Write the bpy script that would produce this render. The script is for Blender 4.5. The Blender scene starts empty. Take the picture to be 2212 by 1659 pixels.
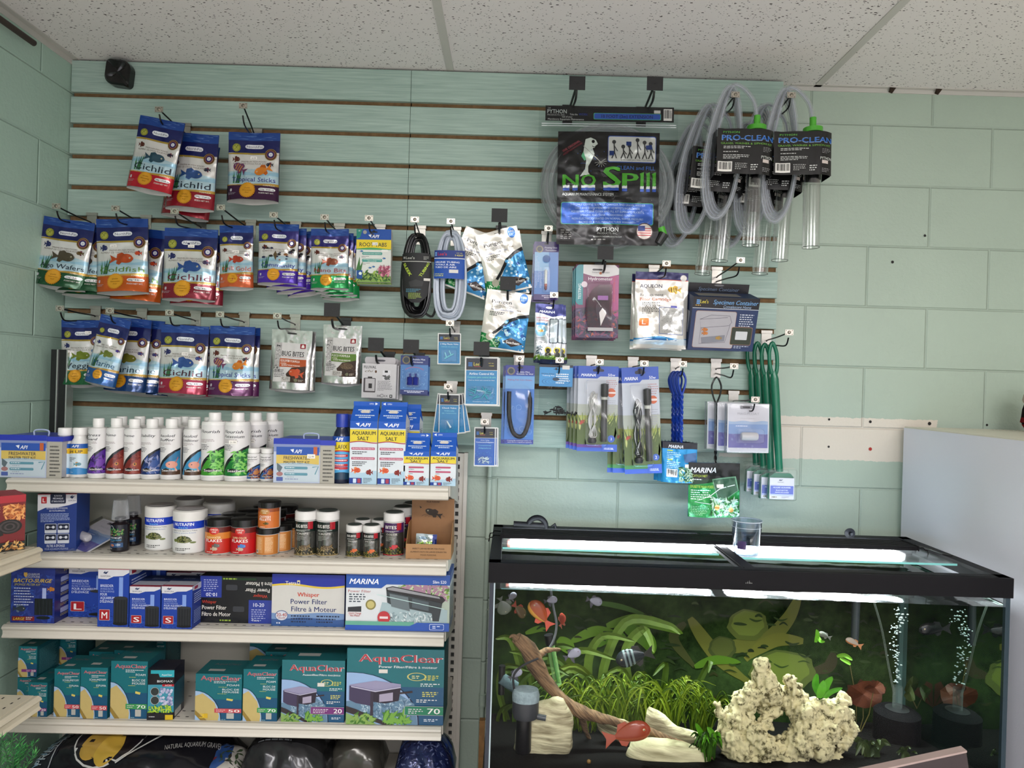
import bpy, bmesh, math, random
from mathutils import Vector, Matrix, noise
S = bpy.context.scene
# ---------------------------------------------------------------- camera
IW, IH = 2212, 1659
F = 1540.0                 # focal length in pixels
CD = 2.388                 # camera to back wall
CZ = 1.6
ROLL = 0.030
cam = bpy.data.cameras.new('camera'); cam.sensor_width = 36; cam.lens = F*36/IW
cam.clip_start = .02
co = bpy.data.objects.new('camera', cam); S.collection.objects.link(co)
co.matrix_world = Matrix.Translation((0, -CD, CZ)) @ Matrix.Rotation(math.pi/2, 4, 'X') @ Matrix.Rotation(ROLL, 4, 'Z')
S.camera = co
# ---------------------------------------------------------------- world, lights, exposure
S.view_settings.view_transform = 'Standard'; S.view_settings.look = 'None'
S.view_settings.gamma = 1; S.view_settings.use_curve_mapping = False
S.view_settings.exposure = -.38
S.cycles.max_bounces = 8; S.cycles.transparent_max_bounces = 24
S.cycles.glossy_bounces = 4; S.cycles.transmission_bounces = 6; S.cycles.diffuse_bounces = 4
S.cycles.caustics_refractive = False; S.cycles.sample_clamp_indirect = 8
wd = bpy.data.worlds.new('world'); S.world = wd; wd.use_nodes = True
wn = wd.node_tree; bg = wn.nodes['Background']
bg.inputs[0].default_value = (.75, .85, 1, 1); bg.inputs[1].default_value = 1.0
def area(name, loc, rot, sx, sy, power, col):
    l = bpy.data.lights.new(name, 'AREA'); l.shape = 'RECTANGLE'; l.size = sx; l.size_y = sy
    l.energy = power; l.color = col
    o = bpy.data.objects.new(name, l); S.collection.objects.link(o)
    o.location = loc; o.rotation_euler = rot
    return o
area('shop_window_light', (.9, -5.4, 1.35), (math.radians(90), 0, 0), 4.2, 2.1, 62, (1, .94, 1))
area('ceiling_lamp_light', (-.25, -2.9, 2.59), (0, 0, 0), 1.15, .5, 50, (1, .955, 1))
area('ceiling_lamp_light', (1.9, -2.9, 2.59), (0, 0, 0), 1.15, .5, 50, (1, .955, 1))
area('ceiling_lamp_light', (.8, -4.5, 2.59), (0, 0, 0), 1.15, .5, 50, (1, .955, 1))
# the tube of LEDs over the aquarium
area('aquarium_led_light', (.55, -.405, 1.1755), (0, 0, 0), 1.08, .06, 60, (.93, .95, 1))

rnd = random.Random(7)
C = S.collection
def W(px, py, y):
    """pixel of the photo -> point on the plane at depth y (back wall 0, camera -CD)"""
    s = F/(CD+y); u = px-IW/2; v = py-IH/2
    return Vector(((u*math.cos(ROLL)+v*math.sin(ROLL))/s, y, CZ+(u*math.sin(ROLL)-v*math.cos(ROLL))/s))
def SC(y): return F/(CD+y)
TILT = ROLL   # an upright thing looks turned by the camera roll
# ---------------------------------------------------------------- materials
def lin(h):
    if isinstance(h, tuple): return h
    v = [int(h[i:i+2], 16)/255 for i in (0, 2, 4)]
    return tuple((c/12.92 if c <= .04045 else ((c+.055)/1.055)**2.4) for c in v)
_M = {}
def M(col, fin='paper'):
    k = (col, fin)
    if k in _M: return _M[k]
    m = bpy.data.materials.new('%s_%s' % (fin, col)); m.use_nodes = True
    nt = m.node_tree; N = nt.nodes; L = nt.links
    b = N['Principled BSDF']; c = lin(col)
    b.inputs['Base Color'].default_value = (*c, 1)
    def nz(scale, det=2):
        tc = N.new('ShaderNodeTexCoord'); n = N.new('ShaderNodeTexNoise')
        n.inputs['Scale'].default_value = scale; n.inputs['Detail'].default_value = det
        L.new(tc.outputs['Object'], n.inputs['Vector']); return n
    def vary(n, amt):
        mx = N.new('ShaderNodeMix'); mx.data_type = 'RGBA'
        mx.inputs[6].default_value = (*[x*(1-amt) for x in c], 1); mx.inputs[7].default_value = (*[min(1, x*(1+amt)) for x in c], 1)
        L.new(n.outputs[0], mx.inputs[0]); L.new(mx.outputs[2], b.inputs['Base Color'])
    def bump(n, st, dist=.001):
        bp = N.new('ShaderNodeBump'); bp.inputs['Strength'].default_value = st; bp.inputs['Distance'].default_value = dist
        L.new(n.outputs[0], bp.inputs['Height']); L.new(bp.outputs[0], b.inputs['Normal'])
    R = b.inputs['Roughness']
    if fin == 'paper': R.default_value = .5; b.inputs['Specular IOR Level'].default_value = .35; vary(nz(60), .06)
    elif fin == 'print': R.default_value = .6; b.inputs['Specular IOR Level'].default_value = .3
    elif fin == 'gloss': R.default_value = .22; vary(nz(30), .05)
    elif fin == 'foil':
        R.default_value = .2; b.inputs['Metallic'].default_value = .3; bump(nz(21, 1.2), .75, .008)
    elif fin == 'silver':
        R.default_value = .22; b.inputs['Metallic'].default_value = .85; bump(nz(26, 2), .7, .006)
    elif fin == 'metal': R.default_value = .3; b.inputs['Metallic'].default_value = .9; vary(nz(90), .1)
    elif fin == 'plastic': R.default_value = .35; vary(nz(45), .08)
    elif fin == 'matte': R.default_value = .55; b.inputs['Specular IOR Level'].default_value = .12; vary(nz(45), .1)
    elif fin == 'rubber': R.default_value = .6; vary(nz(80), .15); bump(nz(300), .3)
    elif fin == 'enamel': R.default_value = .38; vary(nz(7, 4), .05); bump(nz(250), .06)
    elif fin == 'rough': R.default_value = .9; b.inputs['Specular IOR Level'].default_value = .1; vary(nz(60, 5), .5); bump(nz(120, 4), .8, .003)
    elif fin == 'leaf': R.default_value = .5; vary(nz(60, 3), .35); b.inputs['Subsurface Weight'].default_value = 0
    elif fin == 'glow':
        b.inputs['Emission Color'].default_value = (*c, 1); b.inputs['Emission Strength'].default_value = 14
    elif fin == 'hose':
        out = N['Material Output']; R.default_value = .12
        tr = N.new('ShaderNodeBsdfTransparent'); mx = N.new('ShaderNodeMixShader'); lw = N.new('ShaderNodeLayerWeight'); lw.inputs[0].default_value = .45
        ma = N.new('ShaderNodeMath'); ma.operation = 'MULTIPLY_ADD'; ma.inputs[1].default_value = .55; ma.inputs[2].default_value = .1
        L.new(lw.outputs['Facing'], ma.inputs[0]); L.new(ma.outputs[0], mx.inputs[0]); L.new(tr.outputs[0], mx.inputs[1]); L.new(b.outputs[0], mx.inputs[2]); L.new(mx.outputs[0], out.inputs[0])
    elif fin in ('clear', 'clearbag', 'glass', 'bubble', 'cleartube', 'water', 'lid'):
        N.remove(b); out = N['Material Output']
        tr = N.new('ShaderNodeBsdfTransparent'); gl = N.new('ShaderNodeBsdfGlossy'); mx = N.new('ShaderNodeMixShader')
        lw = N.new('ShaderNodeLayerWeight'); tr.inputs[0].default_value = (*c, 1)
        gl.inputs[0].default_value = (1, 1, 1, 1)
        ma = N.new('ShaderNodeMath'); ma.operation = 'MULTIPLY_ADD'
        p = {'clear': (.12, .1, 1.1, .02, 0), 'clearbag': (.1, .2, .45, .0, .6), 'glass': (.03, .35, .14, .0, 0),
             'bubble': (.2, .3, .9, .25, 0), 'cleartube': (.15, .32, .9, .05, 0), 'water': (.04, .55, 1.4, .03, 0), 'lid': (.2, .5, .55, .02, 0)}[fin]
        lw.inputs[0].default_value = p[1]; ma.inputs[1].default_value = p[2]; ma.inputs[2].default_value = p[3]; gl.inputs[1].default_value = p[0]
        L.new(lw.outputs['Fresnel' if fin not in ('cleartube', 'lid') and fin != 'bubble' and fin != 'clear' else 'Facing'], ma.inputs[0]); ma.use_clamp = True
        L.new(ma.outputs[0], mx.inputs[0]); L.new(tr.outputs[0], mx.inputs[1]); L.new(gl.outputs[0], mx.inputs[2])
        if fin == 'clearbag':
            n = nz(22, 2); bp = N.new('ShaderNodeBump'); bp.inputs['Strength'].default_value = .8; bp.inputs['Distance'].default_value = .008
            L.new(n.outputs[0], bp.inputs['Height']); L.new(bp.outputs[0], gl.inputs['Normal']); 
        if fin == 'water':
            n = nz(30, 3); mp = N.new('ShaderNodeMapping'); mp.inputs['Scale'].default_value = (.7, 1.6, 1)
            L.new(n.inputs[0].links[0].from_socket, mp.inputs[0]); L.new(mp.outputs[0], n.inputs[0])
            bp = N.new('ShaderNodeBump'); bp.inputs['Strength'].default_value = .2; bp.inputs['Distance'].default_value = .0007
            L.new(n.outputs[0], bp.inputs['Height']); L.new(bp.outputs[0], gl.inputs['Normal'])
        L.new(mx.outputs[0], out.inputs[0])
    _M[k] = m; return m
# ---------------------------------------------------------------- object helpers
def link(name, me, parent=None, smooth=False):
    o = bpy.data.objects.new(name, me); C.objects.link(o)
    if parent is not None: o.parent = parent
    if smooth:
        for p in me.polygons: p.use_smooth = True
    return o
def tag(o, label, cat, group=None, kind=None):
    if label: o['label'] = label
    if cat: o['category'] = cat
    if group: o['group'] = group
    if kind: o['kind'] = kind
    return o
def empty(name, loc=(0, 0, 0), rot=(0, 0, 0)):
    o = bpy.data.objects.new(name, None); C.objects.link(o); o.location = loc; o.rotation_euler = rot
    o.empty_display_size = .02
    return o
class G:
    """collects geometry with several materials, builds ONE mesh"""
    def __init__(s): s.v = []; s.f = []; s.m = []; s.mats = []
    def mi(s, mat):
        if isinstance(mat, str): mat = M(mat)
        if mat not in s.mats: s.mats.append(mat)
        return s.mats.index(mat)
    def add(s, vs, fs, mat):
        i = s.mi(mat); n = len(s.v); s.v += [tuple(v) for v in vs]
        for f in fs: s.f.append([n+k for k in f]); s.m.append(i)
        return s
    def box(s, x0, x1, y0, y1, z0, z1, mat):
        v = [(x, y, z) for x in (x0, x1) for y in (y0, y1) for z in (z0, z1)]
        return s.add(v, [(0, 1, 3, 2), (4, 6, 7, 5), (0, 4, 5, 1), (2, 3, 7, 6), (0, 2, 6, 4), (1, 5, 7, 3)], mat)
    def tube(s, pts, r, mat, n=8, cap=True, closed=False):
        pts = [Vector(p) for p in pts]; R = r if isinstance(r, (list, tuple)) else [r]*len(pts)
        vs = []; k = len(pts); up = None
        for i, p in enumerate(pts):
            if closed: t = pts[(i+1) % k]-pts[i-1]
            else: t = pts[min(i+1, k-1)]-pts[max(i-1, 0)]
            if t.length < 1e-9: t = Vector((0, 0, 1))
            t.normalize()
            if up is None: up = t.orthogonal().normalized()
            up = (up - t*up.dot(t))
            up = up.normalized() if up.length > 1e-6 else t.orthogonal().normalized()
            w = t.cross(up)
            for j in range(n):
                a = 2*math.pi*j/n; vs.append(p+up*math.cos(a)*R[i]+w*math.sin(a)*R[i])
        fs = []
        for i in range(k if closed else k-1):
            a = i*n; b = ((i+1) % k)*n
            for j in range(n): fs.append((a+j, a+(j+1) % n, b+(j+1) % n, b+j))
        if cap and not closed: fs += [tuple(range(n))[::-1], tuple(range((k-1)*n, k*n))]
        return s.add(vs, fs, mat)
    def lathe(s, prof, mat, n=28, ax=(0, 0), sx=1, sy=1, cap=True):
        vs = [(ax[0]+r*sx*math.cos(2*math.pi*j/n), ax[1]+r*sy*math.sin(2*math.pi*j/n), z) for r, z in prof for j in range(n)]
        fs = [(i*n+j, i*n+(j+1) % n, (i+1)*n+(j+1) % n, (i+1)*n+j) for i in range(len(prof)-1) for j in range(n)]
        if cap: fs += [tuple(range(n))[::-1], tuple(range((len(prof)-1)*n, len(prof)*n))]
        return s.add(vs, fs, mat)
    def prism(s, poly, y0, y1, mat):
        """polygon in (x,z) extruded from y0 to y1"""
        n = len(poly)
        vs = [(x, y0, z) for x, z in poly]+[(x, y1, z) for x, z in poly]
        return s.add(vs, [tuple(range(n)), tuple(range(n, 2*n))[::-1]]+[(i, i+n, (i+1) % n+n, (i+1) % n) for i in range(n)], mat)
    def build(s, name, parent=None, smooth=False, fix=True):
        me = bpy.data.meshes.new(name); me.from_pydata(s.v, [], s.f)
        for m in s.mats: me.materials.append(m)
        me.polygons.foreach_set('material_index', s.m)
        if fix:
            bm = bmesh.new(); bm.from_mesh(me); bmesh.ops.recalc_face_normals(bm, faces=bm.faces); bm.to_mesh(me); bm.free()
        o = link(name, me, parent, False)
        if smooth:
            me.polygons.foreach_set('use_smooth', [True]*len(me.polygons))
            try: me.set_sharp_from_angle(angle=math.radians(42))
            except Exception: pass
        return o
def copy_tree(o, parent=None):
    kids = list(o.children)
    c = o.copy(); C.objects.link(c)
    if parent is not None: c.parent = parent
    for k in kids: copy_tree(k, c)
    return c
def smooth_pts(pts, n=8, closed=False):
    P = [Vector(p) for p in pts]; out = []; k = len(P)
    for i in range(k if closed else k-1):
        a = P[(i-1) % k] if closed or i else P[0]; b = P[i]; c = P[(i+1) % k]; d = P[(i+2) % k] if closed or i+2 < k else P[-1]
        for j in range(n):
            t = j/n
            out.append(.5*((2*b)+(c-a)*t+(2*a-5*b+4*c-d)*t*t+(3*b-a-3*c+d)*t**3))
    if not closed: out.append(P[-1])
    return out
# ---------------------------------------------------------------- printed artwork
_T = {}
def tgeo(s, bold, ital):
    k = (s, bold, ital)
    if k in _T: return _T[k]
    c = bpy.data.curves.new('t', 'FONT'); c.body = s; c.resolution_u = 2; c.size = 1; c.offset = 0; c.shear = .3 if ital else 0
    o = bpy.data.objects.new('t', c); me = o.to_mesh()
    v = [(p.co.x, p.co.y) for p in me.vertices]; f = [tuple(p.vertices) for p in me.polygons]
    o.to_mesh_clear(); bpy.data.objects.remove(o); bpy.data.curves.remove(c)
    if v:
        x0 = min(a[0] for a in v); x1 = max(a[0] for a in v)
        v = [((a[0]-x0), a[1]) for a in v]; w = x1-x0
    else: w = 1
    _T[k] = (v, f, w); return _T[k]
EPS = .0003
class Cv:
    """a printed panel of W x H metres; design coordinates 0..1, y runs DOWN"""
    def __init__(s, W_, H_, fin='print'): s.W = W_; s.H = H_; s.fin = fin; s.p = []; s.J = set()
    def _add(s, vs, fs, col, fin=None, lay=None):
        x0 = min(a[0] for a in vs); x1 = max(a[0] for a in vs); y0 = min(a[1] for a in vs); y1 = max(a[1] for a in vs)
        l = 0
        for q in s.p:
            b = q[4]
            if b[0] < x1 and b[1] > x0 and b[2] < y1 and b[3] > y0: l = max(l, int(q[3]+.99)+1)
        if lay is not None: l = lay
        s.p.append((vs, fs, col if not isinstance(col, str) else M(col, fin or s.fin), l, (x0, x1, y0, y1))); return s
    def rect(s, x0, y0, x1, y1, col, fin=None): return s._add([(x0, y0), (x1, y0), (x1, y1), (x0, y1)], [(0, 1, 2, 3)], col, fin)
    def base(s, col, fin=None): return s.rect(0, 0, 1, 1, col, fin or s.fin)
    def poly(s, pts, col, fin=None): return s._add(pts, [tuple(range(len(pts)))], col, fin)
    def rr(s, x0, y0, x1, y1, r, col, fin=None):
        """rounded rectangle; r as a share of the width"""
        ry = min(r*s.W/s.H, (y1-y0)/2); rx = min(r, (x1-x0)/2); q = []
        for cx, cy, a0 in ((x1-rx, y0+ry, -90), (x1-rx, y1-ry, 0), (x0+rx, y1-ry, 90), (x0+rx, y0+ry, 180)):
            for k in range(5):
                a = math.radians(a0+k*22.5); q.append((cx+rx*math.cos(a), cy+ry*math.sin(a)))
        return s.poly(q, col, fin)
    def ell(s, cx, cy, rx, col, ry=None, n=20, fin=None, zig=0):
        ry = rx*s.W/s.H if ry is None else ry
        if zig: n = zig*2
        return s.poly([(cx+rx*(1-.09*(i % 2)*(zig > 0))*math.cos(2*math.pi*i/n), cy+ry*(1-.09*(i % 2)*(zig > 0))*math.sin(2*math.pi*i/n)) for i in range(n)], col, fin)
    def ring(s, cx, cy, rx, w, col, ry=None, n=24):
        ry = rx*s.W/s.H if ry is None else ry; k = 1-w
        vs = [(cx+rx*q*math.cos(2*math.pi*i/n), cy+ry*q*math.sin(2*math.pi*i/n)) for i in range(n) for q in (1, k)]
        return s._add(vs, [(2*i, 2*i+1, (2*i+3) % (2*n), (2*i+2) % (2*n)) for i in range(n)], col)
    def line(s, pts, w, col):
        """polyline, w as a share of the width"""
        P = [Vector((a*s.W, b*s.H)) for a, b in pts]; vs = []; hw = w*s.W/2
        for i, p in enumerate(P):
            t = (P[min(i+1, len(P)-1)]-P[max(i-1, 0)]); t = t.normalized() if t.length else Vector((1, 0))
            n = Vector((-t.y, t.x))*hw
            vs += [((p+n).x/s.W, (p+n).y/s.H), ((p-n).x/s.W, (p-n).y/s.H)]
        return s._add(vs, [(2*i, 2*i+1, 2*i+3, 2*i+2) for i in range(len(P)-1)], col)
    def arc(s, cx, cy, rx, a0, a1, w, col, ry=None, n=14):
        ry = rx*s.W/s.H if ry is None else ry
        return s.line([(cx+rx*math.cos(math.radians(a0+(a1-a0)*i/n)), cy+ry*math.sin(math.radians(a0+(a1-a0)*i/n))) for i in range(n+1)], w, col)
    def t(s, x, y, h, txt, col, bold=1, ital=0, w=None, al='c', rot=0, fin=None):
        """text; y = middle of the capitals, h = their height as a share of H, w = exact width as a share of W"""
        v, f, tw = tgeo(txt, bold, ital)
        if not v: return s
        k = h*s.H/.73; kx = k if w is None else w*s.W/tw
        ox = {'c': -tw*kx/2, 'l': 0, 'r': -tw*kx}[al]
        ca, sa = math.cos(math.radians(rot)), math.sin(math.radians(rot)); q = []
        for a, b in v:
            X = a*kx+ox; Y = -(b*k-h*s.H/2)
            X, Y = X*ca-Y*sa, X*sa+Y*ca
            q.append((x+X/s.W, y+Y/s.H))
        s._add(q, f, col, fin); l = s.p[-1][3]; e = .021*kx/s.W
        for k in range(1, 3) if bold else ():
            s._add([(a+e*bold*k/2*ca, b+e*bold*k/2*sa) for a, b in q], f, col, fin, lay=l+.3*k)
        return s
    def fine(s, x0, y0, x1, n, dy, col, h=.35, seed=1, al='l'):
        """lines of print too small to read: broken thin dashes"""
        r = random.Random(seed*31+n); vs = []; fs = []
        for i in range(n):
            L = (x1-x0)*(r.uniform(.75, 1) if i < n-1 else r.uniform(.4, .8)); a = x0 if al == 'l' else (x0+x1)/2-L/2; e = a+L; y = y0+i*dy
            while a < e:
                b = min(e, a+r.uniform(.025, .08)*max(.5, (x1-x0)*1.5)); k = len(vs)
                vs += [(a, y), (b, y), (b, y+dy*h), (a, y+dy*h)]; fs.append((k, k+1, k+2, k+3)); a = b+.012
        return s._add(vs, fs, col)
    def wave(s, x0, x1, y0, amp, y1, col, ph=0, cyc=1, n=16, fin=None):
        top = [(x0+(x1-x0)*i/n, y0+amp*math.sin(ph+2*math.pi*cyc*i/n)) for i in range(n+1)]
        vs = top+[(a, y1) for a, b in top]; m = n+1
        return s._add(vs, [(i, i+1, i+1+m, i+m) for i in range(n)], col, fin)
    def barcode(s, x0, y0, x1, y1, seed=3):
        s.rect(x0, y0, x1, y1, 'e8e4dc'); r = random.Random(seed); a = x0+(x1-x0)*.06; vs = []; fs = []; e = x1-(x1-x0)*.06
        while a < e:
            b = min(e, a+(x1-x0)*r.choice((.02, .035, .055))); k = len(vs)
            vs += [(a, y0+(y1-y0)*.08), (b, y0+(y1-y0)*.08), (b, y1-(y1-y0)*.2), (a, y1-(y1-y0)*.2)]; fs.append((k, k+1, k+2, k+3)); a = b+(x1-x0)*r.choice((.02, .03, .05))
        return s._add(vs, fs, '1a1a1a')
    def fish(s, cx, cy, L, col, flip=0, hgt=.42, fin='', tail=.3, rot=0, stripes='', belly='', eye=1):
        """fish silhouette pointing right; L = length as a share of the width"""
        n = 9; top = []; bot = []; fl = -1 if flip else 1; a = L*s.W
        for i in range(n+1):
            x = .5-i/n*(1-tail); w = math.sin(math.pi*min(1, (i/n)**.75*.93+.02))**.8*hgt/2+.02
            top.append((x, w)); bot.append((x, -w*.92))
        te = .5-(1-tail)
        body = top+[(te-.03, .04), (-.5, hgt*.52), (-.42, 0), (-.5, -hgt*.52), (te-.03, -.04)]+bot[::-1]
        ca, sa = math.cos(math.radians(rot)), math.sin(math.radians(rot))
        def T(p): X = p[0]*fl*a; Y = -p[1]*a; X, Y = X*ca-Y*sa, X*sa+Y*ca; return (cx+X/s.W, cy+Y/s.H)
        d = [(.22, hgt*.4), (.0, hgt*.78), (-.2, hgt*.62), (-.22, hgt*.2)]
        s.poly([T(p) for p in d], fin or col); s.poly([T((p[0], -p[1])) for p in [(.05, hgt*.4), (-.05, hgt*.72), (-.2, hgt*.55), (-.2, hgt*.2)]], fin or col)
        s.poly([T(p) for p in body], col)
        if belly: s.poly([T((p[0], p[1]*.5-hgt*.1)) for p in top[1:-1]]+[T((p[0]*.98, p[1]*.8)) for p in bot[1:-1][::-1]], belly)
        if stripes:
            for q in (.22, .05, -.1): s.poly([T((q, hgt*.42)), T((q+.05, hgt*.42)), T((q+.03, -hgt*.4)), T((q-.02, -hgt*.4))], stripes)
        if eye:
            e = T((.36, .03)); s.ell(e[0], e[1], L*.035, 'e8e0c0', n=8); s.ell(e[0], e[1], L*.018, '101010', n=8)
        return s
    def grass(s, cx, y0, w, h, n, cols, seed=1):
        r = random.Random(seed)
        for c in cols:
            vs = []; fs = []
            for i in range(n):
                a = cx+r.uniform(-w/2, w/2); hh = h*r.uniform(.5, 1); b = a+r.uniform(-w, w)*.35; q = w*.035+.004; k = len(vs)
                m = ((a*2+b)/3, y0-hh*.5)
                vs += [(a-q, y0), (a+q, y0), (m[0]+q, m[1]), (b, y0-hh), (m[0]-q, m[1])]; fs.append((k, k+1, k+2, k+3, k+4))
            s._add(vs, fs, c); s.J.add(len(s.p)-1)
        return s
    def leaves(s, x0, y0, x1, y1, n, cols, sz=.06, seed=1):
        r = random.Random(seed)
        for c in cols:
            vs = []; fs = []
            for i in range(n):
                a = r.uniform(x0, x1); b = r.uniform(y0, y1); t = r.uniform(0, 6.28); l = sz*r.uniform(.5, 1); k = len(vs); A = s.W/s.H
                vs += [(min(1, max(0, a+l*math.cos(t+q)*m)), min(1, max(0, b+l*math.sin(t+q)*m*A))) for q, m in ((0, 1), (.9, .38), (3.14, .9), (-.9, .38))]
                fs.append((k, k+1, k+2, k+3))
            s._add(vs, fs, c); s.J.add(len(s.p)-1)
        return s
    def geo(s, nx=0, ny=0):
        bm = bmesh.new(); mats = []; lay = bm.faces.layers.float.new('l')
        for pi, (vs, fs, mat, l, bb) in enumerate(s.p):
            if mat not in mats: mats.append(mat)
            i = mats.index(mat); bv = [bm.verts.new((min(1, max(0, a)) if abs(a-.5) > .5 else a, min(1, max(0, b)) if abs(b-.5) > .5 else b, 0)) for a, b in vs]
            for fi, f in enumerate(fs):
                try: q = bm.faces.new([bv[k] for k in f])
                except ValueError: continue
                q.material_index = i; q[lay] = l+(.045*(fi % 20) if pi in s.J else 0)
        for n, ax in ((nx, 0), (ny, 1)):
            for k in range(1, n):
                no = Vector((1, 0, 0)) if ax == 0 else Vector((0, 1, 0))
                bmesh.ops.bisect_plane(bm, geom=bm.verts[:]+bm.edges[:]+bm.faces[:], dist=1e-7, plane_co=no*(k/n), plane_no=no)
        V = [[v.co.x, v.co.y, 0] for v in bm.verts]; bm.verts.index_update(); FF = []; MI = []
        for f in bm.faces:
            for v in f.verts: V[v.index][2] = f[lay]
            FF.append([v.index for v in f.verts]); MI.append(f.material_index)
        bm.free(); return V, FF, MI, mats
    def build(s, name, parent, fmap=None, nx=0, ny=0, eps=EPS, extra=None, org='top', y=0):
        """fmap(x,y)->Vector local. Flat by default: x right, z up, facing -y"""
        V, FF, MI, mats = s.geo(nx, ny)
        flat = fmap is None
        if flat:
            oz = {'top': 0, 'bot': s.H, 'mid': s.H/2}[org]
            fmap = lambda a, b: Vector(((a-.5)*s.W, y, oz-b*s.H))
        vs = []; ns = []; h = .004; raw = fmap
        if not flat and (nx or ny):
            gx, gy = max(1, nx), max(1, ny); GR = [[raw(i/gx, j/gy) for j in range(gy+1)] for i in range(gx+1)]
            def fm2(a, b):
                i = min(gx-1, int(a*gx+1e-6)); j = min(gy-1, int(b*gy+1e-6)); u = a*gx-i; v = b*gy-j
                return (GR[i][j]*(1-u)+GR[i+1][j]*u)*(1-v)+(GR[i][j+1]*(1-u)+GR[i+1][j+1]*u)*v
        else: fm2 = raw
        for a, b, l in V:
            p = fm2(a, b)
            if flat: n = Vector((0, -1, 0))
            else:
                A0, A1 = max(0, a-h), min(1, a+h); B0, B1 = max(0, b-h), min(1, b+h)
                n = (fmap(a, B1)-fmap(a, B0)).cross(fmap(A1, b)-fmap(A0, b))
                n = n.normalized() if n.length > 1e-12 else Vector((0, -1, 0))
            vs.append(p+n*(eps*l)); ns.append(n)
        me = bpy.data.meshes.new(name); nv = len(vs); 
        if extra:
            off = nv; mm = []
            for m in extra.mats:
                if m not in mats: mats.append(m)
                mm.append(mats.index(m))
            vs = vs+[Vector(v) for v in extra.v]; FF = FF+[[off+k for k in f] for f in extra.f]; MI = MI+[mm[i] for i in extra.m]
        me.from_pydata(vs, [], FF)
        for m in mats: me.materials.append(m)
        me.polygons.foreach_set('material_index', MI)
        # artwork faces look outward
        flips = []
        for p in me.polygons:
            if p.vertices[0] < nv and p.normal.dot(ns[p.vertices[0]]) < 0: flips.append(p.index)
        if flips:
            bm = bmesh.new(); bm.from_mesh(me); bm.faces.ensure_lookup_table()
            for i in flips: bm.faces[i].normal_flip()
            bm.to_mesh(me); bm.free()
        if not flat:
            me.polygons.foreach_set('use_smooth', [p.vertices[0] < nv for p in me.polygons])
            nn = []
            for p in me.polygons:
                for vi in p.vertices: nn.append(tuple(ns[vi]) if vi < nv else tuple(p.normal))
            me.normals_split_custom_set(nn)
        return link(name, me, parent)
def sticker(parent, x, z, y, txt='1.99', w=.017, h=.009, rot=0):
    c = Cv(w, h); c.base('eeeae2'); c.t(.5, .55, .5, txt, '3a3a3a', 0, w=.7)
    o = c.build('price_sticker', parent, org='mid'); o.location = (x, y, z); o.rotation_euler = (0, rot, 0); return o
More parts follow.
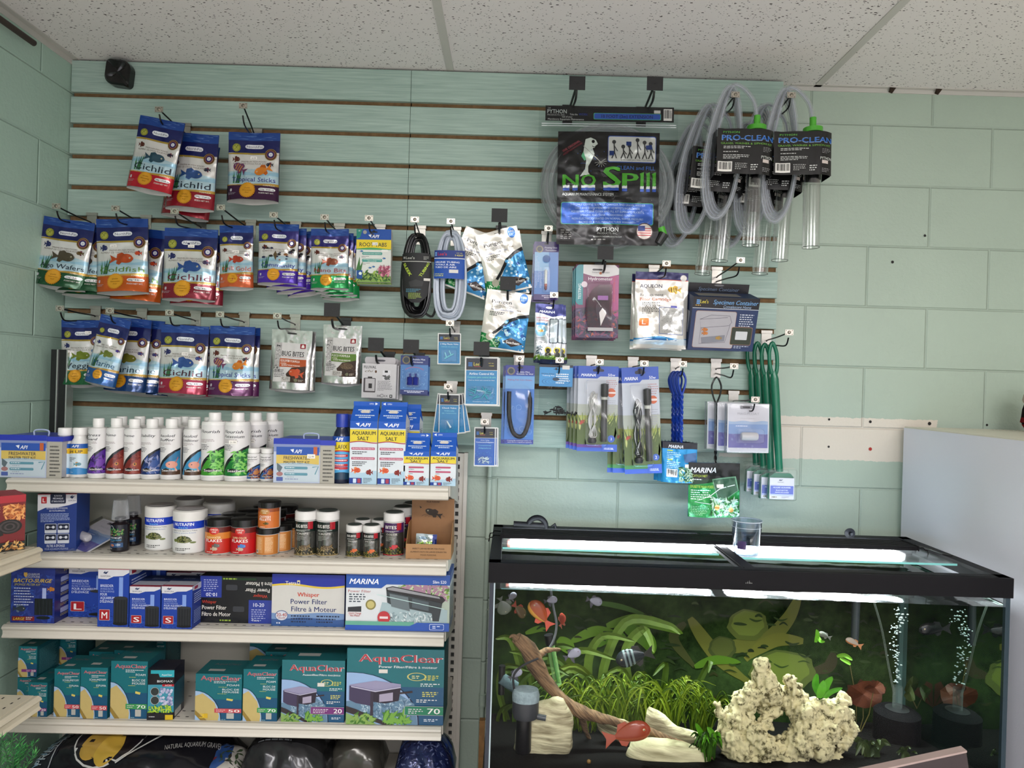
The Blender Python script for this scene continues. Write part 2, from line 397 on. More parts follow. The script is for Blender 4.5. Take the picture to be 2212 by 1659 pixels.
# ================================================================ ROOM
XL, XR, YR, ZC = -1.48, 3.4, -5.6, 2.627
def nodes(name):
    m = bpy.data.materials.new(name); m.use_nodes = True
    return m, m.node_tree.nodes, m.node_tree.links, m.node_tree.nodes['Principled BSDF']
def math_(N, L, op, a, b=None, c=None):
    n = N.new('ShaderNodeMath'); n.operation = op
    for i, v in enumerate((a, b, c)):
        if v is None: continue
        if isinstance(v, (int, float)): n.inputs[i].default_value = v
        else: L.new(v, n.inputs[i])
    return n.outputs[0]
def block_mat(name, axis, col, x0=1.381, z0=1.8946, patch=False):
    m, N, L, b = nodes(name)
    tc = N.new('ShaderNodeTexCoord'); sp = N.new('ShaderNodeSeparateXYZ'); L.new(tc.outputs['Object'], sp.inputs[0])
    cb = N.new('ShaderNodeCombineXYZ')
    h = math_(N, L, 'ADD', sp.outputs[axis], -x0+40*.4064); v = math_(N, L, 'ADD', sp.outputs[2], -z0+40*.2032)
    L.new(h, cb.inputs[0]); L.new(v, cb.inputs[1])
    br = N.new('ShaderNodeTexBrick'); L.new(cb.outputs[0], br.inputs[0])
    br.offset = .5; br.offset_frequency = 2; br.inputs['Scale'].default_value = 1; br.inputs['Brick Width'].default_value = .4064
    br.inputs['Row Height'].default_value = .2032; br.inputs['Mortar Size'].default_value = .005; br.inputs['Mortar Smooth'].default_value = .9
    n1 = N.new('ShaderNodeTexNoise'); n1.inputs['Scale'].default_value = 3; n1.inputs['Detail'].default_value = 3; L.new(tc.outputs['Object'], n1.inputs[0])
    n2 = N.new('ShaderNodeTexNoise'); n2.inputs['Scale'].default_value = 110; n2.inputs['Detail'].default_value = 3; L.new(tc.outputs['Object'], n2.inputs[0])
    n3 = N.new('ShaderNodeTexNoise'); n3.inputs['Scale'].default_value = 38; n3.inputs['Detail'].default_value = 5; L.new(tc.outputs['Object'], n3.inputs[0])
    pits = math_(N, L, 'GREATER_THAN', n3.outputs[0], .695)
    c = lin(col); mx = N.new('ShaderNodeMix'); mx.data_type = 'RGBA'; L.new(n1.outputs[0], mx.inputs[0])
    mx.inputs[6].default_value = (*[x*.93 for x in c], 1); mx.inputs[7].default_value = (*[x*1.07 for x in c], 1)
    o = mx.outputs[2]
    if patch:
        w = N.new('ShaderNodeTexNoise'); w.inputs['Scale'].default_value = 60; L.new(tc.outputs['Object'], w.inputs[0])
        wz = math_(N, L, 'MULTIPLY_ADD', w.outputs[0], .012, -.006)
        zz = math_(N, L, 'ADD', sp.outputs[2], wz); xx = math_(N, L, 'ADD', sp.outputs[0], wz)
        k = math_(N, L, 'MULTIPLY', math_(N, L, 'GREATER_THAN', zz, 1.378), math_(N, L, 'LESS_THAN', zz, 1.521))
        k = math_(N, L, 'MULTIPLY', k, math_(N, L, 'MULTIPLY', math_(N, L, 'LESS_THAN', xx, 1.428), math_(N, L, 'GREATER_THAN', xx, .7)))
        m2 = N.new('ShaderNodeMix'); m2.data_type = 'RGBA'; L.new(k, m2.inputs[0]); L.new(o, m2.inputs[6]); m2.inputs[7].default_value = (*lin('d0c7b8'), 1)
        o = m2.outputs[2]
    L.new(o, b.inputs['Base Color']); b.inputs['Roughness'].default_value = .42
    hh = math_(N, L, 'MULTIPLY_ADD', br.outputs['Fac'], -1.0, n2.outputs[0])
    hh = math_(N, L, 'MULTIPLY_ADD', br.outputs['Fac'], -2.2, math_(N, L, 'MULTIPLY_ADD', pits, -.45, math_(N, L, 'MULTIPLY_ADD', n2.outputs[0], .45, math_(N, L, 'MULTIPLY', n3.outputs[0], .6))))
    bp = N.new('ShaderNodeBump'); bp.inputs['Strength'].default_value = .6; bp.inputs['Distance'].default_value = .0035
    L.new(hh, bp.inputs['Height']); L.new(bp.outputs[0], b.inputs['Normal'])
    return m
MB = block_mat('painted_block_back', 0, 'a6b5a5', patch=True)
ML = block_mat('painted_block_left', 1, 'a6c0b0', x0=-.19, z0=1.9066)
MR = block_mat('painted_block_plain', 1, 'c4c8c0')
def struct(g, name): o = g.build(name); o['kind'] = 'structure'; return o
struct(G().box(XL-.2, XR+.2, 0, .2, 0, ZC+.2, MB), 'wall_back')
struct(G().box(XL-.2, XL, YR, 0, 0, ZC+.2, ML), 'wall_left')
struct(G().box(XR, XR+.2, YR, 0, 0, ZC+.2, MR), 'wall_right')
g = G(); wx0, wx1, wz0, wz1 = -1.25, 3.05, .3, 2.42
for a in ((XL-.2, wx0, 0, ZC+.2), (wx1, XR+.2, 0, ZC+.2), (wx0, wx1, 0, wz0), (wx0, wx1, wz1, ZC+.2)): g.box(a[0], a[1], YR-.2, YR, a[2], a[3], MR)
struct(g, 'wall_front')
g = G()
for a in ((wx0, wx0+.05, wz0, wz1), (wx1-.05, wx1, wz0, wz1), (wx0, wx1, wz0, wz0+.05), (wx0, wx1, wz1-.05, wz1), (.1, .15, wz0, wz1), (1.6, 1.65, wz0, wz1)): g.box(a[0], a[1], YR-.12, YR-.06, a[2], a[3], M('d8d8d4', 'enamel'))
g.box(wx0, wx1, YR-.1, YR-.095, wz0, wz1, M('ffffff', 'glass')); struct(g, 'window_1')
mf, N, L, b = nodes('vinyl_floor'); b.inputs['Roughness'].default_value = .4
ch = N.new('ShaderNodeTexChecker'); tc = N.new('ShaderNodeTexCoord'); L.new(tc.outputs['Object'], ch.inputs[0]); ch.inputs['Scale'].default_value = 3.28
ch.inputs[1].default_value = (.62, .57, .54, 1); ch.inputs[2].default_value = (.54, .5, .47, 1); L.new(ch.outputs[0], b.inputs['Base Color'])
struct(G().box(XL-.2, XR+.2, YR-.2, .2, -.1, 0, mf), 'floor')
mc, N, L, b = nodes('acoustic_tile'); b.inputs['Roughness'].default_value = .9; b.inputs['Specular IOR Level'].default_value = .1
tc = N.new('ShaderNodeTexCoord'); mp = N.new('ShaderNodeMapping'); mp.inputs['Rotation'].default_value = (0, 0, .7); mp.inputs['Scale'].default_value = (1, 1.9, 1)
L.new(tc.outputs['Object'], mp.inputs[0])
def spots(scale, rad, thr, seed):
    v = N.new('ShaderNodeTexVoronoi'); v.inputs['Scale'].default_value = scale; mq = N.new('ShaderNodeMapping'); mq.inputs['Location'].default_value = (seed, seed*.7, .37)
    L.new(mp.outputs[0], mq.inputs[0]); L.new(mq.outputs[0], v.inputs[0])
    s2 = N.new('ShaderNodeSeparateColor'); L.new(v.outputs['Color'], s2.inputs[0])
    r = math_(N, L, 'MULTIPLY', s2.outputs[0], rad)
    return math_(N, L, 'MULTIPLY', math_(N, L, 'LESS_THAN', v.outputs['Distance'], r), math_(N, L, 'GREATER_THAN', s2.outputs[1], thr))
k = math_(N, L, 'MAXIMUM', spots(75, .3, .45, 0), spots(110, .26, .3, 3.3))
k = math_(N, L, 'MAXIMUM', k, spots(42, .2, .5, 7.1))
mx = N.new('ShaderNodeMix'); mx.data_type = 'RGBA'; L.new(k, mx.inputs[0]); mx.inputs[6].default_value = (*lin('e6e0dc'), 1); mx.inputs[7].default_value = (*lin('4b443e'), 1)
L.new(mx.outputs[2], b.inputs['Base Color'])
bp = N.new('ShaderNodeBump'); bp.inputs['Strength'].default_value = .6; bp.inputs['Distance'].default_value = .002; bp.invert = True
L.new(k, bp.inputs['Height']); L.new(bp.outputs[0], b.inputs['Normal'])
struct(G().box(XL-.2, XR+.2, YR-.2, .2, ZC, ZC+.1, mc), 'ceiling')
tb = M('c2beb6', 'enamel'); n = 1
for x in (-.234, .99, 2.214): struct(G().box(x-.012, x+.012, YR, -.001, ZC-.003, ZC+.001, tb), 'trim_%d' % n); n += 1
for y in (-1.22, -2.44, -3.66, -4.88): struct(G().box(XL, XR, y-.012, y+.012, ZC-.003, ZC+.001, tb), 'trim_%d' % n); n += 1
struct(G().box(XL, XL+.022, YR, 0, ZC-.003, ZC+.001, tb).box(XL, XL+.003, YR, 0, ZC-.02, ZC, tb), 'trim_%d' % n); n += 1
struct(G().box(.9, XR, -.018, -.001, ZC-.003, ZC+.001, tb).box(.9, XR, -.003, 0, ZC-.016, ZC, tb), 'trim_%d' % n)
for x, y, la in ((-.25, -2.9, 'above the shelving aisle'), (1.9, -2.9, 'towards the right wall'), (.8, -4.5, 'near the shop window')):
    t = empty('ceiling_light', (x, y, ZC)); tag(t, 'recessed ceiling light panel '+la, 'light')
    G().box(-.61, .61, -.3, .3, -.02, -.001, tb).build('frame', t); G().box(-.57, .57, -.26, .26, -.024, -.0201, M('f4f4ee', 'glow')).build('diffuser', t)
# screw holes and chips in the painted wall
for px, py, r in ((1928, 566, .005), (1998, 509, .0045), (1791, 906, .004), (1880, 911, .005), (2008, 915, .006), (1790, 965, .004), (2132, 918, .004)):
    p = W(px, py, -.001); g = G(); g.v = []; g.add([(p.x+r*math.cos(a*.785), -.0012, p.z+r*math.sin(a*.785)) for a in range(8)], [tuple(range(8))], M('1d1a18', 'print'))
    o = g.build('screw_hole'); tag(o, None, None); o['kind'] = 'structure'; o.name = 'wall_hole'
p = W(1880, 970, -.001); o = G().add([(p.x+.006*math.cos(a*.785), -.0012, p.z+.006*math.sin(a*.785)) for a in range(8)], [tuple(range(8))], M('a03028', 'print')).build('wall_plug'); o['kind'] = 'structure'
for px, py in ((1930, 196), (2030, 197)):
    p = W(px, py, -.02); o = G().add([(p.x-.012, -.02, ZC-.004), (p.x+.01, -.018, ZC-.004), (p.x+.004, -.004, ZC-.018), (p.x-.008, -.004, ZC-.014)], [(0, 1, 2, 3)], M('3a3028', 'rough')).build('wall_chip'); o['kind'] = 'structure'
# ---------------------------------------------------------------- slat wall
YS = -.045
ms, N, L, b = nodes('brushed_mint_slat'); tc = N.new('ShaderNodeTexCoord')
mp = N.new('ShaderNodeMapping'); mp.inputs['Scale'].default_value = (2.2, 1, 55); L.new(tc.outputs['Object'], mp.inputs[0])
n1 = N.new('ShaderNodeTexNoise'); n1.inputs['Scale'].default_value = 3.2; n1.inputs['Detail'].default_value = 5; n1.inputs['Distortion'].default_value = .5; L.new(mp.outputs[0], n1.inputs[0])
n2 = N.new('ShaderNodeTexNoise'); n2.inputs['Scale'].default_value = 2.2; n2.inputs['Detail'].default_value = 2; L.new(tc.outputs['Object'], n2.inputs[0])
cr = N.new('ShaderNodeValToRGB'); cr.color_ramp.elements[0].position = .3; cr.color_ramp.elements[1].position = .68
cr.color_ramp.elements[0].color = (*lin('869e93'), 1); cr.color_ramp.elements[1].color = (*lin('b0c5b9'), 1)
s = math_(N, L, 'MULTIPLY_ADD', n1.outputs[0], .6, math_(N, L, 'MULTIPLY', n2.outputs[0], .4)); L.new(s, cr.inputs[0]); L.new(cr.outputs[0], b.inputs['Base Color'])
b.inputs['Roughness'].default_value = .5; bp = N.new('ShaderNodeBump'); bp.inputs['Strength'].default_value = .3; bp.inputs['Distance'].default_value = .001
L.new(n1.outputs[0], bp.inputs['Height']); L.new(bp.outputs[0], b.inputs['Normal'])
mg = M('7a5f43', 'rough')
for x0, x1, lab in ((XL+.003, -.3615, 'mint painted slatwall panel left of the seam, under the black wall speaker'), (-.36, .862, 'mint painted slatwall panel right of the seam, ending at the bare block wall')):
    g = G(); zs = [ZC-.006]+[2.510-.1017*k for k in range(11)]+[1.3945]
    for k in range(12):
        top = zs[k]-(.008 if k else 0); bot = zs[k+1]+(.008 if k < 11 else 0)
        # bevelled board
        y0, y1 = YS, YS+.016; e = .0015
        g.add([(x0, y, z) for y, z in ((y1, bot), (y0+e, bot), (y0, bot+e), (y0, top-e), (y0+e, top), (y1, top))]+[(x1, y, z) for y, z in ((y1, bot), (y0+e, bot), (y0, bot+e), (y0, top-e), (y0+e, top), (y1, top))],
              [(0, 1, 7, 6), (1, 2, 8, 7), (2, 3, 9, 8), (3, 4, 10, 9), (4, 5, 11, 10), (0, 5, 4, 3, 2, 1), (6, 7, 8, 9, 10, 11)], ms)
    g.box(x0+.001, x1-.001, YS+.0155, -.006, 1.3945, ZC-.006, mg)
    tag(g.build('slatwall_panel'), lab, 'slatwall')
# ---------------------------------------------------------------- hooks
def hook(px, py, bx, by, what, L_=.19, black=False, up=.022):
    p = W(px, py, YS-L_); b = W(bx, by, YS)
    t = empty('display_hook', (b.x, YS, b.z)); tag(t, '%s display hook %s' % ('black plastic-tipped' if black else 'chrome-tipped', what), 'hook', 'display hooks on the slatwall')
    d = p-b; met = M('a8a49c', 'metal') if not black else M('151515', 'plastic'); wr = M('2b2a2a', 'metal') if not black else M('161616', 'plastic'); r = .0024 if not black else .0036
    bz = -.036
    g = G().box(-.016, .016, -.004, .0, -.05, .004, met).box(-.018, .018, -.007, .008, .002, .012, met); g.box(-.014, .014, -.006, -.0035, -.03, -.02, met)
    if not black: g.lathe([(.003, 0), (.003, .002)], M('303030', 'metal'), 8); 
    g.build('bracket', t)
    w0 = Vector((0, -.004, -.024)); w1 = Vector((d.x, -L_+.002, d.z))
    G().tube(smooth_pts([w0, w0+Vector((0, -.012, .004)), w0.lerp(w1, .5), w1], 5), r, wr, 8).build('price_arm', t, True)
    q = Vector((d.x*.86, -L_*.86, d.z*.5+bz-.006)); e = q+Vector((d.x*.07, -.022, up))
    G().tube(smooth_pts([Vector((0, -.004, bz)), Vector((0, -.004, bz)).lerp(q, .5), q, e], 6), r, wr, 8).build('peg', t, True)
    a, c = (.0125, .0085) if not black else (.024, .0205)
    g = G().prism([(d.x-a, d.z-c), (d.x+a, d.z-c), (d.x+a, d.z+c), (d.x-a, d.z+c)], -L_, -L_+.002, M('bdb6aa', 'metal') if not black else M('1c1b1b', 'rubber'))
    if not black:
        g.v; n0 = len(g.v); h = G().lathe([(.0052, 0), (.0048, .0016), (.003, .003), (.0004, .0034)], M('7c7469', 'metal'), 12)
        g.add([(d.x+x, -L_-z, d.z+y) for x, y, z in h.v], h.f, M('8c8478', 'metal'))
        for sx in (-1, 1):
            for sz in (-1, 1): g.add([(d.x+sx*.009+.0013*math.cos(k*1.05), -L_-.0002, d.z+sz*.0056+.0013*math.sin(k*1.05)) for k in range(6)], [tuple(range(6))], M('2c2824', 'print'))
    else:
        g.tube([(d.x+.001, -L_-.001, d.z-.0), (d.x+.001, -L_-.002, d.z)], .0016, M('0c0c0c', 'plastic'), 6)
    g.build('price_plate', t)
    return t, p, b
HK = [ # plate px, bracket px, description, length, black
 (343, 236, 402, 275, 'holding the two tilted red-bottomed pouches under the ceiling speaker', .19, 0),
 (525, 228, 556, 287, 'holding the single purple-bottomed pouch at the top of the wall', .19, 0),
 (121, 445, 200, 468, 'holding the green wafer pouches beside the left wall', .19, 0),
 (249, 450, 317, 473, 'holding the orange goldfish pouches', .19, 0),
 (377, 456, 436, 478, 'holding the dark red pouches of the upper pouch row', .19, 0),
 (477, 448, 543, 483, 'holding the small narrow orange pouch', .19, 0),
 (591, 464, 640, 487, 'holding the stack of violet pouches', .19, 0),
 (701, 469, 734, 491, 'holding the stack of small green-bottomed pouches', .19, 0),
 (797, 471, 822, 493, 'holding the yellow and blue plant tablet cards', .19, 0),
 (896, 474, 909, 496, 'holding the coil of black tubing', .19, 0),
 (974, 478, 985, 499, 'holding the coil of clear tubing', .19, 0),
 (129, 666, 208, 669, 'holding the green-bottomed pouch low beside the left wall', .19, 0),
 (237, 671, 308, 674, 'holding the leaning teal-bottomed pouches', .19, 0),
 (366, 675, 424, 679, 'holding the dark red pouches of the lower pouch row', .19, 0),
 (475, 679, 529, 682, 'holding the lower purple-bottomed pouches', .19, 0),
 (599, 682, 639, 687, 'holding the silver pouches with the orange panel', .19, 0),
 (717, 669, 748, 694, 'holding the silver pouch with the lime panel', .19, 1),
 (812, 744, 842, 768, 'holding the white filter pad boxes', .16, 1),
 (888, 748, 906, 770, 'holding the small blue airstone cards', .16, 1),
 (972, 698, 983, 702, 'holding the small valve card under the clear tubing', .15, 0),
 (968, 835, 977, 831, 'holding the fanned check valve cards', .16, 0),
 (1040, 753, 1046, 770, 'holding the airline kit cards', .17, 1),
 (1047, 911, 1051, 899, 'holding the lowest small cards of airline adapters', .16, 0),
 (1079, 465, 1083, 496, 'holding the upper tilted resin bags', .18, 1),
 (1097, 612, 1101, 634, 'holding the lower tilted resin bag', .18, 1),
 (1123, 775, 1121, 775, 'holding the long blue bendable air wall cards', .15, 0),
 (1185, 493, 1181, 508, 'holding the purple thermometer card', .16, 0),
 (1197, 637, 1186, 644, 'holding the slim filter cartridge bags', .15, 0),
 (1209, 778, 1203, 778, 'holding the bag of black airline fittings', .15, 0),
 (1295, 782, 1277, 776, 'holding the left stack of heater cards', .17, 0),
 (1392, 785, 1367, 779, 'holding the right stack of heater cards', .19, 0),
 (1475, 786, 1459, 782, 'holding the blue twisted net handles', .17, 0),
 (1586, 791, 1546, 783, 'holding the black twisted net handle', .19, 0),
 (1632, 863, 1584, 852, 'holding the magnet cleaner packs', .2, 0),
 (1440, 569, 1412, 581, 'holding the white filter cartridge bag', .19, 0),
 (1600, 562, 1548, 585, 'holding the dark blue specimen boxes', .22, 0),
 (1705, 718, 1655, 722, 'holding the green scraper handles at the edge of the slatwall', .19, 0),
 (1589, 204, 1546, 245, 'holding the left siphon kits', .24, 0),
 (1710, 205, 1660, 249, 'holding the right siphon kits', .24, 0),
 (1247, 179, 1226, 236, 'at the upper left of the big tubing bag', .22, 1),
 (1415, 180, 1385, 240, 'at the upper right of the big tubing bag', .22, 1),
 (1308, 546, 1296, 576, 'holding the hydrometer packs under the big tubing bag', .19, 1)]
for a in HK: hook(*a[:5], L_=a[5], black=bool(a[6]))
# ---------------------------------------------------------------- small fixtures
p = W(254, 156, YS-.03); t = empty('wall_speaker', (p.x, YS, p.z), (0, math.radians(6), 0)); tag(t, 'small glossy black square speaker with rounded corners mounted under the ceiling', 'speaker')
def rpoly(h, r1, r2, n=6):
    q = []
    for cx, cz, a0, r in ((1, 1, 0, r1), (-1, 1, 90, r2), (-1, -1, 180, r1), (1, -1, 270, r2)):
        for k in range(n+1):
            a = math.radians(a0+90*k/n); q.append((cx*(h-r)+r*math.cos(a), cz*(h-r)+r*math.sin(a)))
    return q
bk = M('0d0c0d', 'gloss'); G().prism(rpoly(.041, .03, .014), -.03, -.001, bk).build('housing', t)
q = rpoly(.040, .029, .013); g = G(); vs = []
for k, (s, dpt) in enumerate(((1, -.030), (.9, -.036), (.6, -.030), (.3, -.0285), (.02, -.034))):
    for i, (x, z) in enumerate(q):
        a = math.atan2(z, x); vs.append((x*s, dpt-(.006*abs(math.cos(2*a)) if k in (2, 3) else 0), z*s))
n = len(q); g.add(vs, [(k*n+i, k*n+(i+1) % n, (k+1)*n+(i+1) % n, (k+1)*n+i) for k in range(4) for i in range(n)], bk); g.build('front_cover', t, True)
p = W(28, 92, -.27); o = G().tube([(XL+.03, -1.1, p.z), (XL+.03, -.27, p.z)], .009, M('3a302a', 'rubber'), 14).box(XL, XL+.03, -.95, -.93, p.z-.01, p.z+.01, M('3a302a', 'rubber')).build('metal_rod', None, True)
tag(o, 'dark brown metal rod on the left wall near the ceiling', 'rod')
# conduit on the wall
a = W(1059, 985, -.02); b_ = W(1038, 1655, -.02); g = G().tube([(a.x, -.018, 1.42), (a.x-.004, -.018, .3)], .0085, MB, 12)
c = W(1043, 1513, -.02); g.tube([(a.x-.003, -.018, c.z+.02), (a.x-.003, -.018, c.z-.02)], .0115, MB, 12); tag(g.build('wall_conduit', None, True), 'thin mint painted conduit running down the block wall left of the aquarium', 'pipe')
# black upright strips at the left corner
p = W(140, 860, -.2)
t = empty('corner_upright', (0, 0, 0)); tag(t, 'black metal upright with pale edge strips in the left corner behind the bottles', 'upright')
x0 = W(121, 860, -.14).x; x1 = W(156, 860, -.14).x
G().box(x0, x1, -.17, -.14, .9, 1.665, M('141414', 'plastic')).build('post', t)
for f in (.38, .97): G().box(x0+(x1-x0)*f, x0+(x1-x0)*f+.004, -.173, -.14, .9, 1.665, M('c8c8c4', 'metal')).build('edge_strip', t)
# ---------------------------------------------------------------- shelving
WH = M('cac4b8', 'enamel'); HOLE = M('2a2826', 'print'); GB = M('d2cec2', 'enamel')
def slotted(parent, x0, x1, y, z0, z1, name='upright'):
    g = G(); w = x1-x0; cx = (x0+x1)/2; g.box(x0, x1, y+.006, y+.03, z0, z1, M('3a3a38', 'print')); g.box(x0, cx-.0055, y, y+.03, z0, z1, WH); g.box(cx+.0055, x1, y, y+.03, z0, z1, WH)
    z = z1
    while z > z0: g.box(cx-.0056, cx+.0056, y, y+.008, max(z0, z-.0115), z, WH); z -= .0254
    return g.build(name, parent)
t = empty('gondola_frame', (0, 0, 0)); tag(t, 'white shelving frame with grey back panel and slotted uprights', 'shelving')
G().box(-1.40, -.18, -.062, -.05, .12, 1.29, GB).build('back_panel', t)
slotted(t, -1.425, -1.389, -.075, .12, 1.29); slotted(t, -.186, -.148, -.075, .0, 1.37)
G().box(-.1475, -.136, -.08, -.04, 0, 1.372, WH).build('end_strip', t)
SHX0, SHX1, SHY = -1.387, -.167, -.414; SHC = (SHX0+SHX1)/2; SZ = {1: 1.304, 2: 1.095, 3: .899, 4: .6385, 5: .39}
def lip_profile(y): return [(y+.012, -.001), (y, 0), (y-.008, -.004), (y-.010, -.009), (y-.004, -.016), (y-.004, -.026), (y-.009, -.033), (y-.004, -.037), (y+.012, -.037)]
def shelf(k, label):
    t = empty('shelf', (SHC, 0, SZ[k]), (0, -.01, 0)); tag(t, label, 'shelf', 'white steel shelves of the main unit'); h = (SHX1-SHX0)/2
    g = G().box(-h, h, SHY+.012, -.076, -.03, 0, WH); vs = []
    for row, y in enumerate((SHY+.03, SHY+.065, SHY+.16, SHY+.26)):
        x = -h+.02+(row % 2)*.0
        while x < h-.02: vs.append((x, y)); x += .0254
    for x, y in vs: g.add([(x-.0045, y-.002, .0004), (x+.0045, y-.002, .0004), (x+.0045, y+.002, .0004), (x-.0045, y+.002, .0004)], [(0, 1, 2, 3)], HOLE)
    g.build('deck', t)
    P = lip_profile(SHY); n = len(P); g = G(); g.add([(-h, y, z) for y, z in P]+[(h, y, z) for y, z in P], [tuple(range(n)), tuple(range(n, 2*n))[::-1]]+[(i, i+n, (i+1) % n+n, (i+1) % n) for i in range(n)], WH); g.build('price_rail', t)
    for sx in (-1, 1): G().add([(sx*h, -.076, 0), (sx*h, SHY+.02, 0), (sx*h, SHY+.02, -.03), (sx*h, -.076, -.1)]+[(sx*(h+.003), -.076, 0), (sx*(h+.003), SHY+.02, 0), (sx*(h+.003), SHY+.02, -.03), (sx*(h+.003), -.076, -.1)], [(0, 1, 2, 3), (4, 7, 6, 5), (0, 4, 5, 1), (1, 5, 6, 2), (2, 6, 7, 3), (3, 7, 4, 0)], WH).build('bracket', t)
    return t
shelf(1, 'topmost white steel shelf, carrying the bottles and salt cartons')
shelf(2, 'white steel shelf second from the top, carrying the food jars')
shelf(3, 'white steel shelf third from the top, carrying the blue filter boxes')
shelf(4, 'white steel shelf fourth from the top, carrying the teal boxes')
t = empty('base_shelf', (SHC, 0, .39)); tag(t, 'lowest white shelf deck under the gravel bags', 'shelf'); G().box(-.61, .61, -.43, -.076, -.04, 0, WH).build('deck', t); G().box(-.61, .61, -.425, -.41, -.389, -.041, GB).build('kick_plate', t)
# second unit along the left wall
t2 = empty('side_gondola_frame', (0, 0, 0)); tag(t2, 'dark frame of the shelving run on the left wall, mostly outside the picture', 'shelving')
G().box(XL, XL+.03, -2.3, -1.1, .2, 1.3, M('2c302e', 'plastic')).build('back_panel', t2)
for z, lab, xx in ((1.153, 'upper white shelf end poking in at the left edge, carrying the red heater box', -1.181), (.7775, 'lower white shelf end poking in at the left edge below the heater box', -1.172), (.42, 'lowest white shelf of the left wall run, under the artificial plant', -1.172)):
    t = empty('side_shelf', (0, 0, z)); tag(t, lab, 'shelf'); y1, y0 = -.588, -2.2
    g = G().box(XL+.031, xx-.012, y0, y1, -.03, 0, M('c8bfa8', 'enamel'))
    for i in range(60):
        for x in (xx-.035, xx-.075, xx-.12, xx-.17, xx-.22):
            y = y1-.02-i*.026; g.add([(x-.002, y-.0045, .0004), (x+.002, y-.0045, .0004), (x+.002, y+.0045, .0004), (x-.002, y+.0045, .0004)], [(0, 1, 2, 3)], HOLE)
    g.build('deck', t)
    P = [(-(y-SHY)+xx, z_) for y, z_ in lip_profile(SHY)]; n = len(P)
    g = G().add([(x, y0, z_) for x, z_ in P]+[(x, y1, z_) for x, z_ in P], [tuple(range(n)), tuple(range(n, 2*n))[::-1]]+[(i, i+n, (i+1) % n+n, (i+1) % n) for i in range(n)], M('c8bfa8', 'enamel')); g.build('price_rail', t)
# ---------------------------------------------------------------- cabinet, plant, board at the right
XC = 1.30
t = empty('white_cabinet', (0, 0, 0)); tag(t, 'tall white cabinet with plain side standing right of the aquarium', 'cabinet')
zc = W(1953, 924, -.03).z
mcab, N, L, b = nodes('cabinet_white'); b.inputs['Base Color'].default_value = (*lin('dfdde6'), 1); b.inputs['Roughness'].default_value = .28
n_ = N.new('ShaderNodeTexNoise'); n_.inputs['Scale'].default_value = 220; bp = N.new('ShaderNodeBump'); bp.inputs['Strength'].default_value = .25; bp.inputs['Distance'].default_value = .001; L.new(n_.outputs[0], bp.inputs['Height']); L.new(bp.outputs[0], b.inputs['Normal'])
G().box(XC, 2.0, -1.25, -.03, 0, zc, mcab).build('body', t)
G().box(XC+.002, 2.0, -1.249, -.031, zc, zc+.004, M('d8d2c0', 'enamel')).build('top_panel', t)
g = G(); r = random.Random(3)
for i in range(26):
    px = r.uniform(2085, 2195); q = W(px, 932, -.1); x = q.x; y = -.12+r.uniform(-.05, .05); g.add([(x+r.uniform(-.008, .008), y+r.uniform(-.006, .006), zc+.0055) for _ in range(4)], [(0, 1, 2, 3)], M('4a3520', 'print'))
o = g.build('leaf_debris'); tag(o, 'brown crumbs of dried leaf on top of the white cabinet', 'debris', kind='stuff')
q = W(2222, 932, -.1); pz = zc+.004; t = empty('plaid_plant_pot', (q.x+.01, -.13, pz)); tag(t, 'potted plant in red and black plaid wrap cut off at the right edge', 'plant')
G().lathe([(.03, 0), (.05, .03), (.046, .07), (.04, .09)], M('14100f', 'rough'), 9).lathe([(.0515, .028), (.0475, .05)], M('6a1518', 'rough'), 9, cap=False).lathe([(.036, .005), (.047, .022)], M('6a1518', 'rough'), 9, cap=False).build('plaid_wrap', t)
G().lathe([(.043, .09), (.046, .1), (.042, .118)], M('b0a498', 'rough'), 14).build('rim', t)
g = G(); r = random.Random(5)
for i in range(16):
    a = r.uniform(0, 6.28); l = r.uniform(.02, .05); c = Vector((l*math.cos(a), l*.6*math.sin(a), .15+r.uniform(-.01, .02))); g.tube([(0, 0, .11), tuple(c*.6+Vector((0, 0, .05))), tuple(c)], .0012, 'leafstem' and M('2c4a1c', 'leaf'), 5)
    h = G().lathe([(.001, -.002), (.009, 0), (.001, .002)], M('3e5c22', 'leaf'), 8); g.add([Vector(v)+c for v in h.v], h.f, M('3e5c22', 'leaf'))
g.build('leaves', t)
p0 = W(1880, 1661, -1.1); p1 = W(2076, 1616, -1.1); p2 = W(2083, 1662, -1.1)
g = G().prism([(p0.x-.25, 0), (p0.x-.25, p0.z-.06), (p1.x, p1.z), (p2.x, p2.z), (p2.x+.02, .0)], -1.115, -1.1, M('2a2022', 'gloss'))
o = empty('dark_board', (0, 0, 0)); tag(o, 'dark glossy board with a pale edge in front of the aquarium at the lower right', 'board'); g.build('panel', o)
G().prism([(p0.x-.25, p0.z-.0595), (p0.x-.25, p0.z-.056), (p1.x+.0005, p1.z+.0035), (p1.x+.0005, p1.z)], -1.116, -1.0985, M('94807a', 'plastic')).build('edge_trim', o)
# ================================================================ HANGING GOODS
def put(o, px, py, y, tilt=0, yaw=0):
    """hang the origin of o at a photo pixel on depth plane y; tilt in degrees as seen in the photo (clockwise)"""
    o.location = W(px, py, y); o.rotation_euler = (0, math.radians(tilt)-ROLL, math.radians(yaw)); return o
def again(o, label, dx, dy, dz, dt=0, **k):
    """another piece of the same goods behind o; dx, dz in pixels, dy metres towards the wall"""
    c = copy_tree(o); s = SC(o.location.y); c.location = o.location+Vector((dx/s, dy, -dz/s)); c.rotation_euler = (o.rotation_euler[0], o.rotation_euler[1]+math.radians(dt), o.rotation_euler[2]); c['label'] = label
    return c
SILV = 'b4b2ae'
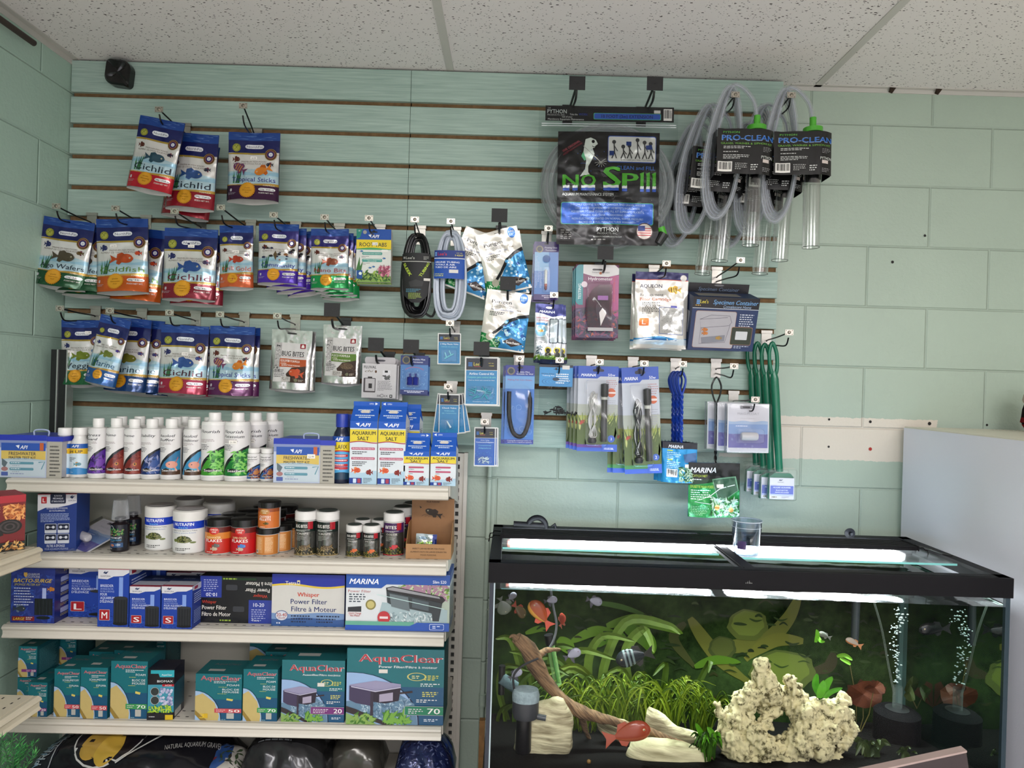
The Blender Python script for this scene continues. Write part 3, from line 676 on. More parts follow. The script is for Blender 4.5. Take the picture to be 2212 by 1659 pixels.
# ---- fish food pouch
def nf_design(W_, H_, title, low, fish1, fish2='', kg='250g / 8.82 oz', tcol='1c2430', mini=0, top='1b2057', form=1):
    c = Cv(W_, H_, 'foil'); c.rect(0, 0, 1, .31, top); c.rect(0, 0, 1, .115, '20428a')
    r = random.Random(len(title)); 
    for k in range(26):
        a = r.uniform(0, .85); b = r.uniform(.005, .105); c.poly([(a, b), (min(1, a+r.uniform(.08, .25)), b+.002), (min(1, a+.15), b+.006)], r.choice(('5c86c4', '16306e', '7fa3d2', '1a3c84')))
    c.rect(0, .29, 1, .8, 'cfcdc8'); c.wave(0, 1, .3, .022, .325, 'a08838', 2.6, .8); c.wave(0, 1, .28, .022, .30, top, 2.6, .8)
    c.wave(0, 1, .56, .02, .82, 'a9c3cc', 1, 1); c.wave(0, 1, .6, .015, .64, '8fb6c8', 2, 1.4)
    c.rect(0, .785, 1, 1, low); c.wave(0, 1, .765, .012, .79, 'b08c3c', .5, .7)
    # brand capsule
    c.rr(.33, .175, .70, .235, .06, 'e4e4ea'); c.t(.52, .205, .034, 'NorthFin', '2a2440', 0, w=.31)
    c.ell(.16, .225, .085, '8a8a34', zig=14); c.ell(.16, .225, .058, 'a8a848'); c.leaves(.12, .2, .2, .25, 4, ('4a5a20',), .03)
    c.ell(.845, .325, .115, '8a6a2c', n=28); c.ell(.845, .325, .1, '1e1430', n=28); c.ell(.845, .325, .088, '8c5a3c', n=28); c.ell(.845, .325, .068, '2c2060', n=24); c.ell(.845, .325, .04, 'd8d8e0', n=16); c.t(.845, .325, .022, '3', '2c2060')
    if not mini:
        c.t(.52, .43, .022, 'PREMIUM FISH FOOD', '5a4a38', 0, w=.5); c.t(.5, .462, .022, 'ALIMENT DE CHOIX POUR POISSONS', '5a4a38', 0, w=.8)
    else: c.t(.5, .42, .02, 'PREMIUM FISH FOOD', '5a4a38', 0, w=.62); c.t(.5, .45, .02, 'ALIMENT DE CHOIX', '5a4a38', 0, w=.6)
    c.grass(.2, .76, .16, .26, 7, ('3f7a44', '2c5c38'), 4)
    c.fish(.16, .40, .15, '2a3060' if fish2 else '5a2a20', hgt=.6); c.fish(.84, .475, .14, fish2 or '2a2a3c', flip=1, hgt=.5, fin='703040')
    if fish1 == 'many':
        for k in range(16): c.fish(r.uniform(.14, .9), r.uniform(.40, .62), r.uniform(.05, .12), r.choice(('232323', 'a04428', '8a5a30', '2c3050')), flip=r.random() < .5, eye=0)
        c.poly([(.45, .46), (.5, .52), (.48, .63), (.41, .53)], '5a4a30')
    elif fish1 == 'stick':
        c.fish(.26, .54, .3, '6a3c5c', hgt=.5, rot=30, stripes='c88c3c', flip=1); c.fish(.72, .56, .34, 'd27c28', hgt=.45, flip=1, rot=-20, fin='b85c18')
    else: c.fish(.52, .555, .46, fish1, hgt=.36, fin=fish1, belly='')
    c.t(.53, .70, .088 if len(title) < 8 else .07, title, tcol, 0, w=min(.84, .115*len(title)))
    if form: c.t(.14, .775, .02, 'FORMULE', 'e8e0c8', 0, w=.17); c.t(.84, .785, .02, 'FORMULA', 'e8e0c8', 0, w=.2)
    c.ell(.45, .865, .16, 'c8861c', zig=26); c.ell(.45, .865, .135, 'd89a28'); c.t(.45, .83, .016, 'Quality', '5a3808', 0, 1, w=.12); c.t(.45, .865, .016, 'Guarantee', '5a3808', 0, 1, w=.18); c.t(.45, .9, .016, 'Seal', '5a3808', 0, 1, w=.08)
    c.rr(.66, .825, .95, .868, .05, 'e8e8e8'); c.t(.805, .847, .022, kg, '202020', 1, w=.25); c.t(.8, .9, .022, 'POIDS NET WT.', 'e0dcd4', 1, w=.26)
    c.rr(.09, .84, .13, .88, .01, 'c8c0c8'); c.fine(.05, .9, .24, 2, .018, 'b0a8b0')
    return c
def pouch_map(W_, H_, B, seed=0, pinch=.03):
    def f(a, b):
        e = max(0, 1-(2*a-1)**2); s = min(1, max(0, (b-.12)/.88)); q = B*e**.65*(s**1.3)
        n = noise.noise(Vector((a*3.2+seed*7, b*4.4, seed)))*.006*e*min(1, b*3)
        n += abs(noise.noise(Vector((a*5+seed*3, b*6+9, seed))))*.004*e*min(1, b*3)
        x = (a-.5)*W_*(1-pinch*math.sin(math.pi*b)**2)
        return Vector((x, -q+n-.001, -b*H_*(1) - .004*math.sin(2*math.pi*a*1.2+seed)*.2))
    return f
def pouch(cv, W_, H_, B, name, gus=SILV, seed=0, backc='3a3a48', fin='foil', gfin='plastic', ny=20):
    f = pouch_map(W_, H_, B, seed); g = G(); n = 14
    pts = [(-.5+i/n) for i in range(n+1)]
    g.add([(f(i/n, 0).x, .0012, 0) for i in range(n+1)]+[(f(i/n, 1).x, .0012, f(i/n, 1).z-.003) for i in range(n+1)], [(i, i+1, n+2+i, n+1+i) for i in range(n)], M(backc, 'gloss'))
    o = cv.build(name, None, f, 14, ny, extra=g)
    g = G(); vs = []
    for k in range(4):
        for i in range(n+1):
            a = f(i/n, 1); b = Vector((a.x, .0012, a.z-.004)); p = a.lerp(b, k/3); p.z += .006*math.sin(math.pi*k/3)*math.sin(math.pi*i/n)*1.2-(.006*math.sin(math.pi*i/n)*(k == 3)); vs.append(p)
    g.add(vs, [(k*(n+1)+i, k*(n+1)+i+1, (k+1)*(n+1)+i+1, (k+1)*(n+1)+i) for k in range(3) for i in range(n)], M(gus, gfin))
    g.build('bottom_gusset', o, True)
    return o
def nf(px, py, wpx, hpx, tilt, title, low, fish1, label, y=-.17, seed=1, fish2='', price=None, group='printed fish food pouches', **k):
    s = SC(y-.015); W_ = wpx/s; H_ = hpx/s
    o = pouch(nf_design(W_, H_, title, low, fish1, fish2, **k), W_, H_, .026*W_/.16+.008, 'fish_food_pouch', seed=seed)
    tag(o, label, 'pouch', group); put(o, px, py, y, tilt)
    if price: f = pouch_map(W_, H_, .026*W_/.16+.008, seed); q = f(price[0], price[1]); sticker(o, q.x, q.z, q.y-.0022, price[2], .02, .009)
    return o
YF = -.165
# top row
o = nf(421, 289, 106, 164, 4, 'Cichlid', '8a1c28', '2c4c80', 'red-bottomed pouch behind the tilted one in the top group, blue fish at its middle', -.16, 2, kg='500g / 17.64 oz')
again(o, 'rearmost red-bottomed pouch of the top group, only its lower edge showing below', -10, .045, 12, 5)
nf(352, 258, 99, 158, 11, 'Cichlid', 'b01c2c', '2c4a58', 'tilted red-bottomed pouch hanging frontmost in the top group under the speaker', -.205, 3, kg='500g / 17.64 oz')
nf(550, 287, 112, 150, 1.5, 'Tropical Sticks', '3a1838', 'stick', 'single purple-bottomed pouch with orange fish hanging alone at the top', -.15, 4, price=(.52, .375, '18.99'), tcol='2a2a78')
# second row
o = nf(151, 475, 112, 148, 8.5, 'Algo Wafers', '1c4a2c', '4c4434', 'green-bottomed wafer pouch leaning left beside the left wall, frontmost', -.165, 5, fish2='5a4420')
again(o, 'green-bottomed wafer pouch right behind the leaning one, its right edge showing', 22, .02, 6, -6); again(o, 'rearmost green-bottomed wafer pouch beside the left wall', 30, .04, 12, -5)
o = nf(264, 473, 113, 160, -.5, 'Goldfish', 'b8541c', 'b04820', 'orange-bottomed goldfish pouch, frontmost of its two, right of the green wafer pouch', -.165, 6, fish2='c84828', price=(.35, .37, '18.99'), tcol='5c7c34')
again(o, 'dark orange-bottomed goldfish pouch behind, poking out on the right side', 24, .045, 14, 5)
o = nf(414, 494, 116, 154, 2.5, 'Cichlid', '7a1c2c', '30508c', 'dark red-bottomed pouch with blue fish in the middle of the upper pouch row', -.165, 7, fish2='3a3050', price=(.52, .255, '18.99'), tcol='5c1c2c')
again(o, 'dark red pouch directly behind, visible at the right edge and below in the upper row', 8, .03, 8, 0)
nf(511, 487, 73, 136, 0, 'Krill Gold', 'c25c34', 'a83c28', 'small narrow orange-bottomed pouch with a red fish between dark red and violet pouches', -.165, 8, mini=1, kg='40g / 1.41 oz', tcol='c05030', price=(.5, .43, '8.99'))
o = nf(603, 484, 87, 130, 1.5, 'Community', '4a2c9c', 'many', 'violet-bottomed pouch with many small fish, frontmost of its stack', -.175, 9, kg='100g / 3.53 oz', tcol='2a2a90', top='2a2468')
again(o, 'violet-bottomed pouch second from the front in its stack', 12, .022, 6, -1); again(o, 'violet-bottomed pouch third from the front, twisted to the right', 18, .045, 12, -6); again(o, 'rearmost violet-bottomed pouch of the stack, twisted furthest right', 27, .065, 16, -11)
o = nf(713, 495, 82, 130, .5, 'Nano Bits', '1c8c48', '8a4a34', 'small green-bottomed pouch, frontmost of its stack, right of the violet ones', -.175, 10, mini=1, kg='40g / 1.41 oz', tcol='a03c40', top='2a2468')
again(o, 'small green-bottomed pouch second from the front', 7, .022, 6, 0); again(o, 'small green-bottomed pouch third from the front', 11, .04, 10, -1); again(o, 'rearmost small green-bottomed pouch, dark at its right edge', 15, .06, 15, 0)
# third row
o = nf(178, 692, 90, 140, 1, 'Veggie', '1c5a34', '6a7820', 'green-bottomed pouch with a yellow and black fish, low beside the left wall', -.15, 11, fish2='3468a0', price=(.66, .19, '11.99'))
o = nf(283, 688, 92, 158, 5, 'Marine', '1c3c6c', '6c6c28', 'blue-bottomed pouch with a yellow fish behind the strongly leaning one', -.14, 12, fish2='2a2460', tcol='1c3444')
again(o, 'blue-bottomed pouch one further back, its right edge showing', 20, .025, 2, -2); again(o, 'rearmost blue pouch of the leaning group, a dark corner at the right', 32, .045, 6, 0)
nf(252, 686, 68, 148, 14, 'Marine', '24548c', '6c7830', 'strongly leaning narrow pouch with teal lower part, frontmost of the leaning group', -.2, 13, fish2='3a2a80', tcol='1c4c68')
o = nf(401, 703, 104, 148, 3, 'Cichlid', '94203c', '2c4c88', 'dark red-bottomed pouch in the middle of the lower pouch row', -.165, 14, fish2='34407c', price=(.55, .42, '19.99'), tcol='4c1c2c')
again(o, 'dark red pouch behind, peeking out at the lower right in the lower row', 8, .03, 5, -1)
o = nf(503, 705, 98, 150, 2, 'Tropical Sticks', '541c4c', 'stick', 'purple-bottomed pouch with orange fish at the right end of the lower pouch row', -.165, 15, tcol='2a2a80')
again(o, 'purple-bottomed pouch directly behind, visible at the top right corner in the lower row', 5, .025, 1, -.5)
# ---- silver pouches
def bugbites(W_, H_, panel, title, fcol, seed):
    c = Cv(W_, H_, 'print'); c.base(SILV, 'silver'); c.rect(.1, .22, .9, .88, 'c9c7c3'); c.rect(.1, .22, .26, .72, 'a8a6a2'); 
    c.leaves(.11, .25, .24, .7, 24, ('3a3a3a', 'cfcdca'), .035, seed); c.t(.2, .27, .018, 'FLUVAL', '202020', 1, w=.1)
    c.rr(.72, .225, .86, .305, .015, '8a1824'); c.poly([(.75, .29), (.76, .25), (.79, .235), (.82, .25), (.83, .29)], 'e0d8d0')
    c.t(.55, .40, .085, 'BUG BITES', '181818', 2, w=.56); c.line([(.28, .455), (.86, .455)], .006, 'a04038'); c.rect(.24, .49, .9, .63, panel)
    c.t(.5, .525, .04, title, 'ece8de', 1, w=.48); c.fine(.27, .565, .6, 1, .02, 'e8e0d0', .6); c.t(.52, .6, .026, 'ALIMENT POUR POISSONS', 'ece8de', 1, w=.46)
    c.poly([(.9, .6), (.55, .64), (.42, .75), (.5, .88), (.9, .88)], '3a2a20'); c.leaves(.5, .66, .88, .86, 26, ('5a4030', '20140e'), .05, seed)
    if fcol: c.fish(.68, .73, .36, fcol, hgt=.45, flip=1, rot=10, fin='c05030')
    else: c.ell(.66, .7, .17, '5c4a34', ry=.055); c.leaves(.52, .66, .8, .74, 14, ('2c2218', '7c6a4c'), .03, seed)
    c.fine(.13, .68, .4, 5, .028, '3a3a3a', .4, seed); c.rr(.32, .79, .56, .87, .02, 'b8b4ac'); c.fine(.34, .81, .54, 3, .018, '484440', .4); c.ell(.68, .84, .04, '6a6a50'); c.fine(.74, .83, .86, 2, .02, 'c8c0b0')
    c.rr(.38, .045, .62, .075, .06, '30302e'); return c
o = pouch(bugbites(.135, .198, 'a84c20', 'GOLDFISH FORMULA', 'b84c28', 3), 88/SC(-.165), 129/SC(-.165), .02, 'fish_food_pouch', seed=21, backc='8a8a8a'); tag(o, 'silver pouch with orange panel and goldfish picture', 'pouch', 'silver fish food pouches'); put(o, 632, 713, -.15, 3)
again(o, 'silver pouch directly behind the one with the goldfish picture', 3, .02, 2, -2)
o = pouch(bugbites(.125, .19, '58782c', 'PLECO FORMULA', '', 5), 84/SC(-.165), 126/SC(-.165), .02, 'fish_food_pouch', seed=22, backc='8a8a8a'); tag(o, 'silver pouch with lime green panel and speckled brown fish', 'pouch', 'silver fish food pouches'); put(o, 741, 703, -.15, 2.5)
# ---- flat cards and boxes
def card(cv, name, T=.002, edge='c8c4bc', r=.0, parent=None, org='top'):
    g = G(); w = cv.W/2; h = cv.H; oz = 0 if org == 'top' else h
    g.box(-w, w, .0002, T, oz-h, oz, M(edge, 'paper')); return cv.build(name, parent, org=org, extra=g)
def hole(c, y=.05, w=.2, col='1a1a1a'): c.rr(.5-w/2, y-.012, .5+w/2, y+.012, .05, col); c.ell(.5, y-.008, w*.18, col, n=12)
# root tablets
c = Cv(.108, .165, 'paper'); c.base('d6d8d0'); c.rect(0, 0, 1, .2, '1c4c9c'); c.poly([(0, 0), (.18, 0), (.1, .16), (0, .19)], '24806c'); c.t(.08, .035, .03, '10', 'e8e8e0'); hole(c, .055, .22); c.ell(.24, .06, .055, '9c9a92')
c.t(.54, .135, .065, 'API', 'f0f0f0', 2, 1, w=.22); c.poly([(.34, .11), (.43, .10), (.415, .16)], 'f0f0f0')
c.rect(0, .2, 1, .375, 'e0c628'); c.wave(0, 1, .365, .015, .39, '4c9c58', 2.5, .8); c.t(.48, .29, .078, 'ROOT TABS', '1c2430', 1, w=.78)
c.rr(.17, .435, .75, .487, .03, '4c988c'); c.t(.46, .461, .018, 'PROMOTES PLANT GROWTH', 'e8f0e8', 0, w=.5); c.rr(.17, .56, .75, .62, .03, '4c988c'); c.t(.46, .575, .018, 'FAVORISE LA CROISSANCE', 'e8f0e8', 0, w=.5); c.t(.46, .603, .016, 'DES PLANTES', 'e8f0e8', 0, w=.25)
c.fine(.16, .51, .4, 2, .022, '404040'); c.fine(.16, .64, .42, 2, .022, '404040'); c.rr(.72, .385, .92, .425, .03, 'e8e8e0')
for a, b_ in ((.15, .42), (.8, .55), (.4, .73), (.5, .71)): c.fish(a, b_, .1, '3a6c9c', eye=0)
c.poly([(.0, .78), (.1, .52), (.12, .7), (.2, .6), (.15, .8)], '3c7034'); c.wave(0, 1, .86, .03, 1, '7c9c4c', 1, 1.2); c.leaves(.02, .8, .98, .97, 26, ('3c6c24', '9cb44c', '24481c'), .1, 3); c.leaves(.66, .70, .97, .87, 22, ('b85c78', 'd88c9c', '8c3c54'), .09, 4); c.rr(.02, .78, .19, .94, .02, '1c4c8c'); c.ell(.13, .84, .045, 'd8e8e0')
o = card(c, 'plant_tablet_card', .012, 'd0ccc0'); sticker(o, .004, -.046, -.0016, '11.99'); tag(o, 'yellow, blue and white plant tablet card with a pink flower', 'packet', 'plant tablet cards'); put(o, 808, 495, -.16, 1); o.scale = (75/SC(-.16)/.108,)*3
again(o, 'plant tablet card directly behind the front one', 0, .015, 3, 0)
# filter pad boxes
c = Cv(.105, .105, 'paper'); c.base('c9c6c6'); c.t(.05, .1, .085, 'FLUVAL', '181818', 1, w=.36, al='l'); c.t(.08, .215, .07, 'chi', '6a5c3c', 0, 1, w=.24, al='l'); c.ell(.40, .23, .03, '5a3c24', ry=.04)
c.rr(.05, .42, .40, .84, .02, '4a4446'); c.rect(.1, .44, .38, .8, 'b8b4b4'); c.rect(.2, .58, .3, .72, '2c2828'); c.rr(.17, .38, .3, .42, .01, '3a3636')
c.rr(.6, .18, .82, .45, .02, 'd8d6d8'); c.rect(.66, .19, .75, .25, '202020'); c.leaves(.62, .34, .8, .44, 10, ('2c2c2c', '585858'), .07, 2); c.fine(.46, .5, .9, 9, .033, '6c6868', .4); c.t(.5, .93, .06, '3X', '303030', 1, w=.1); c.ring(.6, .925, .05, .2, '505050'); c.t(.72, .93, .06, '1X', '303030', 1, w=.1); c.rect(.82, .89, .9, .98, '202020'); c.rect(.845, .91, .875, .955, 'd8d8d8')
def flap_box(cv, name, D, side, flapc, fw=.9, fh=.022, holec='4a4850', top=None):
    w = cv.W/2; g = G(); g.box(-w, w, .0003, D, -cv.H, 0, M(side, 'paper'))
    if top: g.add([(-w, .0004, .0003), (w, .0004, .0003), (w, D, .0003), (-w, D, .0003)], [(0, 1, 2, 3)], M(top, 'paper'))
    o = cv.build(name, None, org='top', extra=g)
    f = Cv(cv.W*fw, fh, 'paper'); f.rr(0, 0, 1, 1, .08, flapc); f.rr(.33, .35, .67, .62, .1, holec)
    fo = f.build('hanging_flap', o, org='bot'); fo.location = (0, D*.5, -.001); fb = G().box(-cv.W*fw/2+.003, cv.W*fw/2-.003, D*.5+.0005, D*.5+.0012, -.001, fh*.94, M(flapc, 'paper')).build('flap_back', fo); fb.location = (0, -D*.5, .001)
    return o
o = flap_box(c, 'filter_pad_box', .02, 'b4b0b0', 'b6b2b4'); tag(o, 'white filter pad box hanging in front under a black hook tip', 'box', 'white filter pad boxes'); put(o, 820, 786, -.18, 2); o.scale = (74/SC(-.18)/.105,)*3
again(o, 'white filter pad box second from the front', 3, .023, 2); again(o, 'rearmost white filter pad box, its lower right corner showing', 8, .046, 5, -1)
# blister card helper
def bubble(parent, x0, x1, z0, z1, d, name='blister', col='ffffff', r=.008, y=0, fin='clear'):
    q = []; 
    for cx, cz, a0 in ((x1-r, z1-r, 0), (x0+r, z1-r, 90), (x0+r, z0+r, 180), (x1-r, z0+r, 270)):
        for k in range(5): a = math.radians(a0+22.5*k); q.append((cx+r*math.cos(a), cz+r*math.sin(a)))
    mx, mz = (x0+x1)/2, (z0+z1)/2; n = len(q); vs = []
    for s, yy in ((1, y), (.97, y-d*.8), (.9, y-d)): vs += [(mx+(x-mx)*s, yy, mz+(z-mz)*s) for x, z in q]
    g = G(); g.add(vs, [(k*n+i, k*n+(i+1) % n, (k+1)*n+(i+1) % n, (k+1)*n+i) for k in range(2) for i in range(n)]+[tuple(range(2*n, 3*n))], M(col, fin)); return g.build(name, parent, True)
def card_item(px, py, wpx, hpx, y, tilt, cv, label, cat, group, name, T=.002, edge='c8c4bc'):
    o = card(cv, name, T, edge); tag(o, label, cat, group); put(o, px, py, y, tilt); return o
# airstones
def fitc(wpx, hpx, y): s = SC(y); return wpx/s, hpx/s
w, h = fitc(60, 84, -.17); c = Cv(w, h, 'gloss'); c.rr(0, 0, 1, 1, .06, '1c2c6c'); c.rect(.0, .24, 1, .88, '4878b0'); hole(c, .06, .18); c.ell(.2, .12, .15, '7c7050', zig=12); c.ell(.2, .12, .1, '24303c'); c.t(.66, .1, .045, 'Bubble Mist', 'e0e4f0', 1, w=.44); c.t(.62, .165, .045, 'Airstones', 'e0e4f0', 1, w=.36)
c.arc(.5, .42, .36, 205, 335, .02, 'b05c78', ry=.12); c.leaves(.05, .35, .95, .85, 40, ('78a8d0', '3c68a4'), .05, 2); c.fine(.1, .905, .9, 2, .035, 'd0d4e8', .6, al='c')
o = card_item(896, 768, 60, 84, -.17, 1.5, c, 'small blue airstone card hanging right of the white filter pad boxes', 'card', 'airstone cards', 'airstone_card', .002, '2c3c7c')
bubble(o, -w*.3, w*.25, -h*.82, -h*.42, .014)
for sx in (-.14, .06): G().lathe([(.0095, 0), (.0095, .024), (.003, .026), (.003, .036)], M('26307c', 'rough'), 10, ax=(w*sx, -.008)).build('airstone', o, True).location = (0, 0, -h*.76)
again(o, 'airstone card directly behind the front blue one', 2, .018, 3)
# long air wall card
w, h = fitc(63, 170, -.155); c = Cv(w, h, 'gloss'); c.rr(0, 0, 1, 1, .05, '3c70b8'); c.rr(0, 0, 1, .13, .05, '2c3484'); c.rect(0, .14, 1, .3, '6c9ccc'); c.rect(0, .945, 1, .995, '2c3484'); hole(c, .03, .2); c.ell(.19, .075, .14, '7c7460', zig=12); c.ell(.19, .075, .09, '2c3844'); c.t(.62, .085, .018, 'Bubble Mist', 'e0e4f0', 1, w=.42); c.t(.66, .11, .018, 'Bendable Air Wall', 'e0e4f0', 1, w=.56)
c.t(.5, .185, .02, 'Making Fish Care Simple.', 'a05878', 1, w=.84)
r = random.Random(4)
for k in range(26): c.ring(r.uniform(.08, .92), r.uniform(.5, .92), r.uniform(.03, .1), .12, '78a8d8', n=14)
c.t(.52, .957, .012, 'Creating life-sustaining bubbles for', 'e0e4f0', 1, w=.84); c.t(.54, .978, .012, 'active fish & a magnificent aquarium.', 'e0e4f0', 1, w=.84)
o = card_item(1124, 789, 63, 170, -.155, 1.3, c, 'long blue card with a black bendable tube bent in a U', 'card', 'bendable air wall cards', 'air_wall_card', .002, '2c3c8c')
bubble(o, -w*.42, w*.42, -h*.93, -h*.24, .016, r=.03)
P = [(-w*.36, -h*.335), (-w*.36, -h*.5), (-w*.33, -h*.68), (-w*.2, -h*.85), (w*.02, -h*.905), (w*.2, -h*.86), (w*.33, -h*.7), (w*.36, -h*.5), (w*.35, -h*.41)]
G().tube([(v.x, -.009, v.y) for v in [Vector((p.x, p.z)) for p in smooth_pts([(x, 0, z) for x, z in P], 6)]], .0068, M('201c1c', 'rubber'), 12).build('air_tube', o, True)
G().tube([(w*.35, -.009, -h*.41), (w*.35, -.009, -h*.37), (w*.35, -.009, -h*.34)], [.0065, .003, .003], M('181616', 'plastic'), 10).build('tube_fitting', o, True)
again(o, 'long blue air wall card behind the one with the visible U-shaped tube', -5, .02, 2, .8)
# bag of fittings
w, h = fitc(72, 112, -.155); c = Cv(w, h*.42, 'gloss'); c.base('3c8cc4'); c.rect(0, 0, 1, .12, '20242c'); hole(c, .2, .18, '14181c'); c.t(.25, .42, .05, 'Airline Filter', '20304c', 1, w=.4); c.t(.27, .5, .05, 'Tubing Kit', 'e8f0f4', 1, w=.36); c.fine(.5, .4, .95, 5, .1, 'e8f0f4', .5); 
for k in range(4): c.ring(.5, .78, .42-.1*k, .04, '1c5c94', ry=.18-.04*k)
c.ell(.5, .66, .1, '1c3448', ry=.08); c.rect(.68, .02, .9, .2, 'd8d4cc')
e = empty('fittings_bag'); cc = c.build('header_card', e, org='top', extra=G().box(-w/2, w/2, .0002, .002, -h*.42, 0, M('3c8cc4', 'paper')))
f = pouch_map(w*1.02, h*.6, .008, 3); b_ = Cv(w*1.02, h*.6); b_.base(M('e8ecec', 'clearbag')); bo = b_.build('clear_bag', e, f, 8, 8); bo.location = (0, -.001, -h*.41)
g = G(); r = random.Random(8)
for k in range(34):
    x = r.gauss(0.05, .22)*w; z = -h*(.93-.14*math.exp(-(x/w-.1)**2*18)*r.random()); a = r.uniform(-.5, .5) if r.random() < .7 else 1.4; l = .007
    g.tube([(x-l*math.cos(a), -.004, z-l*math.sin(a)), (x, -.004, z), (x+l*math.cos(a), -.004, z+l*math.sin(a))], [.0014, .0026, .0018], M('18181a', 'plastic'), 6)
g.build('black_fittings', e)['kind'] = 'stuff'
tag(e, 'clear bag of small black airline fittings under a blue ripple header card', 'bag', None); put(e, 1202, 788, -.16, 2)
# Lee's cards
def lees(wpx, hpx, lines, seed=1, body='2c7cac', code='14184'):
    w, h = fitc(wpx, hpx, -.16); c = Cv(w, h, 'gloss'); c.base('dcdcd6'); c.rect(.04, .03, .96, .27, '14181c'); c.rect(.04, .28, .96, .97, body); hole(c, .055, .2, '000000')
    for a in range(3): c.rect(.1, .115+.03*a, .22, .135+.03*a, '2c6cb0')
    c.t(.38, .145, .075, "Lee's", 'c8b848', 2, w=.24); c.rect(.27, .195, .5, .207, '9c2c24'); c.t(.78, .13, .022, 'CAT. NO.', 'c8b848', 1, w=.16); c.t(.79, .18, .025, code, 'c8b848', 1, w=.14)
    for i, (tx, ty, th, tw, col) in enumerate(lines): c.t(.5, ty, th, tx, col, 1, w=tw)
    c.leaves(.06, .6, .94, .95, 26, ('4c9cc4', '1c5c8c'), .04, seed); return c, w, h
c, w, h = lees(50, 67, [('2 Way Plastic Valve', .345, .05, .78, 'e8f0f4'), ('Válvula de plástico', .43, .04, .7, '78c4d8')], 2)
o = card_item(971, 720, 50, 67, -.165, 1, c, 'small white-edged blue card with two plastic valves under the clear tubing coil', 'card', None, 'valve_card', .0015, 'dcdcd6')
G().tube([(-.014, -.004, -h*.82), (.014, -.004, -h*.66)], .0025, M('6cc0d0', 'gloss'), 8).tube([(-.008, -.004, -h*.78), (-.013, -.004, -h*.62)], .002, M('6cc0d0', 'gloss'), 8).tube([(.006, -.004, -h*.7), (.0, -.004, -h*.56)], .002, M('6cc0d0', 'gloss'), 8).build('plastic_valve', o, True); bubble(o, -w*.35, w*.35, -h*.92, -h*.52, .01, r=.004)
c, w, h = lees(72, 104, [('Airline Control Kit', .345, .05, .74, 'e8f0f4'), ('Conjunto para control de aire', .415, .04, .84, '78d0c8'), ('Used to divide and control air flow', .48, .018, .78, 'e0e8ec'), ('Contains 9 parts', .92, .02, .5, 'd0e0e8')], 3)
o = card_item(1041, 771, 72, 104, -.18, 1, c, 'white-edged blue airline kit card with teal connector pieces, under a black hook tip', 'card', 'airline kit cards', 'airline_kit_card', .0015, 'dcdcd6')
g = G(); r = random.Random(5)
for k in range(16):
    x = r.uniform(-.3, .3)*w; z = -h*r.uniform(.66, .84); a = r.uniform(-1, 1.4); l = r.uniform(.005, .011); g.tube([(x-l*math.cos(a), -.006, z-l*math.sin(a)), (x+l*math.cos(a), -.006, z+l*math.sin(a))], .0024, M('2c94ac', 'gloss'), 7)
g.build('connector_pieces', o, True)['kind'] = 'stuff'; bubble(o, -w*.4, w*.4, -h*.88, -h*.6, .012, r=.006)
again(o, 'airline kit card behind the front one, a white edge at the right', 3, .012, 2, -.6)
c, w, h = lees(44, 86, [('Check Valve', .35, .04, .7, 'e8f0f4'), ('Válvula', .42, .04, .5, '78c4d8'), ('de retención', .48, .035, .7, '78c4d8')], 4)
o = card_item(971, 851, 44, 86, -.17, 1.2, c, 'white-edged blue check valve card hanging frontmost of a fanned set', 'card', 'fanned check valve cards', 'check_valve_card', .0015, 'dcdcd6')
G().tube([(-.006, -.004, -h*.68), (.006, -.004, -h*.84)], [.002, .0035], M('cfe4ea', 'gloss'), 8).build('check_valve', o, True); bubble(o, -w*.2, w*.24, -h*.88, -h*.62, .01, r=.004)
for k, (dx, dt, la) in enumerate(((-4, 6, 'leaning left'), (5, -6, 'leaning slightly right'), (8, -11, 'leaning furthest right'))): again(o, 'check valve card of the fan behind the front one, %s' % la, dx, .008*(k+1), 1, dt)
c, w, h = lees(46, 84, [('Airline Tubing', .33, .022, .4, 'e8f0f4'), ('Connectors/Adapters', .38, .035, .82, 'e8f0f4'), ('Conectores/', .46, .035, .6, '78c4d8'), ('Adaptadores', .53, .035, .6, '78c4d8')], 5, '2458a8')
o = card_item(1048, 923, 46, 85, -.17, 1, c, 'lowest small card, blue with a pile of clear connectors, above the shelf upright', 'card', 'connector cards', 'connector_card', .0015, 'dcdcd6')
g = G(); r = random.Random(6)
for k in range(26):
    x = r.uniform(-.28, .28)*w; z = -h*r.uniform(.77, .9); a = r.uniform(-1.5, 1.5); l = .004; g.tube([(x-l*math.cos(a), -.004, z-l*math.sin(a)), (x+l*math.cos(a), -.004, z+l*math.sin(a))], .0012, M('c4d8dc', 'gloss'), 6)
g.build('connector_pieces', o)['kind'] = 'stuff'; bubble(o, -w*.36, w*.36, -h*.93, -h*.74, .008, r=.004)
again(o, 'small connector card second of the lowest set', 4, .01, 0, 0); again(o, 'rearmost small connector card of the lowest set, furthest right', 6, .02, 2, -.5)
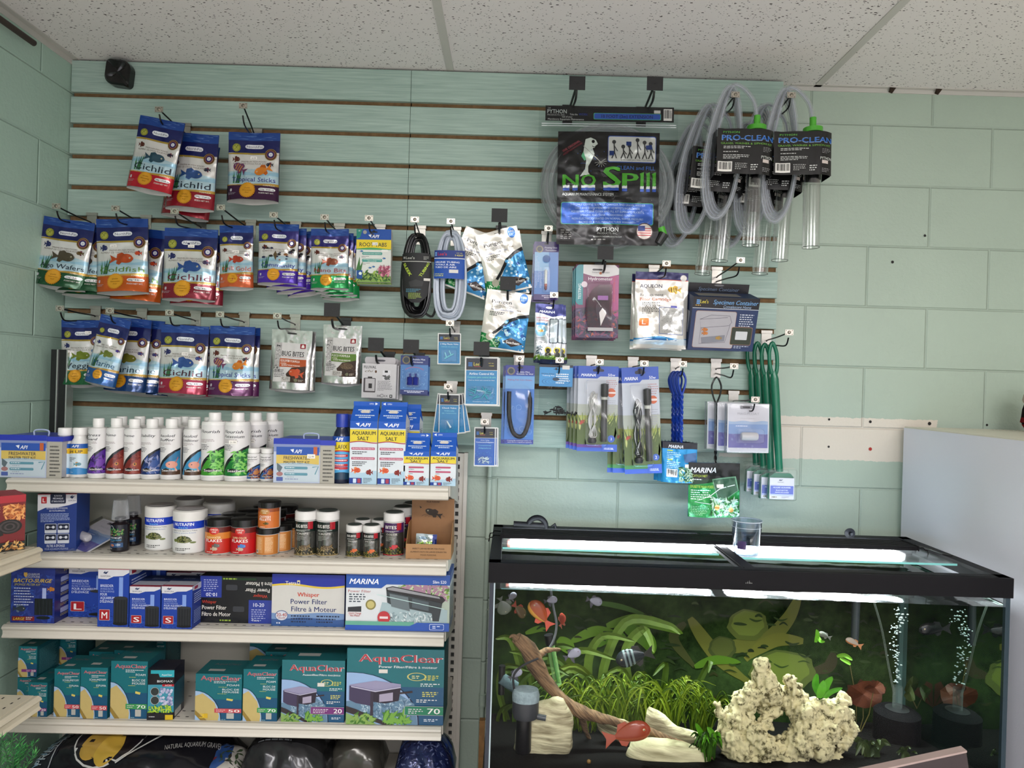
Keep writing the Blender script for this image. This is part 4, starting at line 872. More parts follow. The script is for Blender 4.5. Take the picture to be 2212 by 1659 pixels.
# ---- tubing coils
def coil(px, py, wpx, hpx, col, fin, y, seed, label, n=13, r=.0042, name='airline_tubing_coil', spread=.05):
    s = SC(y); a = wpx/s/2; h = hpx/s; rr_ = random.Random(seed); t = empty(name); g = G(); pts = []
    for k in range(n):
        aa = a*(1-.62*k/n)*rr_.uniform(.95, 1.05); top = -.004-rr_.uniform(0, .012)-.022*k/n; bot = -h+rr_.uniform(0, .012)+.034*k/n; dy = -spread*.5+spread*rr_.random(); sh = rr_.uniform(-.004, .004)
        L = []
        for i in range(28):
            th = 2*math.pi*i/28; c_ = math.cos(th); z = (top+bot)/2+(top-bot)/2*c_*(1) ; wd = abs(math.sin(th))**.62*(1 if math.sin(th) > 0 else -1); u = (1-c_)/2
            L.append(Vector((wd*aa*(.82+.22*u)+sh, dy*(.3+.7*math.sin(th/2))-.01, z)))
        g.tube(L, r, M(col, fin), 7, closed=True)
    g.build('tubing_loops', t, True); tag(t, label, 'tubing'); put(t, px, py, y, 1.5); return t, a, h
t, a, h = coil(905, 499, 66, 194, '0e0e0f', 'gloss', -.16, 1, 'coil of glossy black airline tubing with black paper sleeve')
G().tube(smooth_pts([(.02, -.02, -h*.9), (.05, -.012, -h*.95), (.062, -.005, -h*.8)], 5), .0036, M('0e0e0f', 'gloss'), 8).build('loose_end', t, True)
def sleeve(a, dp):
    return lambda q, b: Vector((math.sin((q-.5)*2.4)/math.sin(1.2)*a, -.03-dp*math.cos((q-.5)*2.6), 0))
def wrap(cv, a, z0, dp, parent, name='paper_sleeve', nx=10):
    H = cv.H; f0 = sleeve(a, dp); return cv.build(name, parent, lambda q, b: f0(q, b)+Vector((0, 0, z0-b*H)), nx, 1)
c = Cv(.1, .55*h, 'paper'); c.poly([(0, .03), (.2, 0), (.8, 0), (1, .03), (1, .5), (.85, .85), (.62, .99), (.4, .99), (.15, .85), (0, .5)], '141414'); c.t(.32, .10, .055, "Lee's", 'a8a8a0', 2, w=.26); c.rect(.08, .08, .16, .12, '8c8c88'); c.rect(0, .165, 1, .178, 'b8b8b0'); c.fine(.7, .07, .9, 3, .025, 'b8b8b0')
c.t(.24, .33, .06, 'SLEEK', 'b0c83c', 2, w=.44, rot=58); c.t(.74, .33, .06, 'TUBING', 'b0c83c', 2, w=.5, rot=-58); c.poly([(.3, .58), (.5, .53), (.72, .57), (.68, .66), (.35, .68)], '2c2c2c'); c.fine(.22, .72, .7, 3, .025, '5c9cb4'); c.fine(.3, .8, .7, 5, .025, 'b0c85c'); c.rect(.72, .5, .98, .55, 'd0ccc4')
wrap(c, a*.93, -h*.27, .012, t)
t, a, h = coil(975, 494, 68, 200, 'b4bcc8', 'gloss', -.16, 2, 'coil of clear bluish airline tubing with blue paper sleeve', 13, .0043)
c = Cv(.1, .30*h, 'paper'); c.base('1c4ca0'); c.rect(0, .0, 1, .27, '24387c'); c.rect(0, .27, 1, .295, 'e0e4ea'); 
for k in range(3): c.rect(.04, .07+.05*k, .13, .1+.05*k, '7ca8dc')
c.t(.3, .13, .11, "Lee's", 'c03040', 2, w=.26); c.t(.78, .17, .06, '14507', 'd8d058', 1, w=.26); c.t(.78, .09, .03, 'CAT. NO.', 'd8d058', 1, w=.2); c.t(.42, .42, .06, 'AIRLINE TUBING', 'e4e8f0', 2, w=.72); c.t(.36, .51, .06, 'TUYAU À AIR', 'e4e8f0', 2, w=.58); c.t(.38, .6, .06, 'TUBO DE AIRE', 'e4e8f0', 2, w=.62); c.rect(.5, .68, .75, .8, 'd8d4cc'); c.t(.2, .84, .04, '25FT/8.25M', 'd8e06c', 1, w=.3); c.t(.2, .9, .045, 'FLEXIBLE', 'd8e06c', 1, w=.3)
wrap(c, a*.95, -h*.26, .012, t)
# ---- resin bags
def flatbag(cv, name, B, seed, label, cat, group, px, py, y, tilt, back='c8c8c4', fin=None):
    f = pouch_map(cv.W, cv.H, B, seed, 0); f2 = lambda a, b: Vector((f(a, b).x, f(a, b).y*(1 if b < .96 else .1), f(a, b).z))
    g = G(); w = cv.W/2; g.add([(-w, .001, 0), (w, .001, 0), (w, .001, -cv.H), (-w, .001, -cv.H)], [(0, 1, 2, 3)], M(back, 'gloss'))
    def fm(a, b):
        p = f(a, b); k = min(1, (1-b)*9); return Vector((p.x, p.y*k-.001, p.z))
    o = cv.build(name, None, fm, 12, 14, extra=g); tag(o, label, cat, group); put(o, px, py, y, tilt); return o
def purigen(W_, H_, seed):
    c = Cv(W_, H_, 'foil'); c.base('d4d0c6'); c.ell(.84, .09, .09, '2c68b0', ry=.085); c.t(.84, .07, .035, '100', 'e4ecf4', 1, w=.12); c.fine(.78, .105, .9, 2, .02, 'c8d8ec'); c.t(.36, .19, .062, 'Purigen', '1c1e26', 1, w=.44); c.fine(.15, .25, .8, 3, .018, '6c6c6c', .3); c.t(.4, .33, .026, 'Premium Synthetic Filter Resin', '2c4c94', 0, w=.5); c.fine(.13, .37, .5, 3, .026, '2c2c2c', .55)
    c.poly([(1, .37), (.8, .42), (.6, .52), (.45, .65), (.3, .8), (0, .8), (0, 1), (1, 1)], '2c7cb0'); c.poly([(1, .34), (.8, .385), (.55, .48), (.38, .63), (.22, .74), (.22, .8), (.4, .68), (.6, .53), (.8, .44), (1, .4)], '14181c')
    r = random.Random(seed)
    for k in range(50): c.ell(r.uniform(.5, .97), r.uniform(.5, .9), r.uniform(.015, .045), r.choice(('8cc0dc', '1c4c8c', '4c94c8', 'b8d8e4')), n=9)
    c.poly([(0, .74), (.25, .78), (.42, .97), (0, .97)], '147a3c'); c.leaves(.02, .8, .45, .95, 26, ('3c9c4c', '0c4c28', 'a8c8a0'), .06, seed); c.ell(.2, .8, .085, 'b0a898', n=20); c.poly([(.5, .86), (.68, .78), (.95, .86), (.7, .93)], '2c201c'); c.t(.72, .86, .05, 'Seachem', 'e8e4dc', 1, w=.3); c.rect(0, .975, 1, 1, 'd8d8d0'); c.line([(.44, .045), (.62, .05)], .012, '3a3834'); c.fine(.72, .3, .92, 1, .03, '6c5c4c', .6); return c
w, h = fitc(92, 138, -.18); o = flatbag(purigen(w, h, 3), 'resin_bag', .012, 31, 'upper white and blue resin bag tilted with its top to the left', 'bag', 'filter resin bags', 1071, 498, -.18, -14)
again(o, 'resin bag hidden behind the upper one and leaning the other way', -22, .03, 2, 34); again(o, 'third resin bag of the upper hook, a sliver at its right edge', 6, .015, 4, 5)
w, h = fitc(96, 126, -.18); o = flatbag(purigen(w, h, 4), 'resin_bag', .012, 32, 'lower white and blue resin bag tilted with its top to the right', 'bag', 'filter resin bags', 1101, 630, -.195, 8)
# thermometer card
w, h = fitc(53, 126, -.16); c = Cv(w, h, 'gloss'); c.rr(0, 0, 1, 1, .04, '3c2868'); c.rect(.02, .18, .98, .9, '4878b8'); c.rect(.02, .18, .6, .5, '7ca8cc'); hole(c, .04, .2); c.ell(.22, .13, .15, '8c805c', zig=12); c.ell(.22, .13, .1, '2c2c34'); c.t(.68, .1, .03, 'Floating Glass', 'd8d4e4', 1, w=.5); c.t(.68, .145, .03, 'Thermometer', 'd8d4e4', 1, w=.46)
for k in range(3): c.fine(.05+.1*k, .25+k*.1, .14+.1*k, 22 if k == 0 else 14, .025, 'b8c8e0', .4, k)
c.fine(.3, .92, .95, 2, .03, 'd0c8e0', .5, al='c')
o = card_item(1181, 522, 53, 126, -.165, 1, c, 'purple and blue card with a floating glass thermometer', 'card', 'thermometer cards', 'thermometer_card', .002, '3c2c6c')
G().lathe([(.0005, 0), (.0042, .004), (.0042, .012)], M('601818', 'gloss'), 10).lathe([(.0045, .012), (.0045, .02)], M('a04434', 'gloss'), 10).lathe([(.0045, .02), (.0042, .062), (.001, .066)], M('cdd2cc', 'gloss'), 10).build('thermometer', o, True).location = (-.001, -.009, -h*.84)
bubble(o, -w*.14, w*.16, -h*.88, -h*.42, .014, r=.006); e = G().lathe([(.002, 0), (.011, .001), (.012, .004)], M('a8c8e0', 'clear'), 14).build('suction_cup', o, True); e.rotation_euler = (math.pi/2, 0, 0); e.location = (0, -.004, -h*.3)
again(o, 'thermometer card behind the front one, its left edge showing', -2, .014, 4, 1.5)
# slim cartridge bags
w, h = fitc(60, 128, -.165); c = Cv(w, h, 'foil'); c.base('c8ccd0'); c.poly([(0, 0), (1, 0), (1, .19), (.62, .21), (.3, .17), (0, .15)], '1c2468'); c.ell(.5, .06, .13, 'e0e0dc', ry=.02); c.t(.42, .13, .042, 'MARINA', 'e8ecf4', 2, 1, w=.56); c.t(.27, .235, .028, 'Slim Filter', 'b04444', 1, w=.46); c.t(.27, .275, .028, 'Cartridge', 'b04444', 1, w=.42); c.rect(.05, .32, .45, .36, '4c94c8'); c.ell(.22, .46, .2, '8cc0dc'); c.fish(.22, .46, .2, 'd8984c'); c.fine(.05, .57, .42, 5, .025, '585858', .4)
for a in (.55, .86): c.rr(a-.03, .24, a+.29, .66, .05, '38424c'); c.rr(a, .255, a+.26, .645, .04, 'b8c4c8')
c.leaves(.06, .72, .3, .86, 10, ('2c3c4c', '6c7c84'), .1, 3); 
for a in (.5, .82): c.ell(a, .78, .13, 'c8b838', zig=10); c.ell(a, .78, .08, '2c2c20'); c.ell(a, .86, .12, '2c2c20', zig=8)
c.grass(.5, .95, 1.1, .1, 30, ('8cac3c', '4c7828'), 3); c.rect(0, .93, 1, 1, '142040')
o = flatbag(c, 'cartridge_bag', .012, 41, 'narrow bag of slim filter cartridges with navy top and grassy bottom', 'bag', 'slim cartridge bags', 1187, 657, -.165, 2)
again(o, 'slim cartridge bag behind the front one, its right edge showing', 6, .016, 2, -3)
# hydrometer
w, h = fitc(93, 158, -.17); c = Cv(w, h, 'gloss'); c.rr(0, 0, 1, 1, .1, '702c54'); c.rr(0, 0, .4, .55, .1, '24848c'); c.rect(.17, .02, .5, .55, '702c54'); c.rect(.8, .14, 1, .7, 'a03c74'); c.poly([(.17, 0), (.9, 0), (1, .05), (1, .13), (.75, .165), (.4, .16), (.17, .12)], 'cfccca'); c.rr(.38, .055, .62, .08, .03, '302c2c')
c.t(.46, .1, .03, 'Instant', '5c5c5c', 0, w=.16); c.t(.7, .1, .03, 'Ocean', '5c5c5c', 0, w=.16); c.ell(.57, .115, .03, 'b8683c'); c.t(.57, .19, .045, 'Hydrometer', 'e8dce4', 1, w=.56); c.ell(.2, .27, .07, 'd8c8d0'); c.t(.09, .37, .04, 'TESTING', 'd8e8e8', 1, w=.36, rot=-90); c.poly([(0, .6), (.3, .58), (.8, .62), (1, .75), (1, .93), (.9, 1), (.1, 1), (0, .93)], '3c2848'); c.leaves(.04, .62, .96, .97, 50, ('a8503c', '544468', '24303c', '7c3c58'), .1, 4); c.t(.9, .33, .03, 'Test Aquarium Salinity', 'd05060', 0, w=.6, rot=90)
o = card_item(1291, 572, 93, 158, -.17, 1, c, 'purple and teal hydrometer pack with a clear swing-arm gauge', 'pack', 'hydrometer packs', 'hydrometer_pack', .003, '5c2c4c')
bubble(o, -w*.26, w*.36, -h*.9, -h*.24, .022, r=.012)
g = G(); P = [(-w*.2, -h*.86), (-w*.28, -h*.66), (-w*.26, -h*.48), (-w*.1, -h*.33), (w*.03, -h*.28), (w*.33, -h*.28), (w*.33, -h*.86)]; g.prism(P, -.016, -.004, M('c8a8b8', 'clear')); g.build('gauge_body', o)
G().prism([(w*.08, -h*.84), (w*.04, -h*.66), (w*.11, -h*.6), (w*.19, -h*.64), (w*.2, -h*.68)], -.0175, -.0165, M('d8d0cc', 'gloss')).build('swing_arm', o); G().box(-w*.22, w*.36, -.021, -.012, -h*.91, -h*.865, M('a8a4a4', 'gloss')).build('base_bar', o); G().box(0, w*.24, -.017, -.0165, -h*.49, -h*.43, M('8a4494', 'gloss')).build('scale_label', o)
again(o, 'hydrometer pack second from the front', -3, .022, 2); again(o, 'rearmost hydrometer pack, its left edge showing', -5, .04, 4)
# filter cartridge bag
w, h = fitc(114, 165, -.17); c = Cv(w, h, 'foil'); c.base('d2cec6'); c.rect(0, 0, 1, .1, '1c1c4c'); c.rect(0, .1, 1, .108, 'c05030'); c.ell(.5, .06, .09, '5c5c70', ry=.018); c.ell(.91, .07, .06, 'b8b4ac'); c.t(.3, .185, .05, 'AQUEON', '1c2040', 1, w=.42); c.fish(.75, .23, .26, 'c8a03c', hgt=.42, stripes='2c2018', flip=1); c.t(.1, .3, .04, 'Replacement', '3c3c44', 0, w=.44, al='l'); c.t(.1, .358, .042, 'Filter Cartridge', 'b85c24', 1, w=.58, al='l'); c.fine(.14, .4, .48, 8, .02, '3c3c3c', .45, 2)
c.rr(.09, .61, .27, .71, .02, 'c86820'); c.t(.18, .66, .06, 'L', 'e8e0d8', 0, w=.07); c.rr(.46, .46, .92, .82, .01, '6c78a0'); c.rr(.47, .467, .91, .812, .01, 'b4b4b0'); r = random.Random(2)
for k in range(160): a, b_ = r.uniform(.5, .88), r.uniform(.49, .79); c.poly([(a, b_), (a+.012, b_+.003), (a+.006, b_+.01)], r.choice(('6c6c70', '8c8890', '9c9c98', '54545c')))
c.rect(.68, .44, .8, .465, '3c3c8c'); c.wave(0, 1, .86, .012, .9, '3c84b8', 1, 1.3); c.wave(0, 1, .885, .014, .95, 'c8d4dc', 2, 1.6); c.wave(0, .8, .885, .01, .895, '1c5c9c', .4, 1.4)
o = flatbag(c, 'filter_cartridge_bag', .02, 51, 'white bag with navy header and striped yellow fish, showing an oblong filter pad', 'bag', 'white filter cartridge bags', 1430, 588, -.165, 2)
again(o, 'white filter cartridge bag behind the front one, its left edge showing', -4, .03, 2)
# specimen containers
def specimen(px, py, y, wpx, hpx, D, yaw, label):
    w, h = fitc(wpx, hpx, y); c = Cv(w, h, 'gloss'); c.base('1c3058'); c.rect(0, 0, 1, .2, '14141c'); c.rect(.0, .205, 1, .215, 'c8ccd0')
    for a in range(3): c.rect(.05, .055+.03*a, .1, .075+.03*a, '6c9cd0')
    c.t(.165, .085, .07, "Lee's", 'c8b83c', 2, w=.12); c.fine(.04, .15, .22, 1, .03, 'c8a050', .6); c.t(.64, .085, .085, 'Specimen Container', '6c9cc8', 1, 1, w=.68); c.t(.67, .165, .055, 'Convalescent Home', '9cb0c8', 0, 1, w=.42)
    c.rr(.06, .255, .68, .955, .03, '8c6444'); c.rr(.065, .262, .675, .948, .028, 'a8a4a8')
    c.line([(.13, .42), (.3, .33), (.58, .34), (.62, .46), (.58, .52), (.16, .58), (.13, .42), (.55, .37)], .006, '605c64'); c.line([(.16, .58), (.16, .88), (.55, .84), (.6, .5)], .006, '6c6870'); c.poly([(.18, .76), (.54, .7), (.54, .82), (.2, .87)], '7c7c84'); c.fish(.23, .68, .1, 'b86c2c'); c.fish(.22, .61, .1, 'b86c2c', eye=0); c.fish(.45, .76, .1, 'a07c3c', flip=1)
    c.fine(.73, .3, .97, 8, .042, 'c8ccd4', .4, 3); c.rr(.63, .54, .95, .88, .02, 'a87c5c'); c.rr(.635, .547, .945, .873, .02, '2c3428'); c.rr(.7, .62, .88, .78, .01, 'c8c8c8'); c.fine(.7, .9, .95, 2, .03, 'c8ccd4', .4)
    t = empty('specimen_container_box'); wall = G().box(-w/2, w/2, .0003, D, -h, 0, M('1a2c50', 'paper'))
    q = Cv(.9*w, D*.8, 'gloss'); o = c.build('printed_front', t, org='top'); wall.build('carton', t)
    l = G().box(-w*.4, w*.25, D*.25, D*.75, .0001, .0006, M('7c7870', 'paper')); l.build('top_print', t); G().box(-w/2-.0006, -w/2, D*.25, D*.8, -h*.7, -h*.3, M('8c8c94', 'paper')).build('side_print', t)
    b_ = Cv(w*.94, .03, 'gloss'); b_.base('14141c'); b_.t(.5, .6, .4, 'Specimen Container', '5c6c84', 1, 1, w=.68); b_.rr(.42, .1, .58, .3, .06, '6c6c70'); fo = b_.build('hanging_flap', t, org='bot', extra=G().box(-w*.47, w*.47, .0002, .001, 0, .03, M('14141c', 'paper'))); fo.location = (0, D-.003, -.001)
    tag(t, label, 'box', 'specimen container boxes'); put(t, px, py, y, 2, yaw); t.rotation_euler.x = .3; return t
o = specimen(1571, 643, -.215, 146, 118, .09, 3, 'dark blue boxed specimen container, front one, tank picture facing out')
o2 = again(o, 'dark blue specimen container box behind the front one, its flap standing higher', -18, .09, -6, -.5); o2.rotation_euler.x = .1
# ---- heaters
def heater(wpx, hpx, px, py, y, tilt, foot, label, cord, vol, tw):
    w, h = fitc(wpx, hpx, y); c = Cv(w, h, 'gloss'); c.base('b8bcc4'); c.rect(0, .45, 1, .6, 'a4a89c'); c.rect(0, .58, 1, .92, '98a04c'); c.poly([(0, 0), (1, 0), (1, .12), (.55, .12), (.48, .145), (0, .145)], '2c50ac'); c.rr(.36, .035, .64, .065, .04, '14182c'); c.ell(.5, .038, .07, '14182c')
    c.t(.25, .105, .034, 'MARINA', 'e8ecf4', 2, 1, w=.36); c.t(.83, .1, .03, '50w', 'e8ecf4', 0, w=.18); c.fine(.7, .16, .98, 6, .022, 'b08484', .4, 5); c.fine(.7, .4, .98, 7, .022, '9c9ca4', .3, 6); c.ell(.83, .31, .11, 'c05c34', n=24); c.rect(.72, .3, .94, .32, 'e0d0c8')
    c.grass(.5, .93, 1.1, .4, 60, ('a8b458', '6c8034', 'b4b870', '50602c'), 7); c.rect(0, .92, .62, .955, foot); c.rect(0, .955, 1, 1, '3458b4'); c.rect(.62, .915, 1, 1, '3458b4'); c.ell(.85, .85, .09, '3c5cac'); c.t(.85, .85, .03, '2', 'e8ecf4'); c.t(.8, .965, .025, vol, 'e8ecf4', 1, w=.24); c.fish(.12, .66, .16, 'a84430', rot=-40, flip=1)
    o = card_item(px, py, wpx, hpx, y, tilt, c, label, 'card', 'aquarium heater cards', 'heater_card', .002, '3450a0')
    x = w*.15; g = G().tube([(x, -.014, -h*.2), (x, -.014, -h*.21), (x, -.014, -h*.34), (x, -.014, -h*.35)], [.004, .012, .012, .011], M('26282a', 'gloss'), 14); g.build('heater_cap', o, True)
    G().tube([(x, -.014, -h*.35), (x, -.014, -h*.88)], .0095, M('3c3c3a', 'gloss'), 14).tube([(x, -.014, -h*.36), (x, -.014, -h*.39)], .0105, M('b8b8b0', 'plastic'), 14).build('glass_tube', o, True)
    g = G(); cf = M('17181b' if cord else 'aaa8a4', 'gloss')
    for k in range(5):
        e = .006*k; g.tube(smooth_pts([(-w*.2+e*.4, -.012, -h*.8), (-w*.14-e*.5, -.012-.001*k, -h*.62), (-w*.22+e, -.012, -h*.42+e), (-w*.12, -.013, -h*.3-e), (-w*.02-e, -.012, -h*.42), (-w*.1+e*.3, -.012, -h*.62), (-w*.02-e, -.012, -h*.8), (-w*.12, -.012, -h*.84+e*.5)], 5, True), .0017, cf if k != 3 else M('c8c8c4', 'gloss'), 6, closed=True)
    g.build('coiled_cord', o, True); G().lathe([(.011, -.008), (.014, 0), (.011, .008)], M('1c1c20', 'plastic'), 12, ax=(-w*.13, -.012)).build('suction_bracket', o, True).location = (0, 0, -h*.87)
    bubble(o, -w*.33, w*.26, -h*.95, -h*.155, .03, r=.01); bubble(o, w*.03, w*.28, -h*.6, -h*.17, .032, r=.01) if 0 else None
    return o
o = heater(87, 184, 1293, 791, -.19, 1.3, '5c3484', 'blue and green heater card with pale coiled cord, frontmost of the left stack', 0, '10US/38L', 0)
for k in range(3): again(o, 'heater card %s in the left stack' % ('second', 'third', 'rearmost')[k], -6*(k+1), .03*(k+1), 0, .2)
o = heater(80, 230, 1382, 793, -.19, -2, '3c7c44', 'taller heater card with black coiled cord, frontmost of the right stack', 1, '13US/50L', 0)
again(o, 'taller heater card second in the right stack', -13, .035, 2, 2.5); again(o, 'rearmost taller heater card, low at the left of the right stack', -20, .06, 4, 3.2); 
# ---- net on blue twisted handles
def netbag(cv, seed, label, px, py, y, tilt, name='net_pack'):
    return flatbag(cv, name, .008, seed, label, 'net', None, px, py, y, tilt)
def loopstick(col, top, low, x0, x1, y, lw, n, rad, label, name, fin='gloss', twist=0):
    """wire handles: an eye loop over the peg and a twisted shaft down to the pack"""
    a = W(x0, top, y); b = W(x1, low, y); t = empty(name, a); d = b-a; g = G()
    for k in range(n):
        w = lw*(1-.12*k); dy = -.0075*k; c = Vector((0, dy, 0))
        L = smooth_pts([c+d*.30, c+d*.2+Vector((-w*.75, 0, 0)), c+d*.09+Vector((-w, 0, 0)), c+Vector((0, 0, 0)), c+d*.09+Vector((w, 0, 0)), c+d*.2+Vector((w*.75, 0, 0)), c+d*.30], 6)
        g.tube(L, rad, M(col, fin), 8)
        for s in (0, 1):
            L = [c+d*.30+(d*.70)*(i/60)+Vector((rad*.9*math.cos(i*.55+s*3.14+k), rad*.9*math.sin(i*.55+s*3.14+k), 0)) for i in range(61)]; g.tube(L, rad*.95, M(col, fin), 6)
    g.build('twisted_handle', t, True); return t
t = loopstick('1c3c9c', 803, 972, 1471, 1469, -.14, .0145, 3, .0032, '', 'aquarium_net')
w, h = fitc(75, 86, -.15); c = Cv(w, h, 'foil'); c.base('2484b8'); c.rect(0, 0, 1, .16, '14161c'); c.t(.38, .1, .085, 'MARINA', 'd8dce0', 2, 1, w=.42); c.rect(.14, .19, .3, .22, 'a8b83c'); c.fine(.14, .25, .55, 4, .045, 'b8d8e8', .4); c.rect(.14, .42, .3, .45, 'a8b83c'); c.fine(.14, .48, .6, 5, .045, 'b8d8e8', .4, 3); c.poly([(.6, .3), (.98, .24), (.98, .5), (.66, .5)], '3c5c84'); c.barcode(.14, .66, .45, .86); c.leaves(.5, .62, .98, .96, 40, ('3c7c3c', '6c946c', '1c4c28', '9cb49c'), .09, 2); c.rect(.66, .54, .82, .62, 'd8d4cc')
def netchild(t, cv, seed, px, py, y, dt, name='net_pack'):
    f = pouch_map(cv.W, cv.H, .01, seed, 0); w = cv.W/2
    g = G(); g.add([(-w, .002, 0), (w, .002, 0), (w, .002, -cv.H), (-w, .002, -cv.H)], [(0, 1, 2, 3)], M('1c4c7c', 'gloss'))
    g.add([(-w*.95+i*w*.1, -.001-.002*(i % 2), (.006 if i % 2 else .001)) for i in range(20)]+[(-w*.95+i*w*.1, 0, -.004) for i in range(20)], [(i, i+1, 21+i, 20+i) for i in range(19)], M('e0e4e8', 'clearbag'))
    o = cv.build(name, t, f, 10, 10, extra=g); o.location = W(px, py, y)-t.location; o.rotation_euler = (0, math.radians(dt)-ROLL, 0); return o
netchild(t, c, 61, 1469, 956, -.16, 2.5)
tag(t, 'blue net pack hanging from a stack of blue twisted wire handles, frontmost', 'net', 'blue handled nets')
for k in range(2): again(t, 'blue net pack %s behind the front one, dark edge at the left' % ('directly', 'furthest')[k], -5*(k+1), .02*(k+1), 0)
t = loopstick('1a191b', 815, 1010, 1548, 1545, -.14, .0145, 1, .0028, '', 'aquarium_net')
w, h = fitc(110, 116, -.15); c = Cv(w, h, 'foil'); c.base('1c7434'); c.rect(0, 0, 1, .3, '101412'); c.poly([(0, .3), (1, .3), (1, .5), (.6, .34), (0, .42)], '14301c'); c.t(.28, .13, .1, 'MARINA', 'd8dce0', 2, 1, w=.5); c.t(.22, .24, .045, 'CATCH NET', 'a8b83c', 1, w=.3); c.fine(.08, .3, .5, 1, .03, 'd8e0d8', .5); c.t(.3, .44, .05, 'ÉPUISETTE POUR POISSONS', 'a8b83c', 1, w=.52); c.fine(.05, .5, .5, 5, .04, 'c8d8c8', .4, 3); c.poly([(.46, .3), (.92, .24), (.98, .5), (.72, .68), (.56, .66)], '5c8468'); c.poly([(.48, .32), (.9, .265), (.96, .5), (.72, .65), (.57, .63)], '2c4c38')
c.line([(.9, .4), (.6, .48), (.44, .6), (.12, .72), (.5, .76), (.75, .68)], .014, 'c8d4cc'); c.leaves(.42, .66, .98, .97, 70, ('2c7c2c', '5c945c', '14441c', 'a8bca8'), .07, 3); c.ell(.55, .82, .05, 'b8843c'); c.ell(.82, .86, .05, 'b8843c'); c.fine(.05, .8, .42, 6, .03, '8cb88c', .35, 4); c.rect(.55, .4, .68, .46, 'd8d4cc')
netchild(t, c, 62, 1543, 1000, -.165, 1); tag(t, 'green catch net pack hanging lowest from a single black twisted wire handle', 'net')
# ---- magnet cleaner packs
w, h = fitc(90, 106, -.2); c = Cv(w, h, 'gloss'); c.rr(.03, .03, .97, .97, .08, 'bcbac0'); c.rect(.03, .38, .97, .88, '6c88b4'); c.rect(.03, .62, .97, .9, '54508c'); c.wave(.03, .97, .36, .012, .42, '8ca0bc', 0, 2); c.rr(.3, .045, .6, .11, .02, '6c6a70'); c.rr(.36, .06, .54, .09, .02, '202024'); c.t(.5, .205, .05, 'MAG-FLOAT', '9c9aa0', 1, w=.52); c.t(.48, .3, .03, 'Glass Cleaner', 'a09ca0', 0, w=.36); c.fine(.2, .45, .85, 1, .03, 'd0d4e0', .5); c.t(.5, .91, .025, 'No More Algae - No Wet Hands!', 'd8d4e0', 1, w=.5)
for k in range(12): c.ring(rnd.uniform(.08, .92), rnd.uniform(.6, .88), .02, .2, '9ca8d0', n=10)
o = card(c, 'magnet_cleaner_pack', .002, 'c8c8cc'); bubble(o, -w*.56, w*.56, -h*1.03, h*.03, .012, r=.012); bubble(o, -w*.34, w*.34, -h*.8, -h*.5, .03, r=.008)
g = G().lathe([(.0, -.001), (.010, 0), (.0125, .004), (.0125, .046), (.010, .05), (0, .051)], M('b4b2b4', 'gloss'), 18); m_ = g.build('float_magnet', o, True); m_.rotation_euler = (0, math.pi/2, 0); m_.location = (-.026, -.016, -h*.66)
G().box(-w*.57, -w*.54, -.006, 0, -h, 0, M('d0d4d8', 'clear')).build('ribbed_rim', o)
s_ = SC(-.2); tag(o, 'white and purple magnet cleaner pack with grey cylinder, frontmost of three', 'pack', 'magnet cleaner packs'); put(o, 1617, 872, -.2, 1)
again(o, 'magnet cleaner pack in the middle of the three', -14, .04, -1); again(o, 'rearmost magnet cleaner pack, leftmost of the three', -28, .08, -2)
# ---- algae scrapers
def scraper():
    t = empty('algae_scraper'); g = G(); gr = M('17684c', 'gloss'); a = W(1661, 742, -.13); b = W(1676, 1016, -.13); d = b-a
    g.tube(smooth_pts([d*.27, d*.2+Vector((-.01, 0, 0)), d*.08+Vector((-.0115, 0, 0)), Vector((0, 0, .0)), d*.08+Vector((.0115, 0, 0)), d*.2+Vector((.01, 0, 0)), d*.27], 7), .006, gr, 9)
    g.tube([d*.22, d*.28, d*.4, d*.7, d*.9, d], [.008, .013, .0135, .0125, .011, .0115], gr, 12); g.build('handle', t, True)
    hx = d.x+.0; z = d.z; G().prism([(hx-.037, z-.085), (hx+.043, z-.085), (hx+.04, z-.015), (hx+.03, z-.004), (hx-.02, z-.004), (hx-.034, z-.015)], -.012, .004, gr).build('scraper_head', t)
    w_, h_ = .076, .066; c = Cv(w_, h_, 'gloss'); c.base('c8c6cc'); c.t(.45, .2, .05, 'SEAPORA', '3c3c50', 0, w=.26); c.poly([(.36, .12), (.44, .05), (.42, .1), (.55, .07), (.46, .14)], '24304c'); c.rect(.03, .34, .97, .84, '4c5ca8'); c.wave(.03, .97, .33, .02, .37, 'c8c6cc', 1, .8); c.t(.5, .45, .07, 'ALGAE SCRAPER', 'e0e4f0', 1, w=.72); c.t(.5, .58, .06, 'RACLETTE', 'e0e4f0', 1, w=.48); c.t(.5, .68, .06, 'ANTI-ALGUES', 'e0e4f0', 1, w=.56); c.rect(.03, .76, .97, .84, 'a8b0d8'); c.barcode(.06, .86, .32, .96); c.fine(.5, .87, .85, 3, .03, '50505c', .4)
    o = c.build('label_card', t, org='top'); o.location = (hx+.003, -.016, z-.018); bubble(t, hx-.045, hx+.05, z-.09, z+.012, .024, r=.008); t.location = a; return t
t = scraper(); tag(t, 'green algae scraper with its label facing out, frontmost at the right edge', 'scraper', 'green algae scrapers'); t.location += Vector((0, -.03, 0))
for k in range(3): again(t, 'green algae scraper %s in the row behind the front one' % ('second', 'third', 'last')[k], -9*(k+1), .03*(k+1), -4*(k+1)+6, .3)
